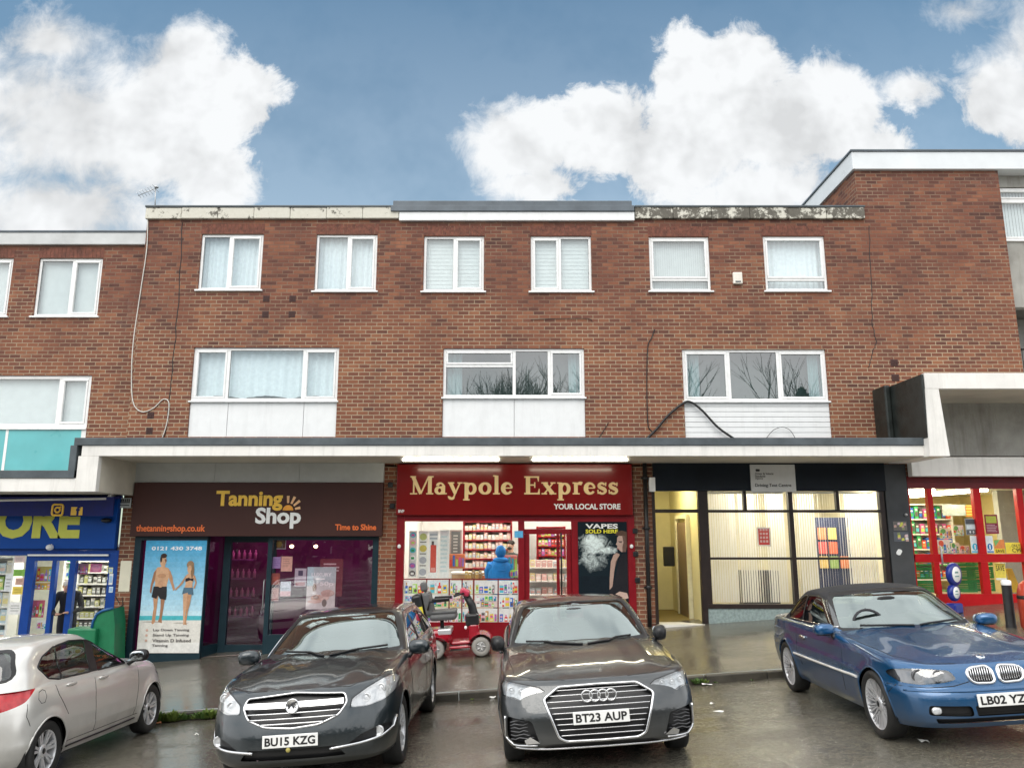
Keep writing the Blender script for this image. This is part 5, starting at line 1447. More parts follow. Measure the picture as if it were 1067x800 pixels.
goods('tins on the shelves right of the blue shop door', 'tin on the stocked shelves right of the blue shop door', gx0, gx1, WY + 1.3, zs4, h4, 7, [(.12, .12, .11), (.55, .55, .5), (.2, .22, .2), (.5, .5, .2), (.6, .62, .6)], 14)
gx0, gx1 = at(57, 600, WY + 2.5).x, at(76, 600, WY + 2.5).x
zs5, h5 = shelving('wall_shelves', 'colourful shelves at the back behind the blue shop door', gx0, gx1, WY + 2.9, fz + .4, fz + 2.3, 5, M_WWALL)
goods('packets behind the blue shop door', 'packet on colourful shelves behind the blue shop door', gx0, gx1, WY + 2.9, zs5, h5, 6, PAL, 15)
gx0, gx1 = at(-60, 600, WY + 1.2).x, at(27, 600, WY + 1.2).x
zs6, h6 = shelving('wall_shelves', 'pale stocked shelves in far left window of the blue shop', gx0, gx1, WY + .7, fz + .1, fz + 2.1, 6, M_WWALL)
goods('packets in the far left blue shop window', 'pale packet on shelves in the far left blue shop window', gx0, gx1, WY + .7, zs6, h6, 12, PALE + [(.35, .5, .15), (.75, .55, .1)], 16)
random.seed(44)
for k, (a, c, y0, y1, cc, nm) in enumerate(((14, 26, 593, 600, (.25, .50, .10), 'green notice on the left window of the blue shop'), (13, 24, 611, 619, (.8, .62, .12), 'yellow notice on the left window of the blue shop'), (9, 22, 627, 640, (.78, .78, .76), 'white paper low on the left window of the blue shop'), (5, 13, 598, 616, (.72, .74, .76), 'tall pale leaflet on the left window of the blue shop'), (15, 26, 579, 586, (.75, .6, .58), 'pink banner high on the left window of the blue shop'), (16, 25, 602, 609, (.66, .42, .34), 'terracotta notice on the left window of the blue shop'))):
    paper((a, c, y0, y1), WY + .04, lines(.15, .85, .2, .8, 3, tuple(x * .6 for x in cc)), nm, 'notice', 'notice', cc)
for k, (a, c, y0, y1, cc, nm) in enumerate(((36, 54, 590, 606, (.55, .42, .10), 'yellow bunting card inside the left pane by the blue door'), (36, 53, 607, 614, (.62, .35, .06), 'orange banner inside left pane by the blue door'), (33, 46, 625, 643, (.55, .12, .16), 'red heart leaflet inside left pane by the blue door'), (38, 50, 646, 655, (.75, .75, .73), 'white card at the foot of the left pane by the blue door'), (94, 106, 587, 596, (.75, .16, .32), 'pink oval card inside the right pane of the blue shop'), (81, 92, 587, 598, (.45, .2, .2), 'maroon card inside the right pane of the blue shop'))):
    paper((a, c, y0, y1), WY + .2, packs(3) if k != 4 else [(.1, .9, .1, .9, (.8, .3, .45), 'o')], nm, 'card', 'card', cc)
for k, (y0, y1) in enumerate(((591, 597), (597.5, 609), (611, 617))): paper((113.5, 117.5, y0, y1), WY - .006, [(.1, .9, .2, .8, (.35, .5, .7))], ['yellow', 'long white', 'pale blue'][k] + ' sticker on the blue shop door post', 'sticker', 'sticker', [(.75, .75, .4), (.78, .78, .78), (.6, .72, .8)][k], 'stickers on the blue door post')
b = MB(); b.box(RX1 + .002, 20, PY_ + 1.12, PY_ + 1.3, pave_z(9, WY) - .3, rz - .05); b.build('rear_wall', MATS['grey_render'], rb)
b = MB(); b.box(PX1 + .002, 20, WY, WY + .3, pave_z(9, WY) - .5, az(476)); b.build('ground_floor_wall', M_CONC, rb)
# ================================================================== cars
def curve(pts):
    pts = sorted(pts); X = [p[0] for p in pts]; Y = [p[1] for p in pts]; n = len(X)
    d = [(Y[i + 1] - Y[i]) / (X[i + 1] - X[i]) for i in range(n - 1)]
    m = [d[0]] + [0 if d[i - 1] * d[i] <= 0 else 2 * d[i - 1] * d[i] / (d[i - 1] + d[i]) for i in range(1, n - 1)] + [d[-1]]
    def f(x):
        if x <= X[0]: return Y[0]
        if x >= X[-1]: return Y[-1]
        i = 0
        while x > X[i + 1]: i += 1
        h = X[i + 1] - X[i]; t = (x - X[i]) / h
        return (2 * t ** 3 - 3 * t * t + 1) * Y[i] + (t ** 3 - 2 * t * t + t) * h * m[i] + (-2 * t ** 3 + 3 * t * t) * Y[i + 1] + (t ** 3 - t * t) * h * m[i + 1]
    return f

def in_poly(p, poly):
    x, y = p; c = False; n = len(poly)
    for i in range(n):
        x1, y1 = poly[i]; x2, y2 = poly[i - 1]
        if (y1 > y) != (y2 > y) and x < (x2 - x1) * (y - y1) / (y2 - y1) + x1: c = not c
    return c

def rounded(poly, r, k=4):
    out = []; n = len(poly)
    for i in range(n):
        p, a, b = Vector(poly[i]), Vector(poly[i - 1]), Vector(poly[(i + 1) % n])
        rr = r[i] if isinstance(r, (list, tuple)) else r
        da, db = (a - p), (b - p)
        q = min(rr, da.length * .48, db.length * .48)
        if q < 1e-4: out.append(tuple(p)); continue
        s, e = p + da.normalized() * q, p + db.normalized() * q
        for j in range(k + 1):
            t = j / k
            v = s * (1 - t) ** 2 + p * 2 * t * (1 - t) + e * t * t
            out.append((v.x, v.y))
    return out

def grow(poly, d):
    """push an outline outwards by d"""
    n = len(poly); A = sum(poly[i - 1][0] * poly[i][1] - poly[i][0] * poly[i - 1][1] for i in range(n))
    s = 1 if A > 0 else -1; out = []
    for i in range(n):
        a, p, b = Vector(poly[i - 1]), Vector(poly[i]), Vector(poly[(i + 1) % n])
        e1, e2 = (p - a), (b - p)
        if e1.length < 1e-6: e1 = e2
        if e2.length < 1e-6: e2 = e1
        e1.normalize(); e2.normalize()
        nn = Vector((e1.y + e2.y, -e1.x - e2.x)) * s
        if nn.length < 1e-6: nn = Vector((e1.y, -e1.x)) * s
        nn.normalize(); out.append((p.x + nn.x * d, p.y + nn.y * d))
    return out

def clip_x(poly, lo, hi, sl=0.0):
    """keep lo < x - sl*z < hi"""
    def half(P, f):
        out = []
        for i in range(len(P)):
            a, b = P[i - 1], P[i]; fa, fb = f(a), f(b)
            if (fa >= 0) != (fb >= 0):
                t = fa / (fa - fb); out.append((a[0] + (b[0] - a[0]) * t, a[1] + (b[1] - a[1]) * t))
            if fb >= 0: out.append(b)
        return out
    return half(half(poly, lambda p: p[0] - sl * p[1] - lo), lambda p: hi - p[0] + sl * p[1])

AXI = {'x': (1, 2), 'y': (0, 2), 'z': (0, 1)}
def imprint(bm, poly, axis, flt):
    """cut the outline into the skin (seen along axis); returns the faces inside"""
    ia, ib = AXI[axis]
    k = 0 if axis == 'x' else (1 if axis == 'y' else 2)
    ax_v = Vector([1.0 if i == k else 0.0 for i in range(3)])
    lo = (min(p[0] for p in poly) - .01, min(p[1] for p in poly) - .01); hi = (max(p[0] for p in poly) + .01, max(p[1] for p in poly) + .01)
    def bb(f):
        A = [v.co[ia] for v in f.verts]; B = [v.co[ib] for v in f.verts]
        return min(A), max(A), min(B), max(B)
    cand = []
    for f in bm.faces:
        if not flt(f.calc_center_median(), f.normal): continue
        a0, a1, b0, b1 = bb(f)
        if a1 < lo[0] or a0 > hi[0] or b1 < lo[1] or b0 > hi[1]: continue
        cand.append(f)
    n = len(poly)
    for i in range(n):
        p, q = poly[i - 1], poly[i]
        d = (q[0] - p[0], q[1] - p[1]); L = sqrt(d[0] ** 2 + d[1] ** 2)
        if L < 1e-6: continue
        e = 1e-4
        x0, x1, y0, y1 = min(p[0], q[0]) - e, max(p[0], q[0]) + e, min(p[1], q[1]) - e, max(p[1], q[1]) + e
        nn = (d[1] / L, -d[0] / L)
        sel = []
        for f in cand:
            a0, a1, b0, b1 = bb(f)
            if a1 < x0 or a0 > x1 or b1 < y0 or b0 > y1: continue
            s = [(v.co[ia] - p[0]) * nn[0] + (v.co[ib] - p[1]) * nn[1] for v in f.verts]
            if max(s) > 1e-6 and min(s) < -1e-6: sel.append(f)
        if not sel: continue
        co = Vector((0, 0, 0)); co[ia], co[ib] = p
        no = Vector((0, 0, 0)); no[ia], no[ib] = nn
        g = set(sel)
        for f in sel: g.update(f.edges); g.update(f.verts)
        res = bmesh.ops.bisect_plane(bm, geom=list(g), dist=1e-5, plane_co=co, plane_no=no)
        known = set(cand)
        for e in res['geom_cut']:
            if isinstance(e, bmesh.types.BMEdge):
                for lf in e.link_faces:
                    if lf not in known: known.add(lf); cand.append(lf)
    bm.normal_update()
    return [f for f in cand if f.is_valid and in_poly((f.calc_center_median()[ia], f.calc_center_median()[ib]), poly)]

def take(bm, faces, shift=(0, 0, 0), keep=False):
    """lift faces out of a skin as (verts, faces)"""
    vi, V, F = {}, [], []
    for f in faces:
        ids = []
        for v in f.verts:
            if v.index not in vi or True:
                key = id(v) if False else v
            if v not in vi: vi[v] = len(V); V.append(v.co + Vector(shift))
            ids.append(vi[v])
        F.append(tuple(ids))
    if not keep: bmesh.ops.delete(bm, geom=faces, context='FACES')
    return V, F

def add_vf(mb, V, F, sm=True):
    n = len(mb.v); mb.v.extend(V); o = mb.sm; mb.sm = sm
    for f in F: mb.face([n + i for i in f])
    mb.sm = o

def paint(name, col, flake=.5, rough=.25, metal=.6):
    m = bpy.data.materials.new(name); t = NT(m); V = t.obj()
    drops = t.n('ShaderNodeTexVoronoi'); t.set(drops.inputs['Vector'], V); drops.inputs['Scale'].default_value = 95; drops.inputs['Randomness'].default_value = 1
    dn = t.noise(V, 7, 3)
    d = t.math('MULTIPLY', t.rng(drops.outputs['Distance'], .12, .34, 1, 0), t.rng(dn, .40, .62, 0, 1))
    # wet only where water can lie
    g = t.n('ShaderNodeNewGeometry'); s = t.n('ShaderNodeSeparateXYZ'); t.set(s.inputs[0], g.outputs['Normal'])
    d = t.math('MULTIPLY', d, t.rng(s.outputs['Z'], .05, .55, .25, 1))
    grime = t.noise(V, 3.2, 6, .65)
    sp = t.n('ShaderNodeSeparateXYZ'); t.set(sp.inputs[0], V)
    road = t.math('MULTIPLY', t.rng(sp.outputs['Z'], .62, .2, 0, .55), t.rng(grime, .3, .7, .3, 1))
    c = t.mix(t.rng(grime, .35, .7, 0, .22), col, tuple(x * .8 + .012 for x in col))
    c = t.mix(road, c, (.07, .065, .055))
    fl = t.noise(V, 900, 1)
    c = t.mix(t.math('MULTIPLY', t.rng(fl, .45, .75, 0, 1), .25 * flake), c, tuple(min(1, x * 2.2 + .05) for x in col))
    ro = t.math('ADD', t.math('MULTIPLY', road, .3), rough)
    b = t.bsdf(Base_Color=c, Metallic=t.math('MULTIPLY', t.math('SUBTRACT', 1.0, road), metal), Roughness=ro, Coat_Weight=t.math('SUBTRACT', 1.0, t.math('MULTIPLY', road, .8)), Coat_Roughness=.03, Coat_IOR=1.55)
    bm_ = t.bump(d, .5, .004)
    t.set(b.inputs['Coat Normal'], bm_)
    t.out(b); return m

M_TYRE = mat('tyre_rubber', (.016, .016, .016), .65, var=.3, scale=12, dirt=.25)
M_RIM = mat('alloy_silver', (.62, .62, .63), .3, metal=.45, var=.06, dirt=.15)
M_RIMD = mat('brake_dark', (.03, .03, .03), .5, metal=.4)
M_TRIM = mat('black_trim', (.012, .012, .013), .38, var=.2)
M_UNDER = mat('underbody_black', (.006, .006, .006), .8)
M_SEAT = mat('charcoal_seat', (.035, .035, .038), .8, var=.2)
M_SATIN = mat('satin_chrome', (.66, .66, .67), .22, metal=1, var=.05)
M_CARGL = glass('car_glass', (.36, .42, .41), .10, 3.4, .95)
M_WSCR = glass('windscreen_glass', (.50, .60, .59), .25, 3.0, .62, rough=.0)
MATS['windscreen_glass'].node_tree.nodes['Glossy BSDF'].inputs['Color'].default_value = (.86, .97, .95, 1)
M_LENS = glass('lamp_lens', (.92, .94, .95), .16, 3.0, .8)
M_REFL = mat('lamp_reflector', (.66, .67, .68), .22, metal=.35, var=.12, scale=25)
M_LAMPD = mat('lamp_bezel', (.10, .10, .105), .3, metal=.4)
M_PLATE = mat('white_plate', (.78, .78, .76), .35, var=.03, dirt=.08)
M_PLTXT = mat('plate_black', (.012, .012, .012), .5)
M_MIRR = mat('mirror_glass', (.34, .37, .38), .03, metal=1)

def make_car(S, root):
    """root: Empty whose children are built in the car's own frame (x forward, y left, z up)"""
    OFF[root] = Vector((0, 0, 0))
    hw, wb = S['hw'], S['wb'] / 2
    lv = S['levels']
    W = curve([(l[0], l[1]) for l in lv]); XFc = curve([(l[0], l[2]) for l in lv]); XRc = curve([(l[0], l[3]) for l in lv])
    zs, z0 = curve(S['zs']), curve(S['z0']); crown = curve(S['crown']); taper = curve(S['taper'])
    nf, nr, Lf, Lr = S['nf'], S['nr'], S['Lf'], S['Lr']
    NFq, NS, NRq = 18, 52, 14
    T = sorted(set([i / 18 for i in range(19)] + [l[0] for l in lv] + [.985]))
    samp = []
    for i in range(NFq):
        a = pi / 2 * i / NFq; samp.append(('f', sin(a) ** (2 / nf), 1 - cos(a) ** (2 / nf)))
    for i in range(NS + 1): samp.append(('s', i / NS, 0))
    for i in range(NRq - 1, -1, -1):
        a = pi / 2 * i / NRq; samp.append(('r', sin(a) ** (2 / nr), 1 - cos(a) ** (2 / nr)))
    R = S['R'] + S.get('gap', .045)
    def lower(s, t):
        k, a, b = s
        if k == 'f': x = XFc(t) - Lf * b; yn = a
        elif k == 'r': x = XRc(t) + Lr * b; yn = a
        else: x = (XFc(t) - Lf) + (XRc(t) + Lr - XFc(t) + Lf) * a; yn = 1
        z = z0(x) + (zs(x) - z0(x)) * t
        y = yn * W(t) * hw * taper(x)
        if yn > .6:
            for wx in (wb, -wb):
                r = sqrt((x - wx) ** 2 + (z - S['R']) ** 2)
                e = max(0, 1 - abs(r - R) / .11)
                y += S.get('flare', .014) * e * e * (3 - 2 * e) * (yn - .6) / .4
            if S.get('crease'):
                for zc, amp, wd in S['crease']:
                    zz = zc(x) if callable(zc) else zc
                    y += amp * exp(-((z - zz) / wd) ** 2) * (yn - .6) / .4
        return Vector((x, y, z))
    bm = bmesh.new()
    grid = [[lower(s, t) for t in T] for s in samp]
    NC = 12
    cap = []
    for s in samp:
        e = lower(s, 1.0); row = []
        for j in range(1, NC + 1):
            q = j / NC
            z = e.z + crown(e.x) * (1 - (1 - q) ** 2.0)
            yy = e.y * (1 - q)
            if S.get('hood'): z += S['hood'](e.x, yy, e.y)
            row.append(Vector((e.x, yy, z)))
        cap.append(row)
    full = [g + c for g, c in zip(grid, cap)]
    nt = len(full[0])
    for sgn in (1, -1):
        vv = [[bm.verts.new((p.x, p.y * sgn, p.z)) for p in row] for row in full]
        for i in range(len(vv) - 1):
            for j in range(nt - 1):
                q = [vv[i][j], vv[i + 1][j], vv[i + 1][j + 1], vv[i][j + 1]]
                if sgn < 0: q.reverse()
                bm.faces.new(q)
    bmesh.ops.remove_doubles(bm, verts=bm.verts, dist=2e-4)
    bmesh.ops.dissolve_degenerate(bm, edges=bm.edges, dist=1e-4)
    bmesh.ops.recalc_face_normals(bm, faces=bm.faces)
    bm.normal_update()
    # ---- greenhouse
    gl_ = S['green']
    GW = curve([(l[0], l[1]) for l in gl_]); GF = curve([(l[0], l[2]) for l in gl_]); GR = curve([(l[0], l[3]) for l in gl_])
    zr = curve(S['zr']); gf, gr, gLf, gLr = S.get('gf', 2.3), S.get('gr', 2.6), S['gLf'], S['gLr']
    GT = sorted(set([i / 16 for i in range(17)] + [l[0] for l in gl_] + [.97]))
    rc_ = curve(S['roofcrown'])
    def upper(s, t):
        k, a, b = s
        if k == 'f': x = GF(t) - gLf * b; yn = a
        elif k == 'r': x = GR(t) + gLr * b; yn = a
        else: x = (GF(t) - gLf) + (GR(t) + gLr - GF(t) + gLf) * a; yn = 1
        zb_ = zs(x) - .05
        return Vector((x, yn * GW(t), zb_ + (zr(x) - zb_) * t))
    gs = []
    for i in range(14):
        a = pi / 2 * i / 14; gs.append(('f', sin(a) ** (2 / gf), 1 - cos(a) ** (2 / gf)))
    for i in range(33): gs.append(('s', i / 32, 0))
    for i in range(11, -1, -1):
        a = pi / 2 * i / 12; gs.append(('r', sin(a) ** (2 / gr), 1 - cos(a) ** (2 / gr)))
    gm = bmesh.new()
    rows = []
    for s in gs:
        row = [upper(s, t) for t in GT]; e = row[-1]
        for j in range(1, 9):
            q = j / 8
            row.append(Vector((e.x, e.y * (1 - q), e.z + rc_(e.x) * (1 - (1 - q) ** 2.2))))
        rows.append(row)
    for sgn in (1, -1):
        vv = [[gm.verts.new((p.x, p.y * sgn, p.z)) for p in row] for row in rows]
        for i in range(len(vv) - 1):
            for j in range(len(rows[0]) - 1):
                q = [vv[i][j], vv[i + 1][j], vv[i + 1][j + 1], vv[i][j + 1]]
                if sgn < 0: q.reverse()
                gm.faces.new(q)
    bmesh.ops.remove_doubles(gm, verts=gm.verts, dist=2e-4)
    bmesh.ops.dissolve_degenerate(gm, edges=gm.edges, dist=1e-4)
    bmesh.ops.recalc_face_normals(gm, faces=gm.faces)
    gm.normal_update()
    tb = BVHTree.FromBMesh(bm); tg = BVHTree.FromBMesh(gm)
    def surf(o, d, which='both'):
        best = None
        for k, t_ in (('b', tb), ('g', tg)):
            if which != 'both' and which != k: continue
            h = t_.ray_cast(Vector(o), Vector(d))
            if h[0] and (best is None or h[3] < best[3]): best = h
        return best
    def onfront(y, z, lift=.004, which='b'):
        h = surf((5, y, z), (-1, 0, 0), which)
        return h[0] + h[1] * lift * (1 if h[1].x > 0 else -1) if h else Vector((0, y, z))
    def onrear(y, z, lift=.004, which='both'):
        h = surf((-5, y, z), (1, 0, 0), which); return h[0] + h[1] * lift * (1 if h[1].x < 0 else -1) if h else Vector((0, y, z))
    def onside(x, z, sd, lift=.003, which='both'):
        h = surf((x, 3 * sd, z), (0, -sd, 0), which)
        return h[0] + h[1] * lift * (1 if h[1].y * sd > 0 else -1) if h else Vector((x, .8 * sd, z))
    def ontop(x, y, lift=.003, which='b'):
        h = surf((x, y, 4), (0, 0, -1), which); return h[0] + h[1] * lift * (1 if h[1].z > 0 else -1) if h else Vector((x, y, 1))
    def dense(P, step=.05, closed=False):
        out = []; n = len(P)
        for i in range(n if closed else n - 1):
            a, b = P[i], P[(i + 1) % n]; L = sqrt(sum((a[k] - b[k]) ** 2 for k in range(len(a)))); k = max(1, int(L / step))
            for j in range(k): out.append(tuple(a[m] + (b[m] - a[m]) * j / k for m in range(len(a))))
        if not closed: out.append(P[-1])
        return out
    # ---- wheel arches
    for wx in (wb, -wb):
        for sd in (1, -1):
            c = [(wx + R * cos(2 * pi * i / 40), S['R'] + R * sin(2 * pi * i / 40)) for i in range(40)]
            fs = imprint(bm, c, 'y', lambda p, n, sd=sd: p.y * sd > .45)
            bmesh.ops.delete(bm, geom=fs, context='FACES')
    H = {}
    # ---- front openings, lamps
    parts = []
    for nm, poly, m_in, depth in S.get('openings', []):
        fs = imprint(bm, poly, 'x', lambda p, n: p.x > .8 and n.x > .03)
        if not fs: print('EMPTY OPENING', nm)
        V, F = take(bm, fs, (-depth, 0, 0)); parts.append((nm, V, F, m_in))
    lamps = []
    for nm, poly, sides in S.get('lamps', []):
        for sd in sides:
            pl = [(y * sd, z) for y, z in poly]
            fs = imprint(bm, pl, 'x', lambda p, n: p.x > .8 and n.x > .03)
            V, F = take(bm, fs); lamps.append((nm, sd, V, F, pl))
    for nm, poly, sides in S.get('rearlamps', []):
        for sd in sides:
            fs = imprint(bm, poly, 'y', lambda p, n, sd=sd: p.y * sd > .2 and p.x < -1)
            V, F = take(bm, fs); lamps.append((nm, sd, V, F, None))
    for f in bm.faces:
        c = f.calc_center_median()
        if abs(c.y) < GW(0) - .03 and GR(0) + .12 < c.x < GF(0) - .22 and f.normal.z > .5: f.material_index = 1
    for nm, fn in S.get('matzones', []):
        for f in bm.faces:
            if fn(f.calc_center_median(), f.normal): f.material_index = 1
    # ---- windows
    glass_parts = []
    def cutwin(poly, axis, flt, nm, seal=.022, m=M_CARGL):
        fs = imprint(gm, grow(poly, seal), axis, flt)
        for f in fs: f.material_index = 1
        fs = imprint(gm, poly, axis, flt)
        sh = sum((f.normal for f in fs), Vector()).normalized() * -.006 if fs else Vector()
        V, F = take(gm, fs, sh); glass_parts.append((nm, V, F, m))
    if S.get('softtop'):
        st = S['softtop']
        for f in gm.faces:
            if st(f.calc_center_median(), f.normal): f.material_index = 2
    if S.get('dlo'):
        for sd in (1, -1):
            for f in imprint(gm, grow(S['dlo'], .006), 'y', lambda p, n, sd=sd: p.y * sd > .3 and abs(n.y) > .35): f.material_index = 1
    for nm, poly in S['sidewin']:
        for sd in (1, -1): cutwin(poly, 'y', lambda p, n, sd=sd: p.y * sd > .3 and abs(n.y) > .35, nm, S.get('seal', .012))
    cutwin(S['windscreen'], 'x', lambda p, n: n.x > .15, 'windscreen', .035, M_WSCR)
    if S.get('rearwin'): cutwin(S['rearwin'], 'x', lambda p, n: n.x < -.1, 'rear_window', .03)
    body = MB()
    def dump(b, mb):
        n = len(mb.v); b.verts.index_update(); mb.v.extend(v.co.copy() for v in b.verts)
        mb.sm = True
        for f in b.faces: mb.mi = f.material_index; mb.face([n + v.index for v in f.verts])
        mb.mi = 0; mb.sm = False
    dump(bm, body); 
    BO = body.build('body', [S['paint'], M_TRIM], root)
    up_ = MB(); dump(gm, up_); GO = up_.build('cabin_roof', [S['paint'], M_TRIM, S.get('topmat', M_TRIM)], root)
    bm.free(); gm.free()
    for nm, V, F, m in glass_parts:
        if F: b = MB(); add_vf(b, V, F); b.build(nm, m, root)
    for nm, V, F, m in parts:
        if F: b = MB(); add_vf(b, V, F); b.build(nm, m, root)
    for nm, sd, V, F, pl in lamps:
        if not F: continue
        b = MB(); add_vf(b, V, F)
        if pl is None: b.build(nm, S['rearlens'], root); continue
        lens = b.build(nm, S.get('lensmat', M_LENS), root)
        b = MB(); add_vf(b, [v + Vector((-.045, -.012 * sd, 0)) for v in V], F); b.build('reflector', S.get('reflmat', M_REFL), lens)
        for k, (y, z, r) in enumerate(S.get('projectors', [])):
            p = onfront(y * sd, z, 0) + Vector((-.035, 0, 0))
            Mx = Matrix.Translation(p) @ Matrix.Rotation(pi / 2, 4, 'Y')
            b = MB(); b.lathe([(r * 1.1, -.03), (r * 1.1, .014), (r * .9, .018), (r * .86, .0), (r * .6, .012), (0, .02)], Mx, 20); b.build('projector', S.get('projmat', M_LAMPD), lens)
    # ---- underside, wheel wells
    b = MB()
    b.box(-wb + R, wb - R, -hw + .10, hw - .10, .20, .40)
    b.box(wb + R * .9, wb + .50, -hw + .34, hw - .34, z0(wb + .5) + .03, .5); b.box(-wb - .55, -wb - R * .9, -hw + .3, hw - .3, .28, .6)
    for wx in (wb, -wb):
        b.box(wx - R, wx + R, -.5, .5, .18, .70)
        for sd in (1, -1):
            n = 20; ring_ = [(wx + (R + .012) * cos(pi * 1.15 * (i / n) - .075 * pi), S['R'] + (R + .012) * sin(pi * 1.15 * (i / n) - .075 * pi)) for i in range(n + 1)]
            for (xa, za), (xb, zb_) in zip(ring_, ring_[1:]): b.poly([(xa, .5 * sd, za), (xb, .5 * sd, zb_), (xb, (hw - .045) * sd, zb_), (xa, (hw - .045) * sd, za)])
    b.build('underbody', M_UNDER, root)
    for wx in (wb, -wb):
        for sd in (1, -1):
            P = []
            for i in range(29):
                a = radians(-14 + 208 * i / 28)
                x, z = wx + (R + .002) * cos(a), S['R'] + (R + .002) * sin(a)
                if z > z0(x) + .01: P.append(onside(x, z, sd, -.004, 'b'))
            b = MB(); b.tube(P, .011, 6); b.build('wheel_arch_lip', S['paint'], BO)
    # ---- panel gaps
    for kind, P in S.get('gaps', []):
        for sd in (1, -1):
            b = MB()
            fn = {'side': lambda q: onside(q[0], q[1], sd, -.001, 'b'), 'top': lambda q: ontop(q[0], q[1] * sd, -.001), 'front': lambda q: onfront(q[0] * sd, q[1], -.001)}[kind]
            b.tube([fn(q) for q in dense(P)], .0042, 5); b.build('panel_gap', M_PLTXT, BO)
    # ---- tubes on the skin
    for nm, kind, P, r, m, closed, both in S.get('strips', []):
        for sd in ((1, -1) if both else (1,)):
            if kind == 'front': Q = [onfront(y * sd, z, r * .3) for y, z in dense(P, .03, closed)]
            elif kind == 'side': Q = [onside(x, z, sd, r * .7) for x, z in dense(P, .04, closed)]
            elif kind == 'top': Q = [ontop(x, y * sd, r * .3) for x, y in dense(P, .04, closed)]
            elif kind == 'winside': Q = [onside(x, z, sd, r * .1, 'g') for x, z in dense(P, .04, closed)]
            b = MB(); b.tube(Q, r, 8, closed=closed); b.build(nm, m, root)
    # ---- mirrors
    mx, my, mz = S['mirror']
    for sd in (1, -1):
        b = MB()
        Mr = Matrix.Rotation(radians(-12 * sd), 3, 'Z')
        ms_ = S.get('mirror_size', (.085, .115, .075))
        b.ell((mx, my * sd, mz), ms_, Mr, 18, 12, .72)
        o = b.build('door_mirror', S.get('mirrormat', S['paint']), root)
        b = MB(); b.tube([onside(mx + .06, mz - .10, sd, -.02), (mx + .03, (my - .08) * sd, mz - .055)], [.03, .022], 8); b.ell((mx, my * sd, mz - ms_[2] * .75), (ms_[0] * .9, ms_[1] * .85, .02), Mr, 14, 6); b.build('mirror_arm', M_TRIM, o)
        b = MB(); b.ell((mx - ms_[0] * .86, my * sd - .008 * sd, mz + .002), (.014, ms_[1] * .82, ms_[2] * .78), Mr, 16, 8, .7); b.build('mirror_glass', M_MIRR, o)
    # ---- handles
    for x, z in S.get('handles', []):
        for sd in (1, -1):
            p = onside(x, z, sd, .012, 'b'); b = MB(); b.ell(p, (.105, .018, .020), None, 14, 8, .7); h = b.build('door_handle', S.get('handlemat', S['paint']), root)
            p2 = onside(x + .02, z - .005, sd, .001, 'b'); b = MB(); b.ell(p2, (.05, .004, .03), None, 12, 6); b.build('handle_recess', M_TRIM, h)
    # ---- wheels
    for wx in (wb, -wb):
        for sd in (1, -1):
            wheel(root, (wx, sd * (S['track'] / 2), S['R']), sd, S['R'], S['rimR'], S.get('tw', .225), S['spokes'], S.get('rimmat', M_RIM))
    # ---- wipers
    for P in S.get('wipers', []):
        b = MB()
        Q = []
        for y, z in dense(P, .06):
            h = surf((5, y, z), (-1, 0, 0), 'g'); h2 = surf((5, y, z), (-1, 0, 0), 'b')
            q = h[0] if h else Vector((0, y, z)); 
            if h2 and h2[0].x > q.x: q = h2[0]
            Q.append(q + Vector((.02, 0, .012)))
        b.tube(Q, .011, 6); b.tube([q + Vector((-.008, 0, -.008)) for q in Q], .006, 4); b.build('wiper', M_TRIM, root)
    # ---- seats and wheel
    for x in (-.50, -1.15):
        for sd in (1, -1):
            z = zr(x) - .16 - .74
            b = MB(); M_ = Matrix.Translation((x, .36 * sd, z + .18)) @ Matrix.Rotation(radians(-14), 4, 'Y')
            b.bbox(-.06, .06, -.22, .22, -.25, .36, M_, .05); b.bbox(-.045, .045, -.13, .13, .40, .56, M_, .04); b.build('seat', M_SEAT, root)
    b = MB(); c = Vector((.28, -.36, zs(.3) + .02)); b.tube([c + Vector((-.19 * cos(a) * .35, .19 * sin(a), .19 * cos(a))) for a in [2 * pi * i / 24 for i in range(24)]], .016, 6, closed=True); b.ell(c, (.03, .07, .06)); b.build('steering_wheel', M_SEAT, root)
    b = MB(); b.ell((GF(0) - .42, 0, zs(.5) - .03), (.22, hw * .78, .08), None, 20, 8, .6); b.build('dashboard', M_SEAT, root)
    p = surf((5, 0, S['ivm'][1]), (-1, 0, 0), 'g')
    b = MB(); b.ell((S['ivm'][0], 0, S['ivm'][1]), (.02, .11, .033), None, 14, 8, .7); b.build('interior_mirror', M_TRIM, root)
    if S.get('plate'):
        y, z, tx, tilt = S['plate']
        q = onfront(y, z, .0); 
        for zz in (z - .055, z + .055):
            q2 = onfront(y, zz, .0)
            if q2.x > q.x: q = q2
        Mp = Matrix.Translation((q.x + .020, y, z)) @ Matrix.Rotation(radians(tilt), 4, 'Y') @ Matrix.Rotation(pi / 2, 4, 'Z')
        b = MB(); b.box(-.26, .26, .0, .012, -.0555, .0555, Mp, b=.004); b.box(-.24, .24, .012, .06, -.045, .045, Mp); PO = b.build('number_plate', M_PLATE, root)
        b = MB(); add_text(b, tx, -.236, .236, -.037, .037, -.003, .028, M=Mp, spacing=1.02); b.build('lettering', M_PLTXT, PO)
    return dict(front=onfront, side=onside, top=ontop, rear=onrear, surf=surf, dense=dense, body=BO, roof=GO)

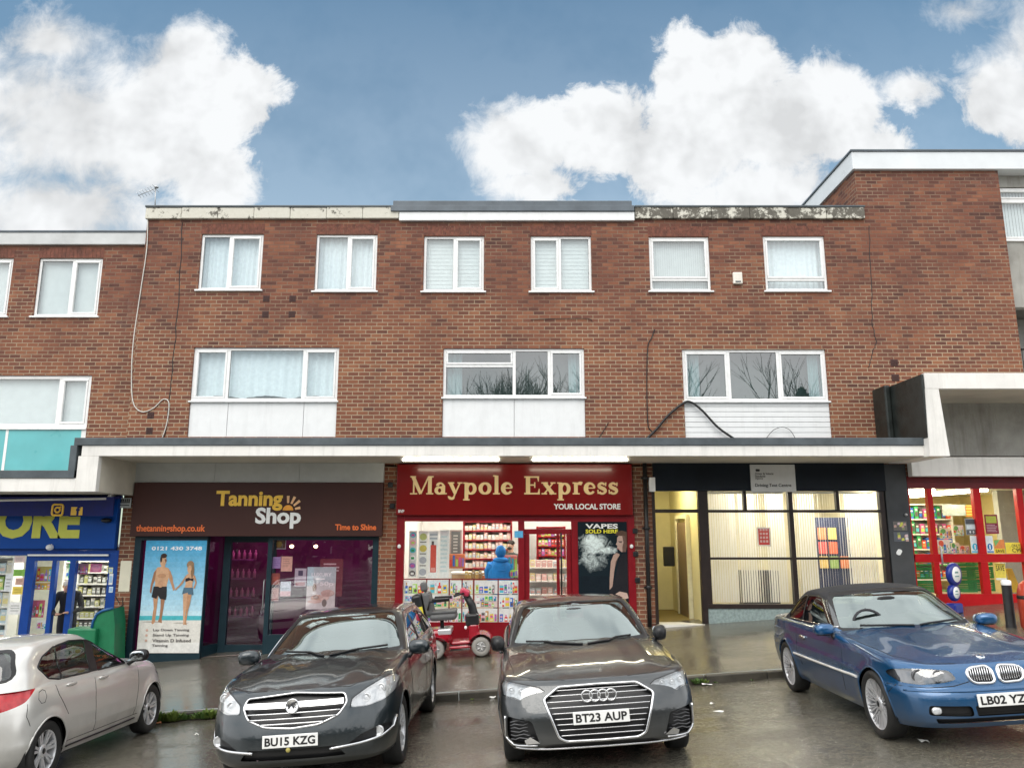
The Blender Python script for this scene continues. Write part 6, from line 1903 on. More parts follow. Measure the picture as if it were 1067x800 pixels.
def wheel(root, c, sd, R, rr, w, spokes, rimmat):
    """alloy wheel standing in the x-z plane, outer face towards sd*y"""
    Mx = Matrix.Translation(c) @ Matrix.Rotation(-pi / 2 * sd, 4, 'X')
    if sd < 0: Mx = Matrix.Translation(c) @ Matrix.Rotation(pi / 2, 4, 'X')
    h = w / 2
    b = MB()
    b.lathe([(rr * .98, h * .78), (rr * 1.0, h * .82), (rr * .965, h * .80), (rr * .93, h * .60), (rr * .90, -h * .6)], Mx, 40)
    kind, n = spokes
    def sp(a, r0, r1, w0, w1, z0_, z1_, th=.022):
        ca, sa = cos(a), sin(a)
        pts = []
        for (r, ww, z) in ((r0, w0, z0_), (r1, w1, z1_)):
            for s in (-1, 1):
                for t in (0, -th):
                    pts.append(Mx @ Vector((r * ca - s * ww * sa, r * sa + s * ww * ca, z + t)))
        k = len(b.v); b.v.extend(pts)
        for q in ((0, 2, 6, 4), (1, 5, 7, 3), (0, 4, 5, 1), (2, 3, 7, 6), (4, 6, 7, 5), (0, 1, 3, 2)): b.face([k + i for i in q])
    for i in range(n):
        a = 2 * pi * i / n + .2
        if kind == 'double':
            for d in (-.5, .5): sp(a + d * 2 * pi / n * .30, .045, rr * .95, .012, .013, h * .52, h * .74)
        elif kind == 'cross':
            sp(a, .045, rr * .95, .008, .008, h * .50, h * .76); sp(a + pi / n, .045, rr * .95, .007, .007, h * .46, h * .76)
            sp(a + pi / n * .5, rr * .55, rr * .95, .006, .006, h * .60, h * .76)
        else:
            sp(a, .04, rr * .95, .030, .022, h * .50, h * .74)
    b.lathe([(.072, h * .35), (.070, h * .56), (.045, h * .62), (0, h * .63)], Mx, 20)
    rim = b.build('wheel', rimmat, root)
    b = MB(); b.lathe([(rr * .97, h * .80), (rr * 1.01, h * .86), (rr + (R - rr) * .45, h * .98), (R - .022, h * .93), (R - .006, h * .78), (R, h * .45), (R, -h * .45), (R - .008, -h * .8), (rr, -h * .86)], Mx, 44); b.build('tyre', M_TYRE, rim)
    b = MB(); b.lathe([(rr * .90, -h * .1), (.0, -h * .1)], Mx, 30); b.lathe([(rr * .62, h * .18), (rr * .62, h * .05)], Mx, 24); b.lathe([(0, h * .18), (rr * .62, h * .18)], Mx, 24); b.build('brake_disc', M_RIMD, rim)
    b = MB(); b.lathe([(.030, h * .63), (.028, h * .66), (0, h * .665)], Mx, 16); b.build('hub_cap', M_TRIM, rim)

def car_root(name, label, x, y, yaw, group=None, sx=1.0):
    o = thing(name, label, 'car', (0, 0, 0), group)
    z = road_z(x, y)
    n = Vector((-.066, .03 if y < KY else 0, 1)).normalized()
    fw = Vector((cos(yaw), sin(yaw), 0)); fw = (fw - n * fw.dot(n)).normalized(); lf = n.cross(fw)
    M = Matrix((fw, lf, n)).transposed().to_4x4(); M.translation = (x, y, z + .002)
    o.matrix_world = M @ Matrix.Scale(sx, 4, (1, 0, 0))
    return o

def elems(*a): return list(a)
# ------------------------------------------------------------------ grey executive saloon, nose to the viewer
P_GREY = paint('gunmetal_paint', (.040, .044, .046), .5, .3, .6)
hexg = [(0, .785), (.37, .780), (.515, .69), (.40, .365), (.33, .330), (0, .325)]
def sym(half): return half + [(-y, z) for y, z in reversed(half) if abs(y) > 1e-6]
grA = rounded(sym(hexg), .025)
foA = rounded([(.64, .515), (.865, .555), (.872, .37), (.81, .315), (.58, .325)], .03)
hlA = rounded([(.50, .752), (.55, .782), (.70, .812), (.885, .838), (.915, .80), (.905, .712), (.80, .705), (.745, .682), (.70, .712), (.62, .735)], .010, 2)
def hoodA(x, y, ye):
    r = abs(y) / max(ye, .01)
    return (.016 * exp(-((r - .68) / .07) ** 2) + .008 * exp(-((r - .36) / .06) ** 2)) * min(1, max(0, (2.2 - x) / .6)) * (1 if x > .4 else 0)
A = dict(hw=.943, wb=2.924, R=.345, rimR=.245, track=1.63, paint=P_GREY, spokes=('double', 5), gap=.04,
    levels=[(0, .915, 2.29, -2.47), (.10, .955, 2.36, -2.53), (.30, .985, 2.382, -2.555), (.50, 1.0, 2.376, -2.55), (.66, .998, 2.345, -2.53), (.80, .985, 2.30, -2.50), (.90, .972, 2.26, -2.46), (.96, .955, 2.23, -2.43), (1, .925, 2.19, -2.39)],
    zs=[(2.38, .805), (2.1, .845), (1.6, .90), (.9, .955), (.4, .975), (-1, .99), (-2, 1.02), (-2.55, .99)], z0=[(2.4, .255), (1.9, .235), (1.4, .2), (0, .21), (-2.5, .24)],
    crown=[(2.20, .0), (2.0, .022), (1.5, .042), (.8, .055), (-1, .05), (-2, .04), (-2.42, 0)], taper=[(2.4, .975), (1.6, 1.0), (.8, 1), (-1, 1), (-2.0, .975), (-2.5, .94)],
    nf=4.2, nr=2.8, Lf=.58, Lr=.5, hood=hoodA, crease=[(lambda x: .80 + .03 * min(1, max(-1, -x / 2)), .006, .03), (.36, .007, .05)],
    green=[(0, .868, .79, -2.05), (.25, .835, .605, -1.93), (.5, .795, .405, -1.74), (.75, .748, .19, -1.50), (.9, .712, .05, -1.34), (.97, .685, -.02, -1.26), (1, .65, -.07, -1.20)],
    zr=[(.9, 1.32), (.1, 1.385), (-.25, 1.405), (-.8, 1.42), (-1.3, 1.395), (-1.8, 1.32)], roofcrown=[(-.15, .02), (-.5, .042), (-1.0, .04), (-1.3, .015)], gLf=.34, gLr=.42,
    sidewin=[('side_window', rounded(clip_x([(.42, 1.0), (.16, 1.13), (-.16, 1.27), (-.45, 1.325), (-.95, 1.33), (-1.35, 1.24), (-1.60, 1.06), (-1.5, 1.02), (-.6, 1.01)], -.48, 2), .02, 2)), ('side_window', rounded(clip_x([(.42, 1.0), (.16, 1.13), (-.16, 1.27), (-.45, 1.325), (-.95, 1.33), (-1.35, 1.24), (-1.60, 1.06), (-1.5, 1.02), (-.6, 1.01)], -3, -.56), .02, 2))],
    windscreen=rounded([(-.765, 1.02), (-.615, 1.385), (0, 1.40), (.615, 1.385), (.765, 1.02), (0, 1.0)], [.03, .07, .3, .07, .03, .3]), rearwin=rounded([(-.6, 1.06), (-.5, 1.34), (.5, 1.34), (.6, 1.06)], .06),
    openings=[('grille_mesh', grA, M_TRIM, .05), ('air_intake', foA, M_TRIM, .06), ('air_intake', [(-y, z) for y, z in foA], M_TRIM, .06), ('lower_intake', rounded([(-.56, .268), (.56, .268), (.46, .305), (-.46, .305)], .01, 2), M_TRIM, .02)],
    lamps=[('headlight', hlA, (1, -1))], projectors=[(.62, .755, .024), (.72, .755, .026), (.81, .765, .026)], lensmat=M_LENS, projmat=M_REFL, reflmat=mat('lamp_grey', (.46, .47, .48), .3, metal=.3, var=.25, scale=30),
    gaps=[('side', [(.72, .95), (.70, .6), (.66, .32)]), ('side', [(-.50, .98), (-.52, .6), (-.50, .30)]), ('side', [(-1.35, .99), (-1.28, .75), (-1.12, .6)]), ('top', [(2.19, .30), (2.15, .55), (1.95, .77), (1.2, .83), (.75, .83)]), ('front', [(.50, .755), (.55, .788), (.70, .818), (.86, .840)]), ('side', [(1.95, .70), (1.83, .62), (1.80, .5)])],
    strips=[('grille_surround', 'front', grA, .013, M_SATIN, True, False), ('intake_trim', 'front', [(.885, .55), (.892, .36), (.815, .30), (.60, .305)], .009, M_SATIN, False, True), ('splitter', 'front', [(-.82, .275), (-.5, .262), (0, .258), (.5, .262), (.82, .275)], .010, M_SATIN, False, False), ('window_trim', 'winside', [(.44, .992), (-.6, 1.0), (-1.5, 1.01), (-1.62, 1.06), (-1.36, 1.25), (-.95, 1.343), (-.45, 1.338), (-.17, 1.283), (.16, 1.143)], .007, M_TRIM, True, True)],
    mirror=(.50, .955, 1.03), mirror_size=(.13, .075, .085), mirrormat=M_TRIM, handles=[(-.35, .84), (-1.2, .86)], wipers=[[(.60, 1.02), (.06, 1.005)], [(.0, 1.005), (-.62, 1.025)]], ivm=(.05, 1.31), plate=(0, .525, 'BT23 AUP', -4))
ra = car_root('parked_car', 'dark grey saloon with four chrome rings on a wide slatted grille', .851, 9.879, -1.567)
fa = make_car(A, ra)
def grille_bars(root, fn, zz, ext, r, m, dx=-.022, skip=None, name='grille_bar'):
    b = MB()
    for z in zz:
        y1 = ext(z)
        P = [fn['front'](-y1 + 2 * y1 * i / 24, z, 0) + Vector((dx, 0, 0)) for i in range(25)]
        b.tube(P, r, 6, flat=.7)
    return b.build(name, m, root)
extA = lambda z: (.40 + (z - .365) / (.69 - .365) * .115 if z < .69 else .515 - (z - .69) / .09 * .14) - .02
grille_bars(ra, {'front': lambda y, z, l: Vector((curve([(.25, 2.355), (.4, 2.38), (.55, 2.376), (.68, 2.335), (.78, 2.25)])(z) - .58 * (1 - (1 - (abs(y) / .943) ** 4.2) ** (1 / 4.2)), y, z))}, [.378, .425, .472, .520, .568, .616, .664, .712, .752], extA, .0055, M_SATIN, -.014)
ringz = .70
b = MB()
for k in range(4):
    y = (k - 1.5) * .075; b.tube([Vector((2.33, y + .049 * cos(a), ringz + .049 * sin(a))) for a in [2 * pi * i / 28 for i in range(28)]], .0075, 8, closed=True)
b.build('ring_badge', M_CHROME, ra)
for sd in (1, -1):
    b = MB(); q = [fa['front'](y * sd, z, .006) for y, z in ((.575, .33), (.66, .385), (.715, .355), (.70, .318))]
    b.prism(q, (.012, 0, 0)); b.build('intake_blade', M_SATIN, ra)
for sd in (1, -1):
    b = MB()
    for k in range(6): 
        z = .36 + k * .030; b.tube([(2.28 - .03 * i / 6, sd * (.60 + .24 * i / 6), z + .008 * sin(i * 2.1 + k)) for i in range(7)], .006, 5)
    b.build('intake_mesh', M_LAMPD, ra)

# ------------------------------------------------------------------ dark estate with the wide chrome grille, left of it
P_DARK = paint('dark_blue_grey_paint', (.013, .021, .026), .4, .3, .45)
grB = rounded([(-.50, .755), (-.47, .828), (0, .858), (.47, .828), (.50, .755), (.43, .655), (.26, .592), (0, .572), (-.26, .592), (-.43, .655)], .03)
hlB = rounded([(.535, .705), (.545, .775), (.66, .845), (.80, .905), (.872, .915), (.902, .86), (.895, .775), (.82, .725), (.68, .698)], .025, 3)
fogB = rounded([(.50, .385), (.64, .47), (.80, .515), (.885, .50), (.86, .43), (.78, .405)], .03)
def hoodB(x, y, ye):
    r = abs(y) / max(ye, .01)
    return (.012 * exp(-((r - .55) / .10) ** 2) + .006 * exp(-(r / .22) ** 2)) * min(1, max(0, (2.15 - x) / .5)) * (1 if x > .4 else 0)
dloB = [(.38, 1.045), (.14, 1.18), (-.16, 1.31), (-.48, 1.37), (-1.1, 1.375), (-1.6, 1.30), (-1.95, 1.14), (-1.9, 1.09), (-.6, 1.055)]
BI = dict(hw=.928, wb=2.737, R=.338, rimR=.235, track=1.60, paint=P_DARK, spokes=('double', 6), gap=.035,
    levels=[(0, .90, 2.24, -2.40), (.08, .95, 2.31, -2.46), (.22, .975, 2.345, -2.49), (.42, .995, 2.34, -2.49), (.60, 1.0, 2.31, -2.48), (.78, .985, 2.255, -2.44), (.90, .968, 2.20, -2.40), (.96, .95, 2.16, -2.36), (1, .918, 2.11, -2.31)],
    zs=[(2.3, .845), (2.05, .885), (1.6, .945), (.9, 1.005), (.3, 1.03), (-1, 1.05), (-2, 1.075), (-2.5, 1.04)], z0=[(2.35, .235), (1.9, .21), (0, .21), (-2.5, .24)],
    crown=[(2.14, 0), (1.95, .022), (1.5, .044), (.8, .056), (-1, .05), (-2, .03), (-2.35, 0)], taper=[(2.35, .945), (1.6, .99), (.8, 1), (-1, 1), (-2, .975), (-2.45, .94)],
    nf=2.8, nr=2.7, Lf=.70, Lr=.5, hood=hoodB, crease=[(lambda x: .86 + .03 * min(1, max(-1, -x / 2)), .006, .03), (.40, .008, .06)],
    green=[(0, .862, .84, -2.30), (.25, .825, .65, -2.25), (.5, .78, .435, -2.17), (.75, .728, .215, -2.05), (.9, .69, .07, -1.93), (.97, .665, -.01, -1.86), (1, .63, -.06, -1.80)],
    zr=[(.9, 1.36), (.1, 1.425), (-.3, 1.445), (-.9, 1.462), (-1.5, 1.445), (-2.1, 1.38)], roofcrown=[(-.15, .02), (-.5, .04), (-1.3, .04), (-1.85, .015)], gLf=.36, gLr=.4,
    dlo=dloB, sidewin=[('side_window', rounded(clip_x(dloB, -.46, 2), .02, 2)), ('side_window', rounded(clip_x(dloB, -1.28, -.55), .02, 2)), ('side_window', rounded(clip_x(dloB, -3, -1.34), .02, 2))],
    windscreen=rounded([(-.76, 1.07), (-.595, 1.425), (0, 1.443), (.595, 1.425), (.76, 1.07), (0, 1.05)], [.03, .07, .3, .07, .03, .3]), rearwin=rounded([(-.6, 1.12), (-.5, 1.38), (.5, 1.38), (.6, 1.12)], .06),
    openings=[('grille_mesh', grB, M_TRIM, .045), ('fog_recess', fogB, M_TRIM, .04), ('fog_recess', [(-y, z) for y, z in fogB], M_TRIM, .04), ('lower_intake', rounded([(-.50, .305), (.50, .305), (.42, .40), (-.42, .40)], .02), M_TRIM, .04)],
    lamps=[('headlight', hlB, (1, -1))], projectors=[(.66, .765, .038), (.78, .82, .042)], projmat=M_REFL, reflmat=M_REFL, lensmat=glass('milky_lens', (.95, .96, .96), .30, 2.5, .7, dirt=.35),
    gaps=[('side', [(.78, 1.0), (.76, .65), (.70, .34)]), ('side', [(-.50, 1.03), (-.52, .6), (-.50, .32)]), ('side', [(-1.32, 1.04), (-1.28, .8), (-1.10, .62)]), ('top', [(2.09, .30), (2.06, .50), (1.85, .74), (1.2, .81), (.80, .82)]), ('front', [(.53, .70), (.535, .78), (.66, .855), (.80, .912)])],
    strips=[('grille_surround', 'front', grB, .011, M_SATIN, True, False), ('bumper_chrome', 'front', [(.36, .375), (.62, .392), (.80, .412), (.885, .455), (.905, .54)], .013, M_SATIN, False, True), ('window_trim', 'winside', [(.40, 1.036), (-.6, 1.046), (-1.9, 1.08), (-1.97, 1.14), (-1.6, 1.312), (-1.1, 1.388), (-.48, 1.383), (-.17, 1.322), (.14, 1.192)], .008, M_SATIN, True, True), ('roof_rail', 'winside', [(-.35, 1.428), (-1.0, 1.445), (-1.7, 1.43)], .018, M_SATIN, False, True)],
    mirror=(.60, 1.0, 1.06), mirror_size=(.095, .125, .085), handles=[(-.36, .90), (-1.18, .92)], wipers=[[(.62, 1.085), (.04, 1.06)], [(-.02, 1.06), (-.58, 1.085)]], ivm=(.02, 1.345), plate=(0, .475, 'BU15 KZG', -3), spokes_=0)
rb_ = car_root('parked_car', 'dark blue grey estate with chrome barred grille and pale headlights', -2.005, 10.003, -1.583)
fb_ = make_car(BI, rb_)
XB = curve([(.3, 2.345), (.5, 2.34), (.62, 2.325), (.72, 2.29), (.80, 2.25), (.86, 2.20)])
def FB(y, z, l=0): return Vector((XB(z) - .70 * (1 - (1 - (abs(y) / .928) ** 2.8) ** (1 / 2.8)), y, z))
extB = lambda z: (.26 + (z - .592) / .063 * .17 if z < .655 else .43 + (z - .655) / .10 * .07) - .015
grille_bars(rb_, {'front': FB}, [.615, .658, .703], extB, .0075, M_SATIN, -.012)
b = MB()
for i in range(24):
    y0, y1 = -.475 + .95 * i / 24, -.475 + .95 * (i + 1) / 24
    q = [FB(y0, .752), FB(y1, .752), FB(y1, .800), FB(y0, .800)]
    b.sm = True; b.poly([p + Vector((.004, 0, 0)) for p in q]); b.sm = False
b.build('grille_bar', M_SATIN, rb_)
p = FB(0, .765); Mx = Matrix.Translation(p + Vector((.012, 0, 0))) @ Matrix.Rotation(radians(80), 4, 'Y')
b = MB(); b.lathe([(.058, -.01), (.066, .0), (.066, .008), (.060, .014), (.055, .008), (0, .006)], Mx, 28); bd_ = b.build('round_badge', M_CHROME, rb_)
b = MB()
Mt = Matrix.Translation((p.x + .024, 0, .765)) @ Matrix.Rotation(pi / 2, 4, 'Z')
for pts, w in (([(-.035, -.03), (-.02, .005), (.005, .022), (.032, .030)], [.016, .02, .018, .008]), ([(.0, .018), (.012, -.008), (.006, -.034)], [.012, .018, .006]), ([(-.03, -.008), (-.045, .012)], [.012, .006]), ([(.012, .0), (.036, -.012)], [.012, .006])):
    L = MB(); stroke(L, pts, w, 0, .004); n = len(b.v); b.v.extend(Mt @ v for v in L.v); [b.face([n + i for i in f]) for f in L.f]
b.build('badge_figure', M_LAMPD, bd_)
for sd in (1, -1):
    p = fb_['front'](.775 * sd, .457, 0); Mx = Matrix.Translation(p + Vector((-.03, 0, 0))) @ Matrix.Rotation(pi / 2, 4, 'Y')
    b = MB(); b.lathe([(.048, -.02), (.050, .012), (.042, .016), (.036, .006), (0, .014)], Mx, 22); b.build('fog_lamp', M_REFL, rb_)
b = MB(); p = fb_['front'](-.02, .395, .012); b.ell(p, (.012, .022, .022)); b.build('tow_cap', mat('mossy_cap', (.35, .30, .08), .5), rb_)

# ------------------------------------------------------------------ blue convertible on the right
P_BLUE = paint('mid_blue_paint', (.003, .076, .200), .3, .26, .45)
kid = rounded([(.025, .595), (.025, .69), (.06, .718), (.21, .710), (.262, .68), (.245, .610), (.20, .582), (.06, .577)], .03)
hlC = rounded([(.36, .625), (.40, .70), (.56, .718), (.74, .722), (.83, .705), (.845, .655), (.80, .598), (.66, .585), (.47, .60)], .03)
M_SOFT = mat('black_canvas', (.022, .022, .024), .85, var=.25, scale=40, bump=.3, bscale=400)
dloC = [(.30, .965), (.06, 1.10), (-.20, 1.235), (-.42, 1.265), (-.85, 1.255), (-1.12, 1.17), (-1.30, 1.03), (-1.28, .965)]
def hoodC(x, y, ye):
    r = abs(y) / max(ye, .01)
    return .014 * exp(-((r - .52) / .14) ** 2) * min(1, max(0, (1.9 - x) / .5)) * (1 if x > .4 else 0)
CB = dict(hw=.8785, wb=2.725, R=.322, rimR=.246, track=1.55, paint=P_BLUE, spokes=('cross', 10), gap=.03, tw=.225, flare=.016,
    levels=[(0, .92, 2.07, -2.25), (.10, .955, 2.115, -2.31), (.26, .98, 2.138, -2.345), (.46, .997, 2.134, -2.34), (.60, 1.0, 2.11, -2.32), (.64, .99, 2.075, -2.30), (.80, .98, 2.05, -2.285), (.90, .975, 2.03, -2.265), (.96, .96, 2.005, -2.24), (1, .93, 1.965, -2.20)],
    zs=[(2.0, .735), (1.7, .785), (1.2, .84), (.6, .895), (.2, .92), (-1, .935), (-1.9, .945), (-2.3, .91)], z0=[(2.15, .215), (1.7, .20), (0, .20), (-2.3, .24)],
    crown=[(1.98, 0), (1.8, .018), (1.3, .034), (.6, .044), (-1, .04), (-1.8, .03), (-2.22, 0)], taper=[(2.1, .955), (1.4, .99), (.8, 1), (-1, 1), (-1.8, .975), (-2.3, .945)],
    nf=3.6, nr=2.9, Lf=.58, Lr=.5, hood=hoodC, crease=[(lambda x: .78 + .03 * min(1, max(-1, -x / 2)), .005, .03), (.50, .006, .02)],
    green=[(0, .812, .62, -1.84), (.25, .782, .455, -1.74), (.5, .742, .275, -1.58), (.75, .695, .085, -1.40), (.9, .66, -.03, -1.27), (.97, .635, -.10, -1.20), (1, .60, -.15, -1.14)],
    zr=[(.6, 1.20), (.0, 1.275), (-.3, 1.30), (-.7, 1.328), (-1.1, 1.30), (-1.6, 1.16)], roofcrown=[(-.2, .02), (-.5, .042), (-.95, .04), (-1.2, .015)], gLf=.32, gLr=.40,
    softtop=lambda p, n: p.x < -.07 - .0 * p.z and not (p.z < 1.22 and p.x > -.1),
    sidewin=[('side_window', rounded(clip_x(dloC, -.74, 2), .02, 2)), ('side_window', rounded(clip_x(dloC, -3, -.78), .02, 2))],
    windscreen=rounded([(-.72, .955), (-.575, 1.275), (0, 1.295), (.575, 1.275), (.72, .955), (0, .93)], [.03, .06, .3, .06, .03, .3]), rearwin=rounded([(-.45, 1.02), (-.38, 1.2), (.38, 1.2), (.45, 1.02)], .05),
    openings=[('grille_mesh', kid, M_TRIM, .03), ('grille_mesh', [(-y, z) for y, z in kid], M_TRIM, .03), ('air_intake', rounded([(.31, .405), (.66, .415), (.67, .33), (.30, .315)], .03), M_TRIM, .04), ('air_intake', rounded([(-.31, .405), (-.66, .415), (-.67, .33), (-.30, .315)], .03), M_TRIM, .04), ('lower_intake', rounded([(-.62, .30), (.62, .30), (.60, .255), (-.60, .255)], .015), M_TRIM, .04), ('air_intake', rounded([(-.28, .405), (.28, .405), (.27, .315), (-.27, .315)], .02), M_TRIM, .05)],
    lamps=[('headlight', hlC, (1, -1))], projectors=[(.50, .652, .050), (.655, .655, .056)], reflmat=mat('lamp_dark', (.09, .09, .10), .25, metal=.5), lensmat=M_LENS, projmat=M_LAMPD,
    gaps=[('side', [(.64, .90), (.62, .6), (.56, .33)]), ('side', [(-.86, .93), (-.90, .6), (-.78, .42)]), ('top', [(1.94, .30), (1.90, .56), (1.6, .73), (1.0, .775), (.60, .785)]), ('front', [(.26, .60), (.40, .570), (.62, .560), (.86, .57)]), ('side', [(1.80, .575), (1.72, .5), (1.70, .45)])],
    strips=[('grille_surround', 'front', kid, .014, M_CHROME, True, True), ('side_moulding', 'side', [(1.02, .535), (.3, .53), (-.4, .53), (-1.0, .535)], .014, mat('bright_moulding', (.62, .61, .58), .3), False, True), ('window_trim', 'winside', [(.28, .962), (-.5, .957), (-1.28, .958)], .007, M_SATIN, False, True), ('bumper_strip', 'front', [(-.80, .535), (-.3, .525), (.3, .525), (.80, .535)], .008, P_BLUE, False, False)],
    mirror=(.36, .93, .955), mirror_size=(.085, .115, .068), handles=[(-.62, .775)], handlemat=M_SATIN, wipers=[[(.60, .965), (.10, .945)], [(.03, .945), (-.52, .965)]], ivm=(-.02, 1.215), plate=(0, .45, 'LB02 YZT', -3), topmat=M_SOFT)
rc_o = car_root('parked_car', 'blue convertible with black fabric roof and twin kidney grilles', 4.60, 9.548, -1.599)
fc_ = make_car(CB, rc_o)
for sd in (1, -1):
    b = MB()
    for k in range(10):
        y = (.045 + k * .0215) * sd; b.tube([fc_['front'](.15 * sd, z, 0) * 0 + Vector((2.055 - .02 * (z - .57) / .16 - .012 * (abs(y) / .26), y, z)) for z in (.585, .65, .715)], .006, 5)
    b.build('grille_bar', M_SATIN, rc_o)
    p = fc_['front'](.60 * sd, .368, 0); b = MB(); b.ell(p + Vector((-.02, 0, 0)), (.02, .045, .035), None, 14, 8, .8); b.build('fog_lamp', M_REFL, rc_o)
b = MB(); c = fc_['top'](1.84, 0, .004); Mx = Matrix.Translation(c) @ Matrix.Rotation(radians(20), 4, 'Y'); b.lathe([(.041, 0), (.041, .005), (.028, .006), (0, .006)], Mx, 20); rd = b.build('round_badge', M_CHROME, rc_o)
b = MB()
for k in (0, 2): b.poly([Mx @ Vector((.0, 0, .0075))] + [Mx @ Vector((.026 * cos(radians(90 * k + 90 * i / 5)), .026 * sin(radians(90 * k + 90 * i / 5)), .0075)) for i in range(6)])
b.build('badge_quarter', P_BLUE, rd)

# ------------------------------------------------------------------ silver hatchback at the left, tail to the viewer
P_SILV = paint('silver_paint', (.66, .645, .61), .3, .32, .45)
dloD = [(.58, .99), (.36, 1.13), (.08, 1.275), (-.22, 1.36), (-.60, 1.385), (-.95, 1.352), (-1.20, 1.27), (-1.32, 1.17), (-1.20, 1.045), (-1.0, 1.01), (-.1, .995)]
M_REDL = mat('red_lamp', (.42, .006, .012), .12, coat=.8, var=.25, scale=18)
DB = dict(hw=.8685, wb=2.511, R=.312, rimR=.215, track=1.50, paint=P_SILV, spokes=('double', 7), gap=.032, tw=.205, flare=.022,
    levels=[(0, .915, 1.97, -1.83), (.10, .95, 2.04, -1.88), (.28, .985, 2.085, -1.912), (.46, 1.0, 2.07, -1.915), (.66, .995, 2.02, -1.895), (.82, .975, 1.95, -1.87), (.92, .945, 1.88, -1.84), (.97, .915, 1.83, -1.81), (1, .87, 1.76, -1.78)],
    zs=[(2.0, .77), (1.7, .86), (1.3, .945), (.9, .975), (.4, .985), (-.6, 1.0), (-1.3, 1.03), (-1.9, 1.03)], z0=[(2.0, .22), (1.5, .20), (0, .21), (-1.9, .24)],
    crown=[(1.8, 0), (1.6, .04), (1.1, .07), (-1, .05), (-1.7, .02), (-1.8, 0)], taper=[(2.0, .94), (1.3, .99), (.5, 1), (-.9, 1), (-1.5, .98), (-1.9, .95)],
    nf=2.4, nr=2.7, Lf=.72, Lr=.46, crease=[(.42, .010, .05), (lambda x: .92 + .05 * min(1, max(-1, -x / 1.5)), .006, .03)],
    green=[(0, .80, 1.08, -1.85), (.25, .765, .80, -1.82), (.5, .715, .50, -1.77), (.75, .685, .20, -1.69), (.9, .655, .02, -1.61), (.97, .63, -.06, -1.56), (1, .60, -.12, -1.50)],
    zr=[(1.0, 1.34), (.2, 1.415), (-.1, 1.435), (-.6, 1.45), (-1.2, 1.42), (-1.7, 1.35)], roofcrown=[(-.1, .02), (-.4, .038), (-1.1, .036), (-1.5, .012)], gLf=.40, gLr=.40,
    dlo=dloD, sidewin=[('side_window', rounded(clip_x(dloD, -.22, 2, .08), .025, 2)), ('side_window', rounded(clip_x(dloD, -.98, -.36, .05), .02, 2)), ('side_window', rounded(clip_x(dloD, -3, -.995, .05), .02, 2))],
    windscreen=rounded([(-.70, 1.06), (-.50, 1.41), (0, 1.425), (.50, 1.41), (.70, 1.06), (0, 1.04)], .05), rearwin=rounded([(-.66, 1.10), (-.53, 1.36), (.53, 1.36), (.66, 1.10)], .08),
    openings=[('grille_mesh', rounded([(-.42, .60), (.42, .60), (.46, .66), (-.46, .66)], .02), M_TRIM, .03), ('air_intake', rounded([(-.55, .30), (.55, .30), (.5, .45), (-.5, .45)], .03), M_TRIM, .04)],
    lamps=[('headlight', rounded([(.52, .64), (.60, .76), (.80, .84), (.84, .76), (.80, .66), (.66, .61)], .03), (1, -1))], projectors=[(.66, .70, .04)],
    rearlamps=[('tail_light', rounded([(-1.93, .74), (-1.62, .86), (-1.42, 1.015), (-1.46, 1.065), (-1.60, 1.075), (-1.95, 1.02)], .03), (1, -1))], rearlens=M_REDL,
    gaps=[('side', [(.84, 1.0), (.82, .7), (.74, .32)]), ('side', [(-.27, 1.03), (-.30, .7), (-.27, .32)]), ('side', [(-1.16, 1.06), (-1.08, .85), (-.90, .62)]), ('side', [(.84, .32), (-.92, .33)]), ('side', [(-1.43, .93), (-1.37, .95), (-1.325, .93), (-1.31, .87), (-1.35, .815), (-1.41, .815), (-1.45, .86), (-1.43, .93)]), ('side', [(-1.60, .84), (-1.62, .72), (-1.58, .62)])],
    strips=[('window_trim', 'winside', dloD, .008, M_TRIM, True, True), ('sill_strip', 'side', [(.80, .275), (0, .27), (-.86, .275)], .010, M_TRIM, False, True)],
    mirror=(.60, .965, 1.07), mirror_size=(.085, .11, .075), mirrormat=M_TRIM, handles=[(-.10, .90), (-.82, .925)], wipers=[], ivm=(.10, 1.33))
rd_o = car_root('parked_car', 'pale silver five door hatchback seen from its rear corner', -5.80, 10.02, 1.560, sx=.945)
fd_ = make_car(DB, rd_o)
# ================================================================== lamps, pipes, cables
for k, (a, c) in enumerate(((420, 519.5), (555, 653.5))):
    Y = FY + .22
    p0, p1 = at(a, 478, Y).x, at(c, 478, Y).x; z = ZF(475) - .045
    t = thing('canopy_light', ('left' if k == 0 else 'right') + ' of two lit fluorescent tubes under canopy above the red sign', 'light', ((p0 + p1) / 2, Y, z), 'fluorescent tubes under the canopy')
    b = MB(); b.tube([(p0, Y, z), (p1, Y, z)], .030, 10); b.build('tube', emit('fluorescent', (1, .92, .70), 20), t)
    b = MB(); b.box(p0 - .03, p1 + .03, Y - .03, Y + .03, z + .033, z + .05); b.box(p0 - .05, p0 - .005, Y - .022, Y + .022, z - .025, z + .033, b=.006); b.box(p1 + .005, p1 + .05, Y - .022, Y + .022, z - .025, z + .033, b=.006); b.build('batten', M_WHITE, t)

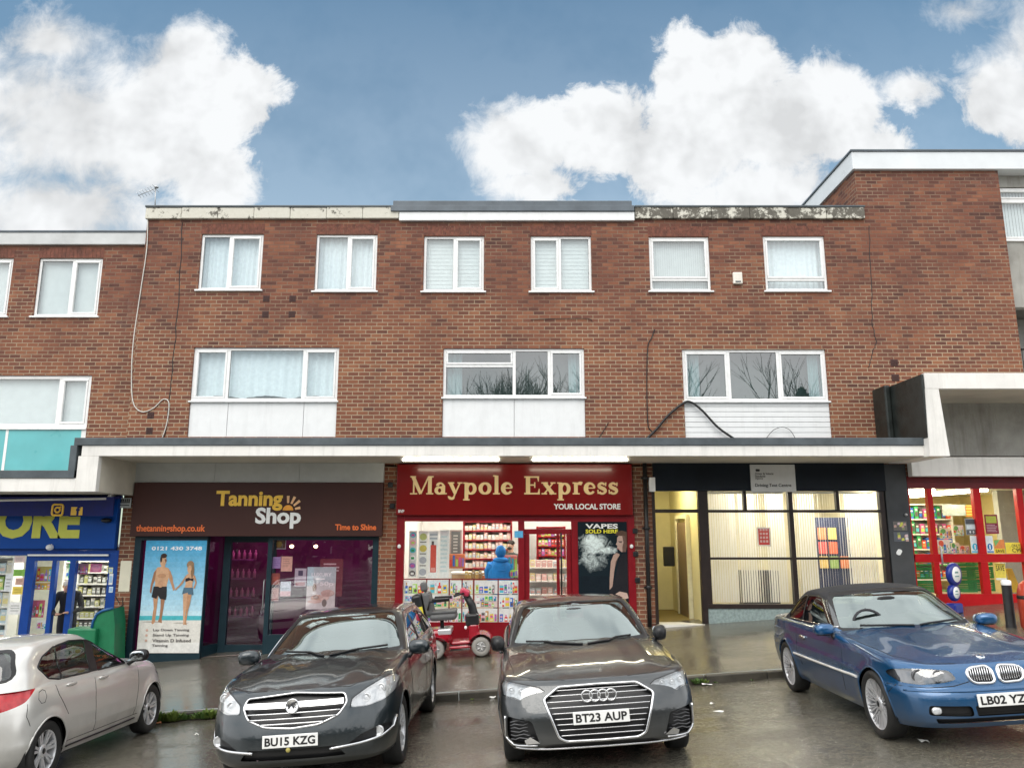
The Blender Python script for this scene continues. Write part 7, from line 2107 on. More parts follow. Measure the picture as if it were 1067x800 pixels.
def cable(name, pts, r, m, label, cat='cable', Y=WY - .015, jit=0):
    P = [at(x, y, Y) for x, y in pts]
    # smooth curve through the survey points
    Q = []
    for i in range(len(P) - 1):
        p0, p1, p2, p3 = P[max(i - 1, 0)], P[i], P[i + 1], P[min(i + 2, len(P) - 1)]
        for j in range(8):
            t = j / 8
            Q.append(.5 * ((2 * p1) + (p2 - p0) * t + (2 * p0 - 5 * p1 + 4 * p2 - p3) * t * t + (3 * p1 - p0 - 3 * p2 + p3) * t ** 3))
    Q.append(P[-1])
    b = MB(); b.tube(Q, r, 6); return tag(b.build(name, m, None), label, cat)
M_CABW = mat('white_cable', (.62, .60, .55), .5, dirt=.2)
cable('cable', [(154, 222), (153, 258), (147, 300), (139, 355), (137, 395), (139, 420), (148, 429), (160, 425), (170, 416), (176, 420), (174, 440), (169, 456)], .011, M_CABW, 'thin white aerial cable hanging down the brick wall with a loop')
cable('cable', [(682, 343), (679, 352), (675, 362), (674, 400), (675, 440), (678, 448), (682, 451)], .010, M_BLACK, 'thin black cable running straight down the brickwork right of centre')
cable('cable', [(674, 457), (684, 447), (697, 432), (712, 420), (720, 419), (732, 428), (748, 445), (765, 457)], .024, M_BLACK, 'thick black cable humped over the white ribbed panel', Y=WY - .05)
cable('cable', [(798, 457), (806, 448), (815, 445), (823, 448), (829, 457)], .006, M_BLACK, 'thin wire loop in front of the ribbed white panel', Y=WY - .03)
cable('cable', [(623, 457), (628, 450), (634, 440)], .007, M_BLACK, 'short black wire sticking up above the canopy edge')
cable('cable', [(553, 333), (580, 332), (612, 332), (617, 335)], .006, M_BLACK, 'thin wire stapled level below the fourth top window')
b = MB(); p = at(768, 290.5, WY); b.box(p.x - .10, p.x + .10, WY - .07, WY - .001, p.z - .13, p.z + .13, b=.02); o = b.build('alarm_box', mat('ivory_plastic', (.74, .70, .62), .4), None); tag(o, 'small ivory alarm box on the wall between the two right top windows', 'alarm box')
b = MB(); b.box(p.x - .06, p.x + .06, WY - .074, WY - .0695, p.z - .10, p.z - .07); b.build('lower_vent', M_GREYTRIM, o)
dp = thing('drainpipe', 'black cast drainpipe on the brick pier beside the red store', 'drainpipe', (ax(673.5, 560), WY - .06, pave_z(3, WY)))
b = MB(); X0 = ax(673.5, 560); b.tube([(X0, WY - .06, pave_z(3, WY)), (X0, WY - .06, ZF(475))], .042, 12); b.build('pipe', M_BLACK, dp)
for z in (.75, 1.9, 2.9):
    b = MB(); b.lathe([(.045, -.04), (.055, -.035), (.055, .035), (.045, .04)], Matrix.Translation((X0, WY - .06, pave_z(3, WY) + z)), 14); b.box(X0 - .08, X0 + .08, WY - .03, WY - .001, pave_z(3, WY) + z - .02, pave_z(3, WY) + z + .02); b.build('collar', M_BLACK, dp)
b = MB(); q = RR(670.5, 677, 497, 512, WY - .13); b.box(q[0] + .12, q[1] + .12, WY - .10, WY - .001, q[2], q[3], b=.01); tag(b.build('junction_box', M_WHITE, None), 'tall white junction box high on the pier beside drainpipe', 'junction box')
for k, (px, py) in enumerate(((407, 505), (409, 527), (661.5, 553), (662, 577), (664, 604))):
    b = MB(); p = at(px, py, WY); b.box(p.x - .05, p.x + .05, WY - .05, WY - .001, p.z - .05, p.z + .05, b=.012); tag(b.build('wall_box', M_TRIM, None), 'small dark box on the %s pier, %s' % (('left', 'topmost of two') if k == 0 else ('left', 'lower of two') if k == 1 else ('right', ['topmost of three', 'middle of three', 'lowest of three'][k - 2])), 'wall box', 'small boxes on the brick piers')
# aerial
ae = thing('tv_aerial', 'thin television aerial on the roof corner at the left', 'aerial', at(161.5, 216, WY + .5))
b = MB(); a0 = at(161.5, 217, WY + .5); a1 = at(162, 196, WY + .5); b.tube([a0, a1], .014, 6); b.build('mast', M_STEEL, ae)
b = MB(); c0, c1 = at(144, 204, WY + .5), at(164, 195.5, WY + .5); b.tube([c0, c1], .010, 6)
for i in range(7):
    c = c0 + (c1 - c0) * (i + .3) / 7; l = .10 + .012 * i; b.tube([c + Vector((0, -l, .02)), c + Vector((0, l, -.02))], .005, 4)
b.ell(a1 + Vector((.02, 0, .02)), (.05, .05, .03)); b.build('boom', M_STEEL, ae)

# ================================================================== small things on the fronts
def stuck(name, label, cat, rect, Y, m, cells=()):
    b = MB(); q = RR(*rect, Y); b.box(q[0], q[1], Y, Y + .012, q[2], q[3]); t = b.build(name, m, None); tag(t, label, cat)
    return t, q
YP = WY - .006
t, q = stuck('notice', 'cream paper notice on the brick pier left of beach poster', 'notice', (124.5, 136, 584, 616), YP, mat('cream_paper', (.70, .66, .52), .7, var=.08, scale=3, dirt=.2))
t = thing('street_sign', 'small pale plate with dark lettering under the canopy at the pier', 'sign', (ax(129, 524), YP - .02, az(524)))
b = MB(); q = RR(124, 136.5, 518.5, 529, YP - .03); b.box(q[0], q[1], YP - .03, YP - .01, q[2], q[3], b=.006); b.build('board', mat('pale_plate', (.60, .62, .60), .4, dirt=.15), t)
b = MB()
for i in range(5): # illegible capitals: short upright marks
    x = q[0] + (q[1] - q[0]) * (.12 + i * .165); w = (q[1] - q[0]) * .11; z0_, z1_ = q[2] + (q[3] - q[2]) * .48, q[2] + (q[3] - q[2]) * .88
    ring(b, x, x + w, z0_, z1_, .016, YP - .036, YP - .0305, b=0)
b.box(q[0] + .03, q[1] - .03, YP - .036, YP - .0305, q[2] + (q[3] - q[2]) * .22, q[2] + (q[3] - q[2]) * .30); b.build('lettering', M_BLK, t)
b = MB()
g0 = at(118.5, 620, YP - .002)
for pts in ([(119, 621), (123, 628), (126, 622), (127, 630), (121, 634)], [(119, 637), (124, 633), (128, 640), (122, 645), (119, 641)], [(120, 648), (127, 646), (126, 655), (120, 657), (123, 662)], [(119, 664), (127, 660), (125, 670)]):
    stroke(b, [(at(x + 1, y, YP - .002).x, at(x, y, YP - .002).z) for x, y in pts], .022, YP + .004, .003)
tag(b.build('graffiti', mat('black_spray', (.02, .018, .018), .6), None), 'black spray tag scrawled on the brick pier left of beach poster', 'graffiti')
random.seed(5)
GPY = WY - .056
for k, rc in enumerate(((931, 945, 543, 552.5), (931.5, 947, 554, 564))):
    b = MB(); q = RR(*rc, GPY)
    b.col = [(.16, .15, .14), (.12, .13, .15)][k]; b.box(q[0], q[1], GPY, GPY + .004, q[2], q[3])
    for i in range(9):
        u, v = random.random() * .8, random.random() * .7; b.col = random.choice([(.62, .62, .12), (.55, .35, .30), (.7, .7, .68), (.70, .55, .58), (.25, .28, .14), (.5, .52, .1)])
        y = GPY - .001 - .0004 * i; X = lambda f: q[0] + (q[1] - q[0]) * f; Z = lambda f: q[2] + (q[3] - q[2]) * f
        b.poly([(X(u), y, Z(v)), (X(u + .2), y, Z(v + .02)), (X(u + .19), y, Z(v + .28)), (X(u + .02), y, Z(v + .25))])
    tag(b.build('sticker', PRINT, None), ['torn colourful sticker on the grey pier, the upper one', 'torn colourful sticker on the grey pier, the lower one'][k], 'sticker', 'torn stickers on the grey pier')
b = MB(); p = at(937, 575, GPY); b.prism([(p.x + .055 * cos(a) * (1 + .3 * sin(2 * a)), GPY, p.z + .06 * sin(a)) for a in [2 * pi * i / 14 for i in range(14)]], (0, .003, 0)); tag(b.build('sticker', M_WHL, None), 'round white sticker below the torn ones on the grey pier', 'sticker')
b = MB(); p = at(944, 536, GPY - .02); b.ell(p, (.03, .03, .03)); b.tube([p, p + Vector((0, .03, 0))], .02); tag(b.build('door_camera', M_STEEL, None), 'small round camera above the torn stickers on the grey pier', 'camera')
p = at(52, 570, WY - .16); b = MB(); b.ell(p, (.06, .10, .06)); b.tube([p, p + Vector((0, .08, .08))], .02); tag(b.build('security_camera', M_WHITE, None), 'small white dome camera below the blue store sign', 'camera')
p = at(111, 542, WY - .20); b = MB(); b.ell(p, (.10, .10, .05)); b.tube([p, p + Vector((0, .10, .02))], .02); tag(b.build('flood_lamp', M_BLACK, None), 'small black lamp on the right end of the blue sign', 'lamp')

# ================================================================== things on the pavement
bo = thing('bollard', 'black bollard with a white cap outside the red supermarket', 'bollard', (8.55, 13.7, pave_z(8.55, 13.7)))
c = Vector((8.55, 13.7, pave_z(8.55, 13.7)))
b = MB(); b.lathe([(.085, -.05), (.085, .02), (.078, .05), (.078, .70)], Matrix.Translation(c), 18); b.build('post', mat('bollard_black', (.018, .018, .019), .45, var=.2, dirt=.15), bo)
b = MB(); b.lathe([(.079, .70), (.080, .705), (.080, .77), (.06, .785), (0, .79)], Matrix.Translation(c), 18); b.build('cap', M_WHITE, bo)
rbn = thing('litter_bin', 'rounded red litter bin cut off by the right edge', 'bin', (8.75, 13.4, pave_z(8.75, 13.4)))
px_ = at(1074.5, 630, 13.4).x; c = Vector((px_, 13.4, pave_z(px_, 13.4)))
b = MB(); b.lathe([(.15, 0), (.185, .05), (.19, .45), (.185, .62), (.15, .74), (.08, .80), (0, .81)], Matrix.Translation(c), 24); b.build('drum', mat('orange_red_bin', (.42, .045, .02), .35, var=.15, coat=.3), rbn)
b = MB(); b.lathe([(.192, .50), (.197, .51), (.197, .55), (.192, .56)], Matrix.Translation(c), 24); b.build('band', M_TRIM, rbn)
ps = thing('pavement_sign', 'blue pavement sign of two stacked discs with white faces', 'sign', at(993, 630, 15.1))
py0 = 15.1; cx = at(993.5, 600, py0); Rz = Matrix.Rotation(radians(32), 4, 'Z')
M_NB = mat('navy_sign_blue', (.006, .02, .22), .3, var=.1, coat=.3)
for k, (py, r) in enumerate(((598, .215), (617, .16))):
    p = at(993.8, py, py0); Mx = Matrix.Translation(p) @ Rz @ Matrix.Rotation(pi / 2, 4, 'X')
    b = MB(); b.lathe([(0, -.05), (r * .9, -.05), (r, -.03), (r, .03), (r * .9, .05), (0, .05)], Mx, 28); d = b.build('disc', M_NB, ps)
    b = MB(); b.lathe([(r * .68, .052), (r * .66, .056), (0, .056)], Mx, 24); b.build('face', M_WHL, d)
    b = MB(); Mt = Matrix.Translation(p) @ Rz
    b.prism([Mt @ Vector(v) for v in ((-r * .3, -.058, r * .1), (r * .3, -.058, r * .1), (r * .22, -.058, r * .25), (-r * .22, -.058, r * .25))], (0, -.001, 0)); b.box(-r * .32, r * .32, -.060, -.0575, -r * .22, -r * .12, Mt); b.build('printed_mark', mat('dull_green_print', (.16, .30, .28), .5), ps)
p = at(994, 628, py0); zg_ = pave_z(p.x, py0)
b = MB(); Mt = Matrix.Translation((p.x, py0, zg_)) @ Rz; b.bbox(-.14, .14, -.10, .10, 0, max(.12, p.z - zg_), Mt, .03); b.build('base', M_NB, ps)
# green bin by the blue shop
gb = thing('wheelie_bin', 'green plastic bin with curved shoulder and blue rim by the blue shop', 'bin', at(108, 690, 15.15))
Yg = 15.15; M_GRN = mat('bin_green', (.008, .15, .062), .45, var=.15, dirt=.1)
outl = [(93, 692), (95, 660), (97, 648), (101, 640), (107, 636.5), (118, 633.5), (119.5, 650), (118.5, 692)]
b = MB(); b.prism([at(x, y, Yg) for x, y in outl], (0, .42, 0)); b.build('tub', M_GRN, gb)
b = MB(); b.tube([at(x, y, Yg) + Vector((0, -.01, 0)) for x, y in ((95, 659), (97, 647.5), (101, 639.5), (107, 636), (118.5, 633))], .024, 8); b.build('rim', mat('bin_rim_blue', (.01, .09, .25), .4), gb)
b = MB(); q = RR(70, 100, 654.5, 668, Yg - .1); b.box(q[0], q[1], Yg - .12, Yg + .3, q[2] - .3, q[3], b=.03); tag(b.build('plastic_crate', M_GRN, None), 'low green plastic tray in front of the blue shop door', 'tray')

# ------------------------------------------------------------------ mobility scooter
def scooter():
    Y = 14.45
    xr_, xf_ = at(455.5, 672, Y).x, at(502.5, 668, Y).x
    zr_, zf_ = pave_z(xr_, Y), pave_z(xf_, Y)
    L = xf_ - xr_; ang = -atan((zf_ - zr_) / L)
    t = thing('mobility_scooter', 'red mobility scooter with black seat parked before the store', 'mobility scooter', (xr_, Y, zr_))
    M = Matrix.Translation((xr_, Y, zr_)) @ Matrix.Rotation(ang, 4, 'Y')
    RS_ = mat('scooter_red', (.30, .010, .022), .22, var=.1, coat=.6); GR = mat('scooter_grey_seat', (.10, .10, .10), .6, var=.2); WT = mat('grey_tyre', (.29, .275, .25), .7, var=.12, dirt=.2)
    def P(x, y, z): return M @ Vector((x, y, z))
    r = .165; wbs = L / cos(ang)
    for x in (0, wbs):
        for y in (-.26, .26):
            Mx = M @ Matrix.Translation((x, y, r)) @ Matrix.Rotation(pi / 2, 4, 'X')
            b = MB(); b.lathe([(.085, -.045), (.10, -.05), (.145, -.048), (.162, -.03), (r, 0), (.162, .03), (.145, .048), (.10, .05), (.085, .045)], Mx, 28); w = b.build('wheel', WT, t)
            b = MB(); b.lathe([(.088, -.04), (.088, .04), (.06, .03), (.035, .045), (0, .045)], Mx, 20)
            for k in range(5):
                a = 2 * pi * k / 5; b.tube([Mx @ Vector((.03 * cos(a), .03 * sin(a), .040)), Mx @ Vector((.085 * cos(a), .085 * sin(a), .042))], .012, 6)
            b.build('hub', mat('hub_silver', (.45, .44, .43), .35, metal=.4), w)
    # fenders: shells that arch over the wheels
    for nm, x0, zt, w in (('rear_cover', .0, .42, .34), ('front_fender', wbs, .40, .33)):
        b = MB(); b.sm = True
        n, k = 14, 8; rows = []
        for i in range(n + 1):
            a = radians(-8 + (196) * i / n)
            rows.append([P(x0 + (r + .055 + (.05 if nm == 'rear_cover' else 0)) * cos(a) * 1.02, -w + 2 * w * j / k, r + (r + .05) * sin(a) * (1.0 + .10 * cos(pi * (j / k - .5))) ) for j in range(k + 1)])
        base = len(b.v)
        for rw in rows: b.v.extend(rw)
        for i in range(n):
            for j in range(k): b.face((base + i * (k + 1) + j, base + i * (k + 1) + j + 1, base + (i + 1) * (k + 1) + j + 1, base + (i + 1) * (k + 1) + j))
        b.build(nm, RS_, t)
    b = MB(); b.bbox(-.24, .30, -.27, .27, .28, .50, M, .06); b.bbox(-.34, -.16, -.24, .24, .36, .66, M, .05); ch = b.build('battery_cover', RS_, t)
    b = MB(); b.bbox(.06, .30, -.276, .276, .40, .50, M, .02); b.build('silver_panel', M_RIM, ch)
    b = MB(); b.bbox(.24, wbs - .18, -.27, .27, .13, .20, M, .02); fb__ = b.build('footboard', RS_, t)
    b = MB(); b.box(.26, wbs - .2, -.24, .24, .201, .210, M); b.build('mat', M_TRIM, fb__)
    b = MB(); b.box(.26, wbs - .2, -.274, -.268, .125, .16, M); b.build('edge_strip', M_CHROME, fb__)
    b = MB(); b.bbox(.28, wbs - .1, -.20, .20, .20, .27, M, .03); b.bbox(wbs - .22, wbs - .02, -.16, .16, .18, .56, M, .05); b.build('front_shroud', RS_, t)
    # seat
    b = MB(); b.tube([P(.12, 0, .48), P(.12, 0, .66)], .035, 10); b.build('seat_post', M_TRIM, t)
    b = MB(); b.bbox(-.08, .40, -.24, .24, .64, .76, M, .05); b.bbox(-.06, .40, -.22, .22, .755, .81, M, .025); b.build('seat', GR, t)
    Mb = M @ Matrix.Translation((-.12, 0, .72)) @ Matrix.Rotation(radians(-9), 4, 'Y')
    b = MB(); b.bbox(-.02, .12, -.23, .23, .0, .42, Mb, .05); b.bbox(-.03, .08, -.12, .12, .44, .60, Mb, .035); b.tube([Mb @ Vector((.03, 0, .40)), Mb @ Vector((.03, 0, .47))], .02); b.build('backrest', GR, t)
    b = MB(); b.bbox(-.22, -.03, -.22, .22, -.10, .42, Mb, .05); bag = b.build('rear_bag', M_TRIM, t)
    b = MB(); b.box(-.20, -.05, -.227, -.2215, .02, .20, Mb); b.box(-.226, -.2215, -.12, .12, .02, .2, Mb); b.build('yellow_patch', mat('hivis_yellow', (.72, .62, .05), .5), bag)
    for s in (-1, 1):
        b = MB(); b.tube([P(-.10, .27 * s, .84), P(-.06, .27 * s, .98), P(.30, .27 * s, 1.0)], [.018, .022, .026], 8); b.bbox(-.02, .30, .27 * s - .035, .27 * s + .035, .99, 1.035, M, .015); b.build('armrest', M_TRIM, t)
    # tiller
    b = MB(); b.tube([P(wbs - .12, 0, .46), P(wbs - .10, 0, .62), P(wbs - .14, 0, .86), P(wbs - .24, 0, 1.06)], [.10, .085, .072, .06], 10); ti = b.build('tiller', M_TRIM, t)
    b = MB(); b.bbox(-.09, .09, -.12, .12, -.055, .065, M @ Matrix.Translation((wbs - .25, 0, 1.09)) @ Matrix.Rotation(radians(28), 4, 'Y'), .035); b.build('control_head', mat('scooter_pink_red', (.42, .03, .07), .3, coat=.4), ti)
    for s in (-1, 1):
        b = MB(); b.tube([P(wbs - .26, .10 * s, 1.08), P(wbs - .34, .20 * s, 1.07), P(wbs - .44, .24 * s, 1.05)], [.018, .018, .022], 8); b.build('handlebar', M_TRIM, ti)
    b = MB(); b.bbox(wbs - .26, wbs - .02, -.16, .16, .50, .72, M, .04); b.build('front_basket', M_TRIM, ti)
    b = MB(); b.ell(P(wbs - .26, -.165, .49), (.025, .02, .03)); b.build('indicator', M_WHL, t)
scooter()

# ================================================================== people
def person(label, loc, face, pose, cols, hair=None, hood=False, scale=1.0):
    """one continuous body grown over a posed skeleton; face = heading in radians (0 looks towards -y)"""
    t = thing('person', label, 'person', loc)
    V = dict(pel=(0, 0, .95, .135, .105), sp=(0, .0, 1.12, .135, .10), ch=(0, .0, 1.32, .165, .115), nk=(0, .01, 1.475, .058, .058), hb=(0, -.01, 1.55, .062, .07), hd=(0, -.015, 1.645, .078, .094), tp=(0, 0, 1.735, .052, .06))
    for s, n in ((-1, 'l'), (1, 'r')):
        V.update({'sh' + n: (.175 * s, .0, 1.41, .062, .062), 'hip' + n: (.10 * s, 0, .88, .095, .095), 'kn' + n: (.105 * s, -.01, .50, .062, .062), 'an' + n: (.11 * s, .02, .09, .042, .045), 'toe' + n: (.125 * s, -.14, .045, .042, .034)})
        V.update({'el' + n: (.24 * s, .04, 1.14, .047, .047), 'wr' + n: (.25 * s, -.04, .90, .032, .028), 'pa' + n: (.25 * s, -.06, .83, .038, .020)})
    V.update(pose)
    E = [('pel', 'sp'), ('sp', 'ch'), ('ch', 'nk'), ('nk', 'hb'), ('hb', 'hd'), ('hd', 'tp')]
    for n in 'lr': E += [('ch', 'sh' + n), ('sh' + n, 'el' + n), ('el' + n, 'wr' + n), ('wr' + n, 'pa' + n), ('pel', 'hip' + n), ('hip' + n, 'kn' + n), ('kn' + n, 'an' + n), ('an' + n, 'toe' + n)]
    # five fingers, unequal and slightly curled
    for s, n in ((-1, 'l'), (1, 'r')):
        p = Vector(V['pa' + n][:3]); w = Vector(V['wr' + n][:3]); d = (p - w).normalized(); side = Vector((0, 1, 0)) if abs(d.y) < .7 else Vector((s, 0, 0))
        side = (side - d * side.dot(d)).normalized(); inn = d.cross(side)
        for k, (off, ln) in enumerate(((-.030, .075), (-.010, .085), (.011, .080), (.030, .062))):
            a = p + side * off + d * ln * .5; b_ = a + d * ln * .4 + inn * .018
            V['f%s%da' % (n, k)] = (*a, .0095, .0095); V['f%s%db' % (n, k)] = (*b_, .008, .008); E += [('pa' + n, 'f%s%da' % (n, k)), ('f%s%da' % (n, k), 'f%s%db' % (n, k))]
        a = p - side * .045 - d * .01; b_ = a - side * .012 + d * .04
        V['t%sa' % n] = (*a, .011, .011); V['t%sb' % n] = (*b_, .009, .009); E += [('pa' + n, 't%sa' % n), ('t%sa' % n, 't%sb' % n)]
    keys = list(V); me = bpy.data.meshes.new('skeleton'); me.from_pydata([V[k][:3] for k in keys], [(keys.index(a), keys.index(b)) for a, b in E], [])
    ob = bpy.data.objects.new('skeleton', me); COL.objects.link(ob)
    md = ob.modifiers.new('skin', 'SKIN'); md.use_smooth_shade = True
    if not me.skin_vertices: me.attributes  # layer is made with the modifier
    sv = me.skin_vertices[0].data if me.skin_vertices else None
    if sv:
        for i, k in enumerate(keys): sv[i].radius = V[k][3:5]; sv[i].use_root = (k == 'pel')
    s2 = ob.modifiers.new('sub', 'SUBSURF'); s2.levels = 2; s2.render_levels = 2
    dg = bpy.context.evaluated_depsgraph_get(); dg.update()
    m2 = bpy.data.meshes.new_from_object(ob.evaluated_get(dg))
    bpy.data.objects.remove(ob)
    b = MB(); b.sm = True
    b.v = [v.co.copy() for v in m2.vertices]
    for p in m2.polygons:
        c = p.center
        z = c.z; wl = Vector(V['wrl'][:3]); wr_ = Vector(V['wrr'][:3])
        hand = min((c - Vector(V[k][:3])).length for k in keys if k[:2] in ('pa',) or (k[0] in 'ft' and k[1] in 'lr' and len(k) <= 4 and k != 'tp')) < .05
        if hand: b.mi = 0
        elif (c - Vector(V['hd'][:3])).length < .17 and c.z > V['nk'][2] - .0: b.mi = 0
        elif z < .10: b.mi = 3
        elif z < .93: b.mi = 2
        else: b.mi = 1
        b.face(tuple(p.vertices))
    bpy.data.meshes.remove(m2)
    T_ = Matrix.Translation(loc) @ Matrix.Rotation(face, 4, 'Z') @ Matrix.Scale(scale, 4)
    b.v = [T_ @ v for v in b.v]
    skin = mat('skin', (.46, .27, .19), .5, var=.08)
    bo_ = b.build('body', [skin, cols[0], cols[1], M_TRIM], t)
    hd = Vector(V['hd'][:3])
    # face
    b = MB()
    for s in (-1, 1): b.ell(T_ @ (hd + Vector((.032 * s, -.083, .012))), (.013, .010, .008))
    b.build('eye', mat('eye_white', (.5, .5, .48), .3), t)
    b = MB(); b.ell(T_ @ (hd + Vector((0, -.100, -.022))), (.014, .018, .024)); b.build('nose', skin, t)
    b = MB(); b.ell(T_ @ (hd + Vector((0, -.083, -.062))), (.026, .008, .007)); b.build('mouth', mat('lips', (.34, .12, .10), .4), t)
    b = MB()
    for s in (-1, 1): b.ell(T_ @ (hd + Vector((.082 * s, .005, -.005))), (.012, .022, .032))
    b.build('ear', skin, t)
    if hair:
        b = MB(); b.ell(T_ @ (hd + Vector((0, .022, .042))), (.090, .098, .078)); b.build('hair', hair[0], t)
        if hair[1]: b = MB(); b.ell(T_ @ (hd + Vector((0, -.045, -.072))), (.060, .055, .042)); b.build('beard', hair[0], t)
    if hood:
        b = MB(); b.ell(T_ @ (hd + Vector((0, .03, .012))), (.112, .118, .138), None, 20, 14); b.ell(T_ @ (hd + Vector((0, .05, -.17))), (.17, .13, .07)); b.build('hood', cols[0], t)
        b = MB(); b.ell(T_ @ Vector((0, .01, 1.10)), (.235, .155, .36), Matrix.Rotation(face, 3, 'Z'), 24, 16, .62)
        for s in (-1, 1): b.tube([T_ @ Vector((.20 * s, .0, 1.40)), T_ @ Vector((.275 * s, -.06, 1.22)), T_ @ Vector((.25 * s, -.20, 1.10)), T_ @ Vector((.17 * s, -.30, 1.11))], [.09, .082, .07, .055], 10)
        for i in range(4): b.tube([T_ @ Vector((.238 * cos(a), .01 + .158 * sin(a), .84 + .14 * i)) for a in [pi * j / 10 for j in range(11)]], .012, 5)
        b.build('jacket', cols[0], t)
    return t
JEAN = mat('dark_trousers', (.02, .022, .03), .8, var=.2)
p = at(521.5, 590, WY + 1.0)
person('person in a bright blue hooded jacket seen from behind at the store counter', (p.x, WY + 1.0, FLOORZ(0)), pi + .15, {'ell': (-.22, -.12, 1.14, .055, .055), 'wrl': (-.16, -.30, 1.10, .034, .03), 'pal': (-.15, -.37, 1.10, .038, .02)}, (mat('bright_blue_cloth', (.005, .17, .48), .75, var=.15, scale=8), JEAN), None, True, .955)
p = at(530, 585, WY + 2.75)
person('person with dark hair and beard behind the counter facing the blue hood', (p.x + .05, WY + 2.75, FLOORZ(0)), -.45, {}, (mat('dark_olive_top', (.05, .055, .05), .8), JEAN), (mat('dark_hair', (.02, .014, .01), .7), True), False, 1.03)
p = at(69, 630, WY + .35)
person('elderly person in a dark coat leaning forward in the blue shop doorway', (p.x + .02, WY + .40, FLOORZ(-9)), .35, {'ch': (0, -.10, 1.28, .175, .125), 'nk': (0, -.19, 1.40, .06, .06), 'hb': (0, -.25, 1.45, .062, .07), 'hd': (0, -.29, 1.53, .080, .096), 'tp': (0, -.29, 1.615, .052, .06), 'sp': (0, -.03, 1.11, .145, .11), 'shl': (-.18, -.09, 1.36, .07, .07), 'shr': (.18, -.09, 1.36, .07, .07), 'ell': (-.27, -.16, 1.08, .058, .058), 'elr': (.27, -.16, 1.08, .058, .058), 'wrl': (-.16, -.40, 1.0, .034, .03), 'wrr': (.12, -.40, 1.02, .034, .03), 'pal': (-.09, -.45, 1.0, .038, .022), 'par': (.05, -.45, 1.03, .038, .022)}, (mat('black_coat', (.014, .014, .018), .7, var=.2), JEAN), (mat('grey_white_hair', (.50, .47, .43), .8), False), False, 1.0)

# ================================================================== weeds and litter at the kerb
random.seed(77)
M_WEED = mat('weed_leaf', (.055, .115, .018), .55, var=.45, scale=40)
M_WEED2 = mat('weed_leaf_pale', (.11, .16, .025), .55, var=.4, scale=40)
def weed(x, y, size, n, m):
    z = road_z(x, y); b = MB()
    for i in range(n):
        a = random.random() * 2 * pi; r = random.random() * size * .55; h = random.uniform(.25, 1.0) * size * .6
        c = Vector((x + r * cos(a), y + r * sin(a) * .5, z + .01)); tip = c + Vector((cos(a) * size * random.uniform(.1, .45), sin(a) * size * .25, h))
        w = random.uniform(.010, .022) * (1 + size); sd = Vector((-sin(a), cos(a), 0)) * w
        mid = c.lerp(tip, .55) + Vector((0, 0, h * .18))
        b.poly([c, mid - sd, tip, mid + sd])
    return b.build('weed', m, None)
k = 0
for px, sz, n, m in ((166, .24, 90, M_WEED), (174, .22, 80, M_WEED2), (184, .25, 100, M_WEED2), (195, .15, 44, M_WEED), (204, .10, 24, M_WEED2), (213, .20, 70, M_WEED), (222, .22, 80, M_WEED2), (231, .13, 34, M_WEED), (492, .05, 10, M_WEED2), (727, .14, 46, M_WEED), (734, .12, 34, M_WEED2), (745, .05, 10, M_WEED), (783, .05, 8, M_WEED)):
    c = at(px, 720, KY - .06)
    o = weed(c.x, KY - .06 - random.random() * .05, sz, n, m); k += 1
    side = 'between the silver and the dark estate car' if px < 300 else ('beside the grey saloon on its left' if px < 600 else 'right of the grey saloon')
    tag(o, 'green weed tuft growing along the kerb %s' % side, 'weed', 'weeds along the kerb, %s' % ('left' if px < 300 else 'middle' if px < 600 else 'right'))
M_LIT = mat('litter_white', (.72, .71, .68), .7, dirt=.15); M_LITO = mat('litter_orange', (.50, .20, .09), .6)
for k, (px, py, s, m, lb_) in enumerate(((750, 741.5, .07, M_LIT, 'flat white paper scrap lying on the wet road right of the saloon'), (764, 708.5, .06, M_LIT, 'crumpled white wrapper at the kerb right of the saloon'), (738, 714, .07, M_LIT, 'torn pale litter beside the weeds right of the saloon'), (743, 734, .04, M_LIT, 'tiny pale scrap on the road above the flat paper scrap'), (962, 773, .05, M_LIT, 'white scrap on the road in front of the blue convertible'), (165, 754, .06, M_LITO, 'orange wrapper at the kerb beside the silver hatchback'), (514, 727, .05, M_LIT, 'pale litter at the kerb left of the saloon'), (205, 766, .03, M_LIT, 'tiny white scrap on the road left of the estate car'))):
    r = ray(px, py); d = Vector(r); tt = (-.222 + .36 - CAM_H) / (d.z - .066 * d.x + .03 * d.y)
    c = Vector((d.x * tt, d.y * tt, 0)); c.z = road_z(c.x, c.y) + .004
    b = MB(); n = 9; pts = []
    for i in range(n):
        a = 2 * pi * i / n; q = s * random.uniform(.45, 1); pts.append(c + Vector((q * cos(a) * 1.4, q * sin(a) * .8, random.uniform(.0, .03) if k != 0 else .004)))
    cc = c + Vector((0, 0, .02))
    for i in range(n): b.poly([pts[i], pts[(i + 1) % n], cc])
    tag(b.build('litter', m, None), lb_, 'litter')

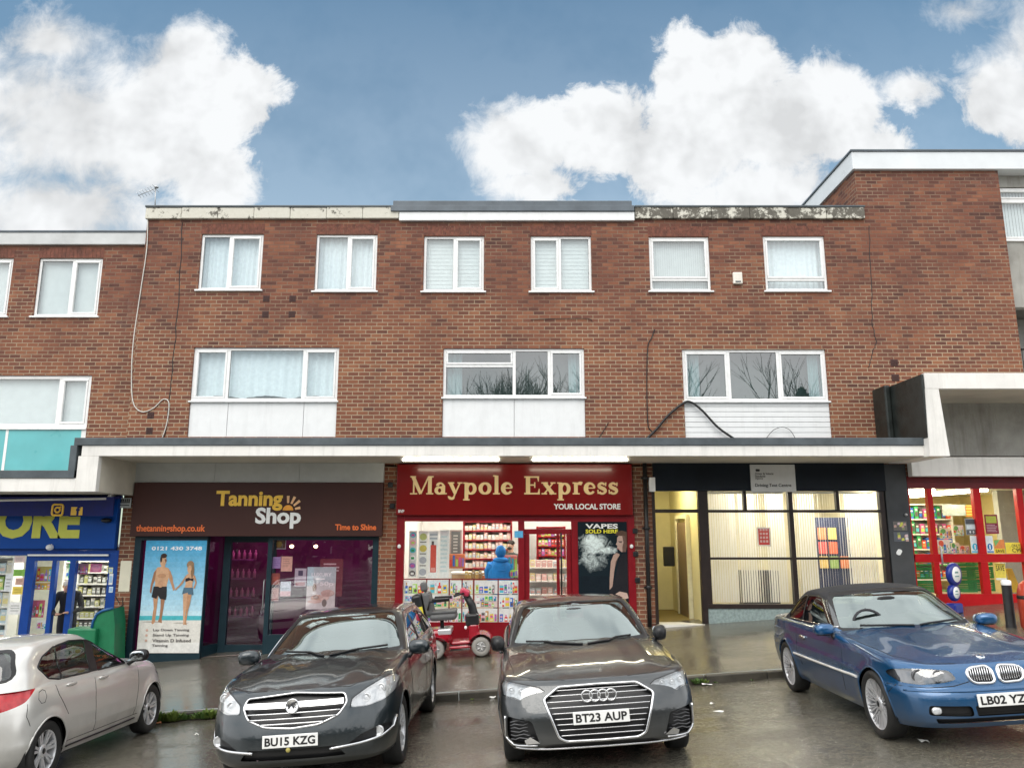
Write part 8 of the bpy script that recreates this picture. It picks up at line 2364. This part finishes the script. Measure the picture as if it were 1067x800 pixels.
# ================================================================== behind the viewer: trees reflected in the glass, unseen rows added for dark reflections
M_BARK = mat('grey_bark', (.045, .038, .030), .9, var=.3)
def bare_tree(x, y, h, seed, kids=3):
    rnd = random.Random(seed); z = far_z(x, y)
    t = thing('bare_tree', 'leafless tree across the road behind the viewer', 'tree', (x, y, z), 'bare trees behind the viewer')
    tr_, cr_ = MB(), MB()
    def grow_(p, d, L, r, lev):
        q = p + d * L
        (tr_ if lev == 0 else cr_).tube([p, p.lerp(q, .5) + Vector((rnd.uniform(-1, 1), rnd.uniform(-1, 1), 0)) * L * .05, q], [r, r * .8, r * .62], 6 if lev < 2 else 4, cap=False)
        if lev >= 5: return
        for i in range(kids):
            a = rnd.random() * 2 * pi; sp = rnd.uniform(.28, .62)
            nd = (d + Vector((cos(a), sin(a), rnd.uniform(-.1, .35))) * sp).normalized()
            grow_(p.lerp(q, rnd.uniform(.60, 1)), nd, L * rnd.uniform(.64, .84), r * .56, lev + 1)
    grow_(Vector((x, y, z - .2)), Vector((0, 0, 1)), h * .27, h * .014, 0)
    tr_.build('trunk', M_BARK, t); cr_.build('crown', M_BARK, t)
    return t
for a_ in ((3.5, -25, 17.5, 3), (-1.5, -27, 17, 9, 4), (13, -27, 18, 4), (20, -24, 17, 5), (-9, -30, 17, 8), (10, -29, 17.5, 14, 4)): bare_tree(*a_)
M_EVG = mat('evergreen_leaf', (.020, .040, .016), .7, var=.5, scale=3)
def evergreen(x, y, h, w, seed):  # unseen tree row added so car paint reflects something dark
    rnd = random.Random(seed); z = far_z(x, y)
    t = thing('added_evergreen', 'dense dark evergreen tree added unseen behind the viewer to darken reflections', 'tree', (x, y, z), 'added evergreen trees behind the viewer')
    b = MB(); b.tube([(x, y, z - .2), (x, y, z + h * .4), (x, y, z + h * .9)], [.25, .18, .05], 8); b.build('trunk', M_BARK, t)
    b = MB()
    for i in range(900):
        u = rnd.random() ** .8; a = rnd.random() * 2 * pi; r = w * (1 - u ** 1.6) * (.55 + .45 * rnd.random()) * (1 + .2 * sin(3 * a + seed))
        c = Vector((x + r * cos(a), y + r * sin(a), z + .3 + h * u * .97)); s_ = rnd.uniform(.35, .8)
        n = Vector((rnd.uniform(-1, 1), rnd.uniform(-1, 1), rnd.uniform(-1, 1))).normalized(); p_ = n.orthogonal().normalized() * s_; q_ = n.cross(p_)
        b.poly([c - p_ * .5, c + q_ * .4, c + p_ * .6, c - q_ * .4])
    b.build('crown', M_EVG, t)
for i, (x, y, h) in enumerate(((-33, -24, 9), (-27, -22, 10), (-21, -25, 8.5), (-16, -22, 10), (-11, -24, 9), (-6, -22, 9.5), (-2, -25, 10.5), (2.5, -22, 9), (7, -24, 8.5), (11, -22, 9.5), (16, -25, 9), (20.5, -22, 10), (25, -24, 8.5), (31, -22, 10))): evergreen(x, y, h, 3.2, i)
M_HB = mat('far_house_brick', (.20, .10, .07), .85, var=.2, scale=2); M_HR = mat('far_house_roof', (.07, .055, .05), .8, var=.2); M_HW = mat('far_window', (.05, .06, .07), .15)
for k, (x0, x1, y, h) in enumerate(((-62, -38, -34, 8), (-35, -14, -36, 7.5), (-11, 9, -35, 8.5), (12, 33, -36, 7.5), (36, 62, -34, 8))):  # unseen houses added to lower the bright horizon that the signs reflect
    z = far_z((x0 + x1) / 2, y)
    t = thing('added_house', 'brick house with pitched roof added unseen across the road, %s in its row' % ['leftmost', 'second from left', 'middle', 'second from right', 'rightmost'][k], 'house', ((x0 + x1) / 2, y, z), 'added houses behind the viewer')
    b = MB(); b.box(x0, x1, y - 9, y, z - 2, z + h * .62); b.build('wall', M_HB, t)
    b = MB(); zz = z + h * .62
    b.prism([(x0 - .3, y + .4, zz), (x0 - .3, y - 4.5, zz + h * .38), (x0 - .3, y - 9.4, zz)], (x1 - x0 + .6, 0, 0)); b.build('roof', M_HR, t)
    n = int((x1 - x0) / 4)
    for i in range(n):
        for j in range(2):
            b = MB(); x = x0 + 1 + i * (x1 - x0) / n; b.box(x, x + 1.7, y, y + .06, z + 1 + j * 2.4, z + 2.3 + j * 2.4); w = b.build('window', M_WHITE, t)
            b = MB(); b.box(x + .1, x + 1.6, y + .061, y + .07, z + 1.1 + j * 2.4, z + 2.2 + j * 2.4); b.build('pane', M_HW, w)
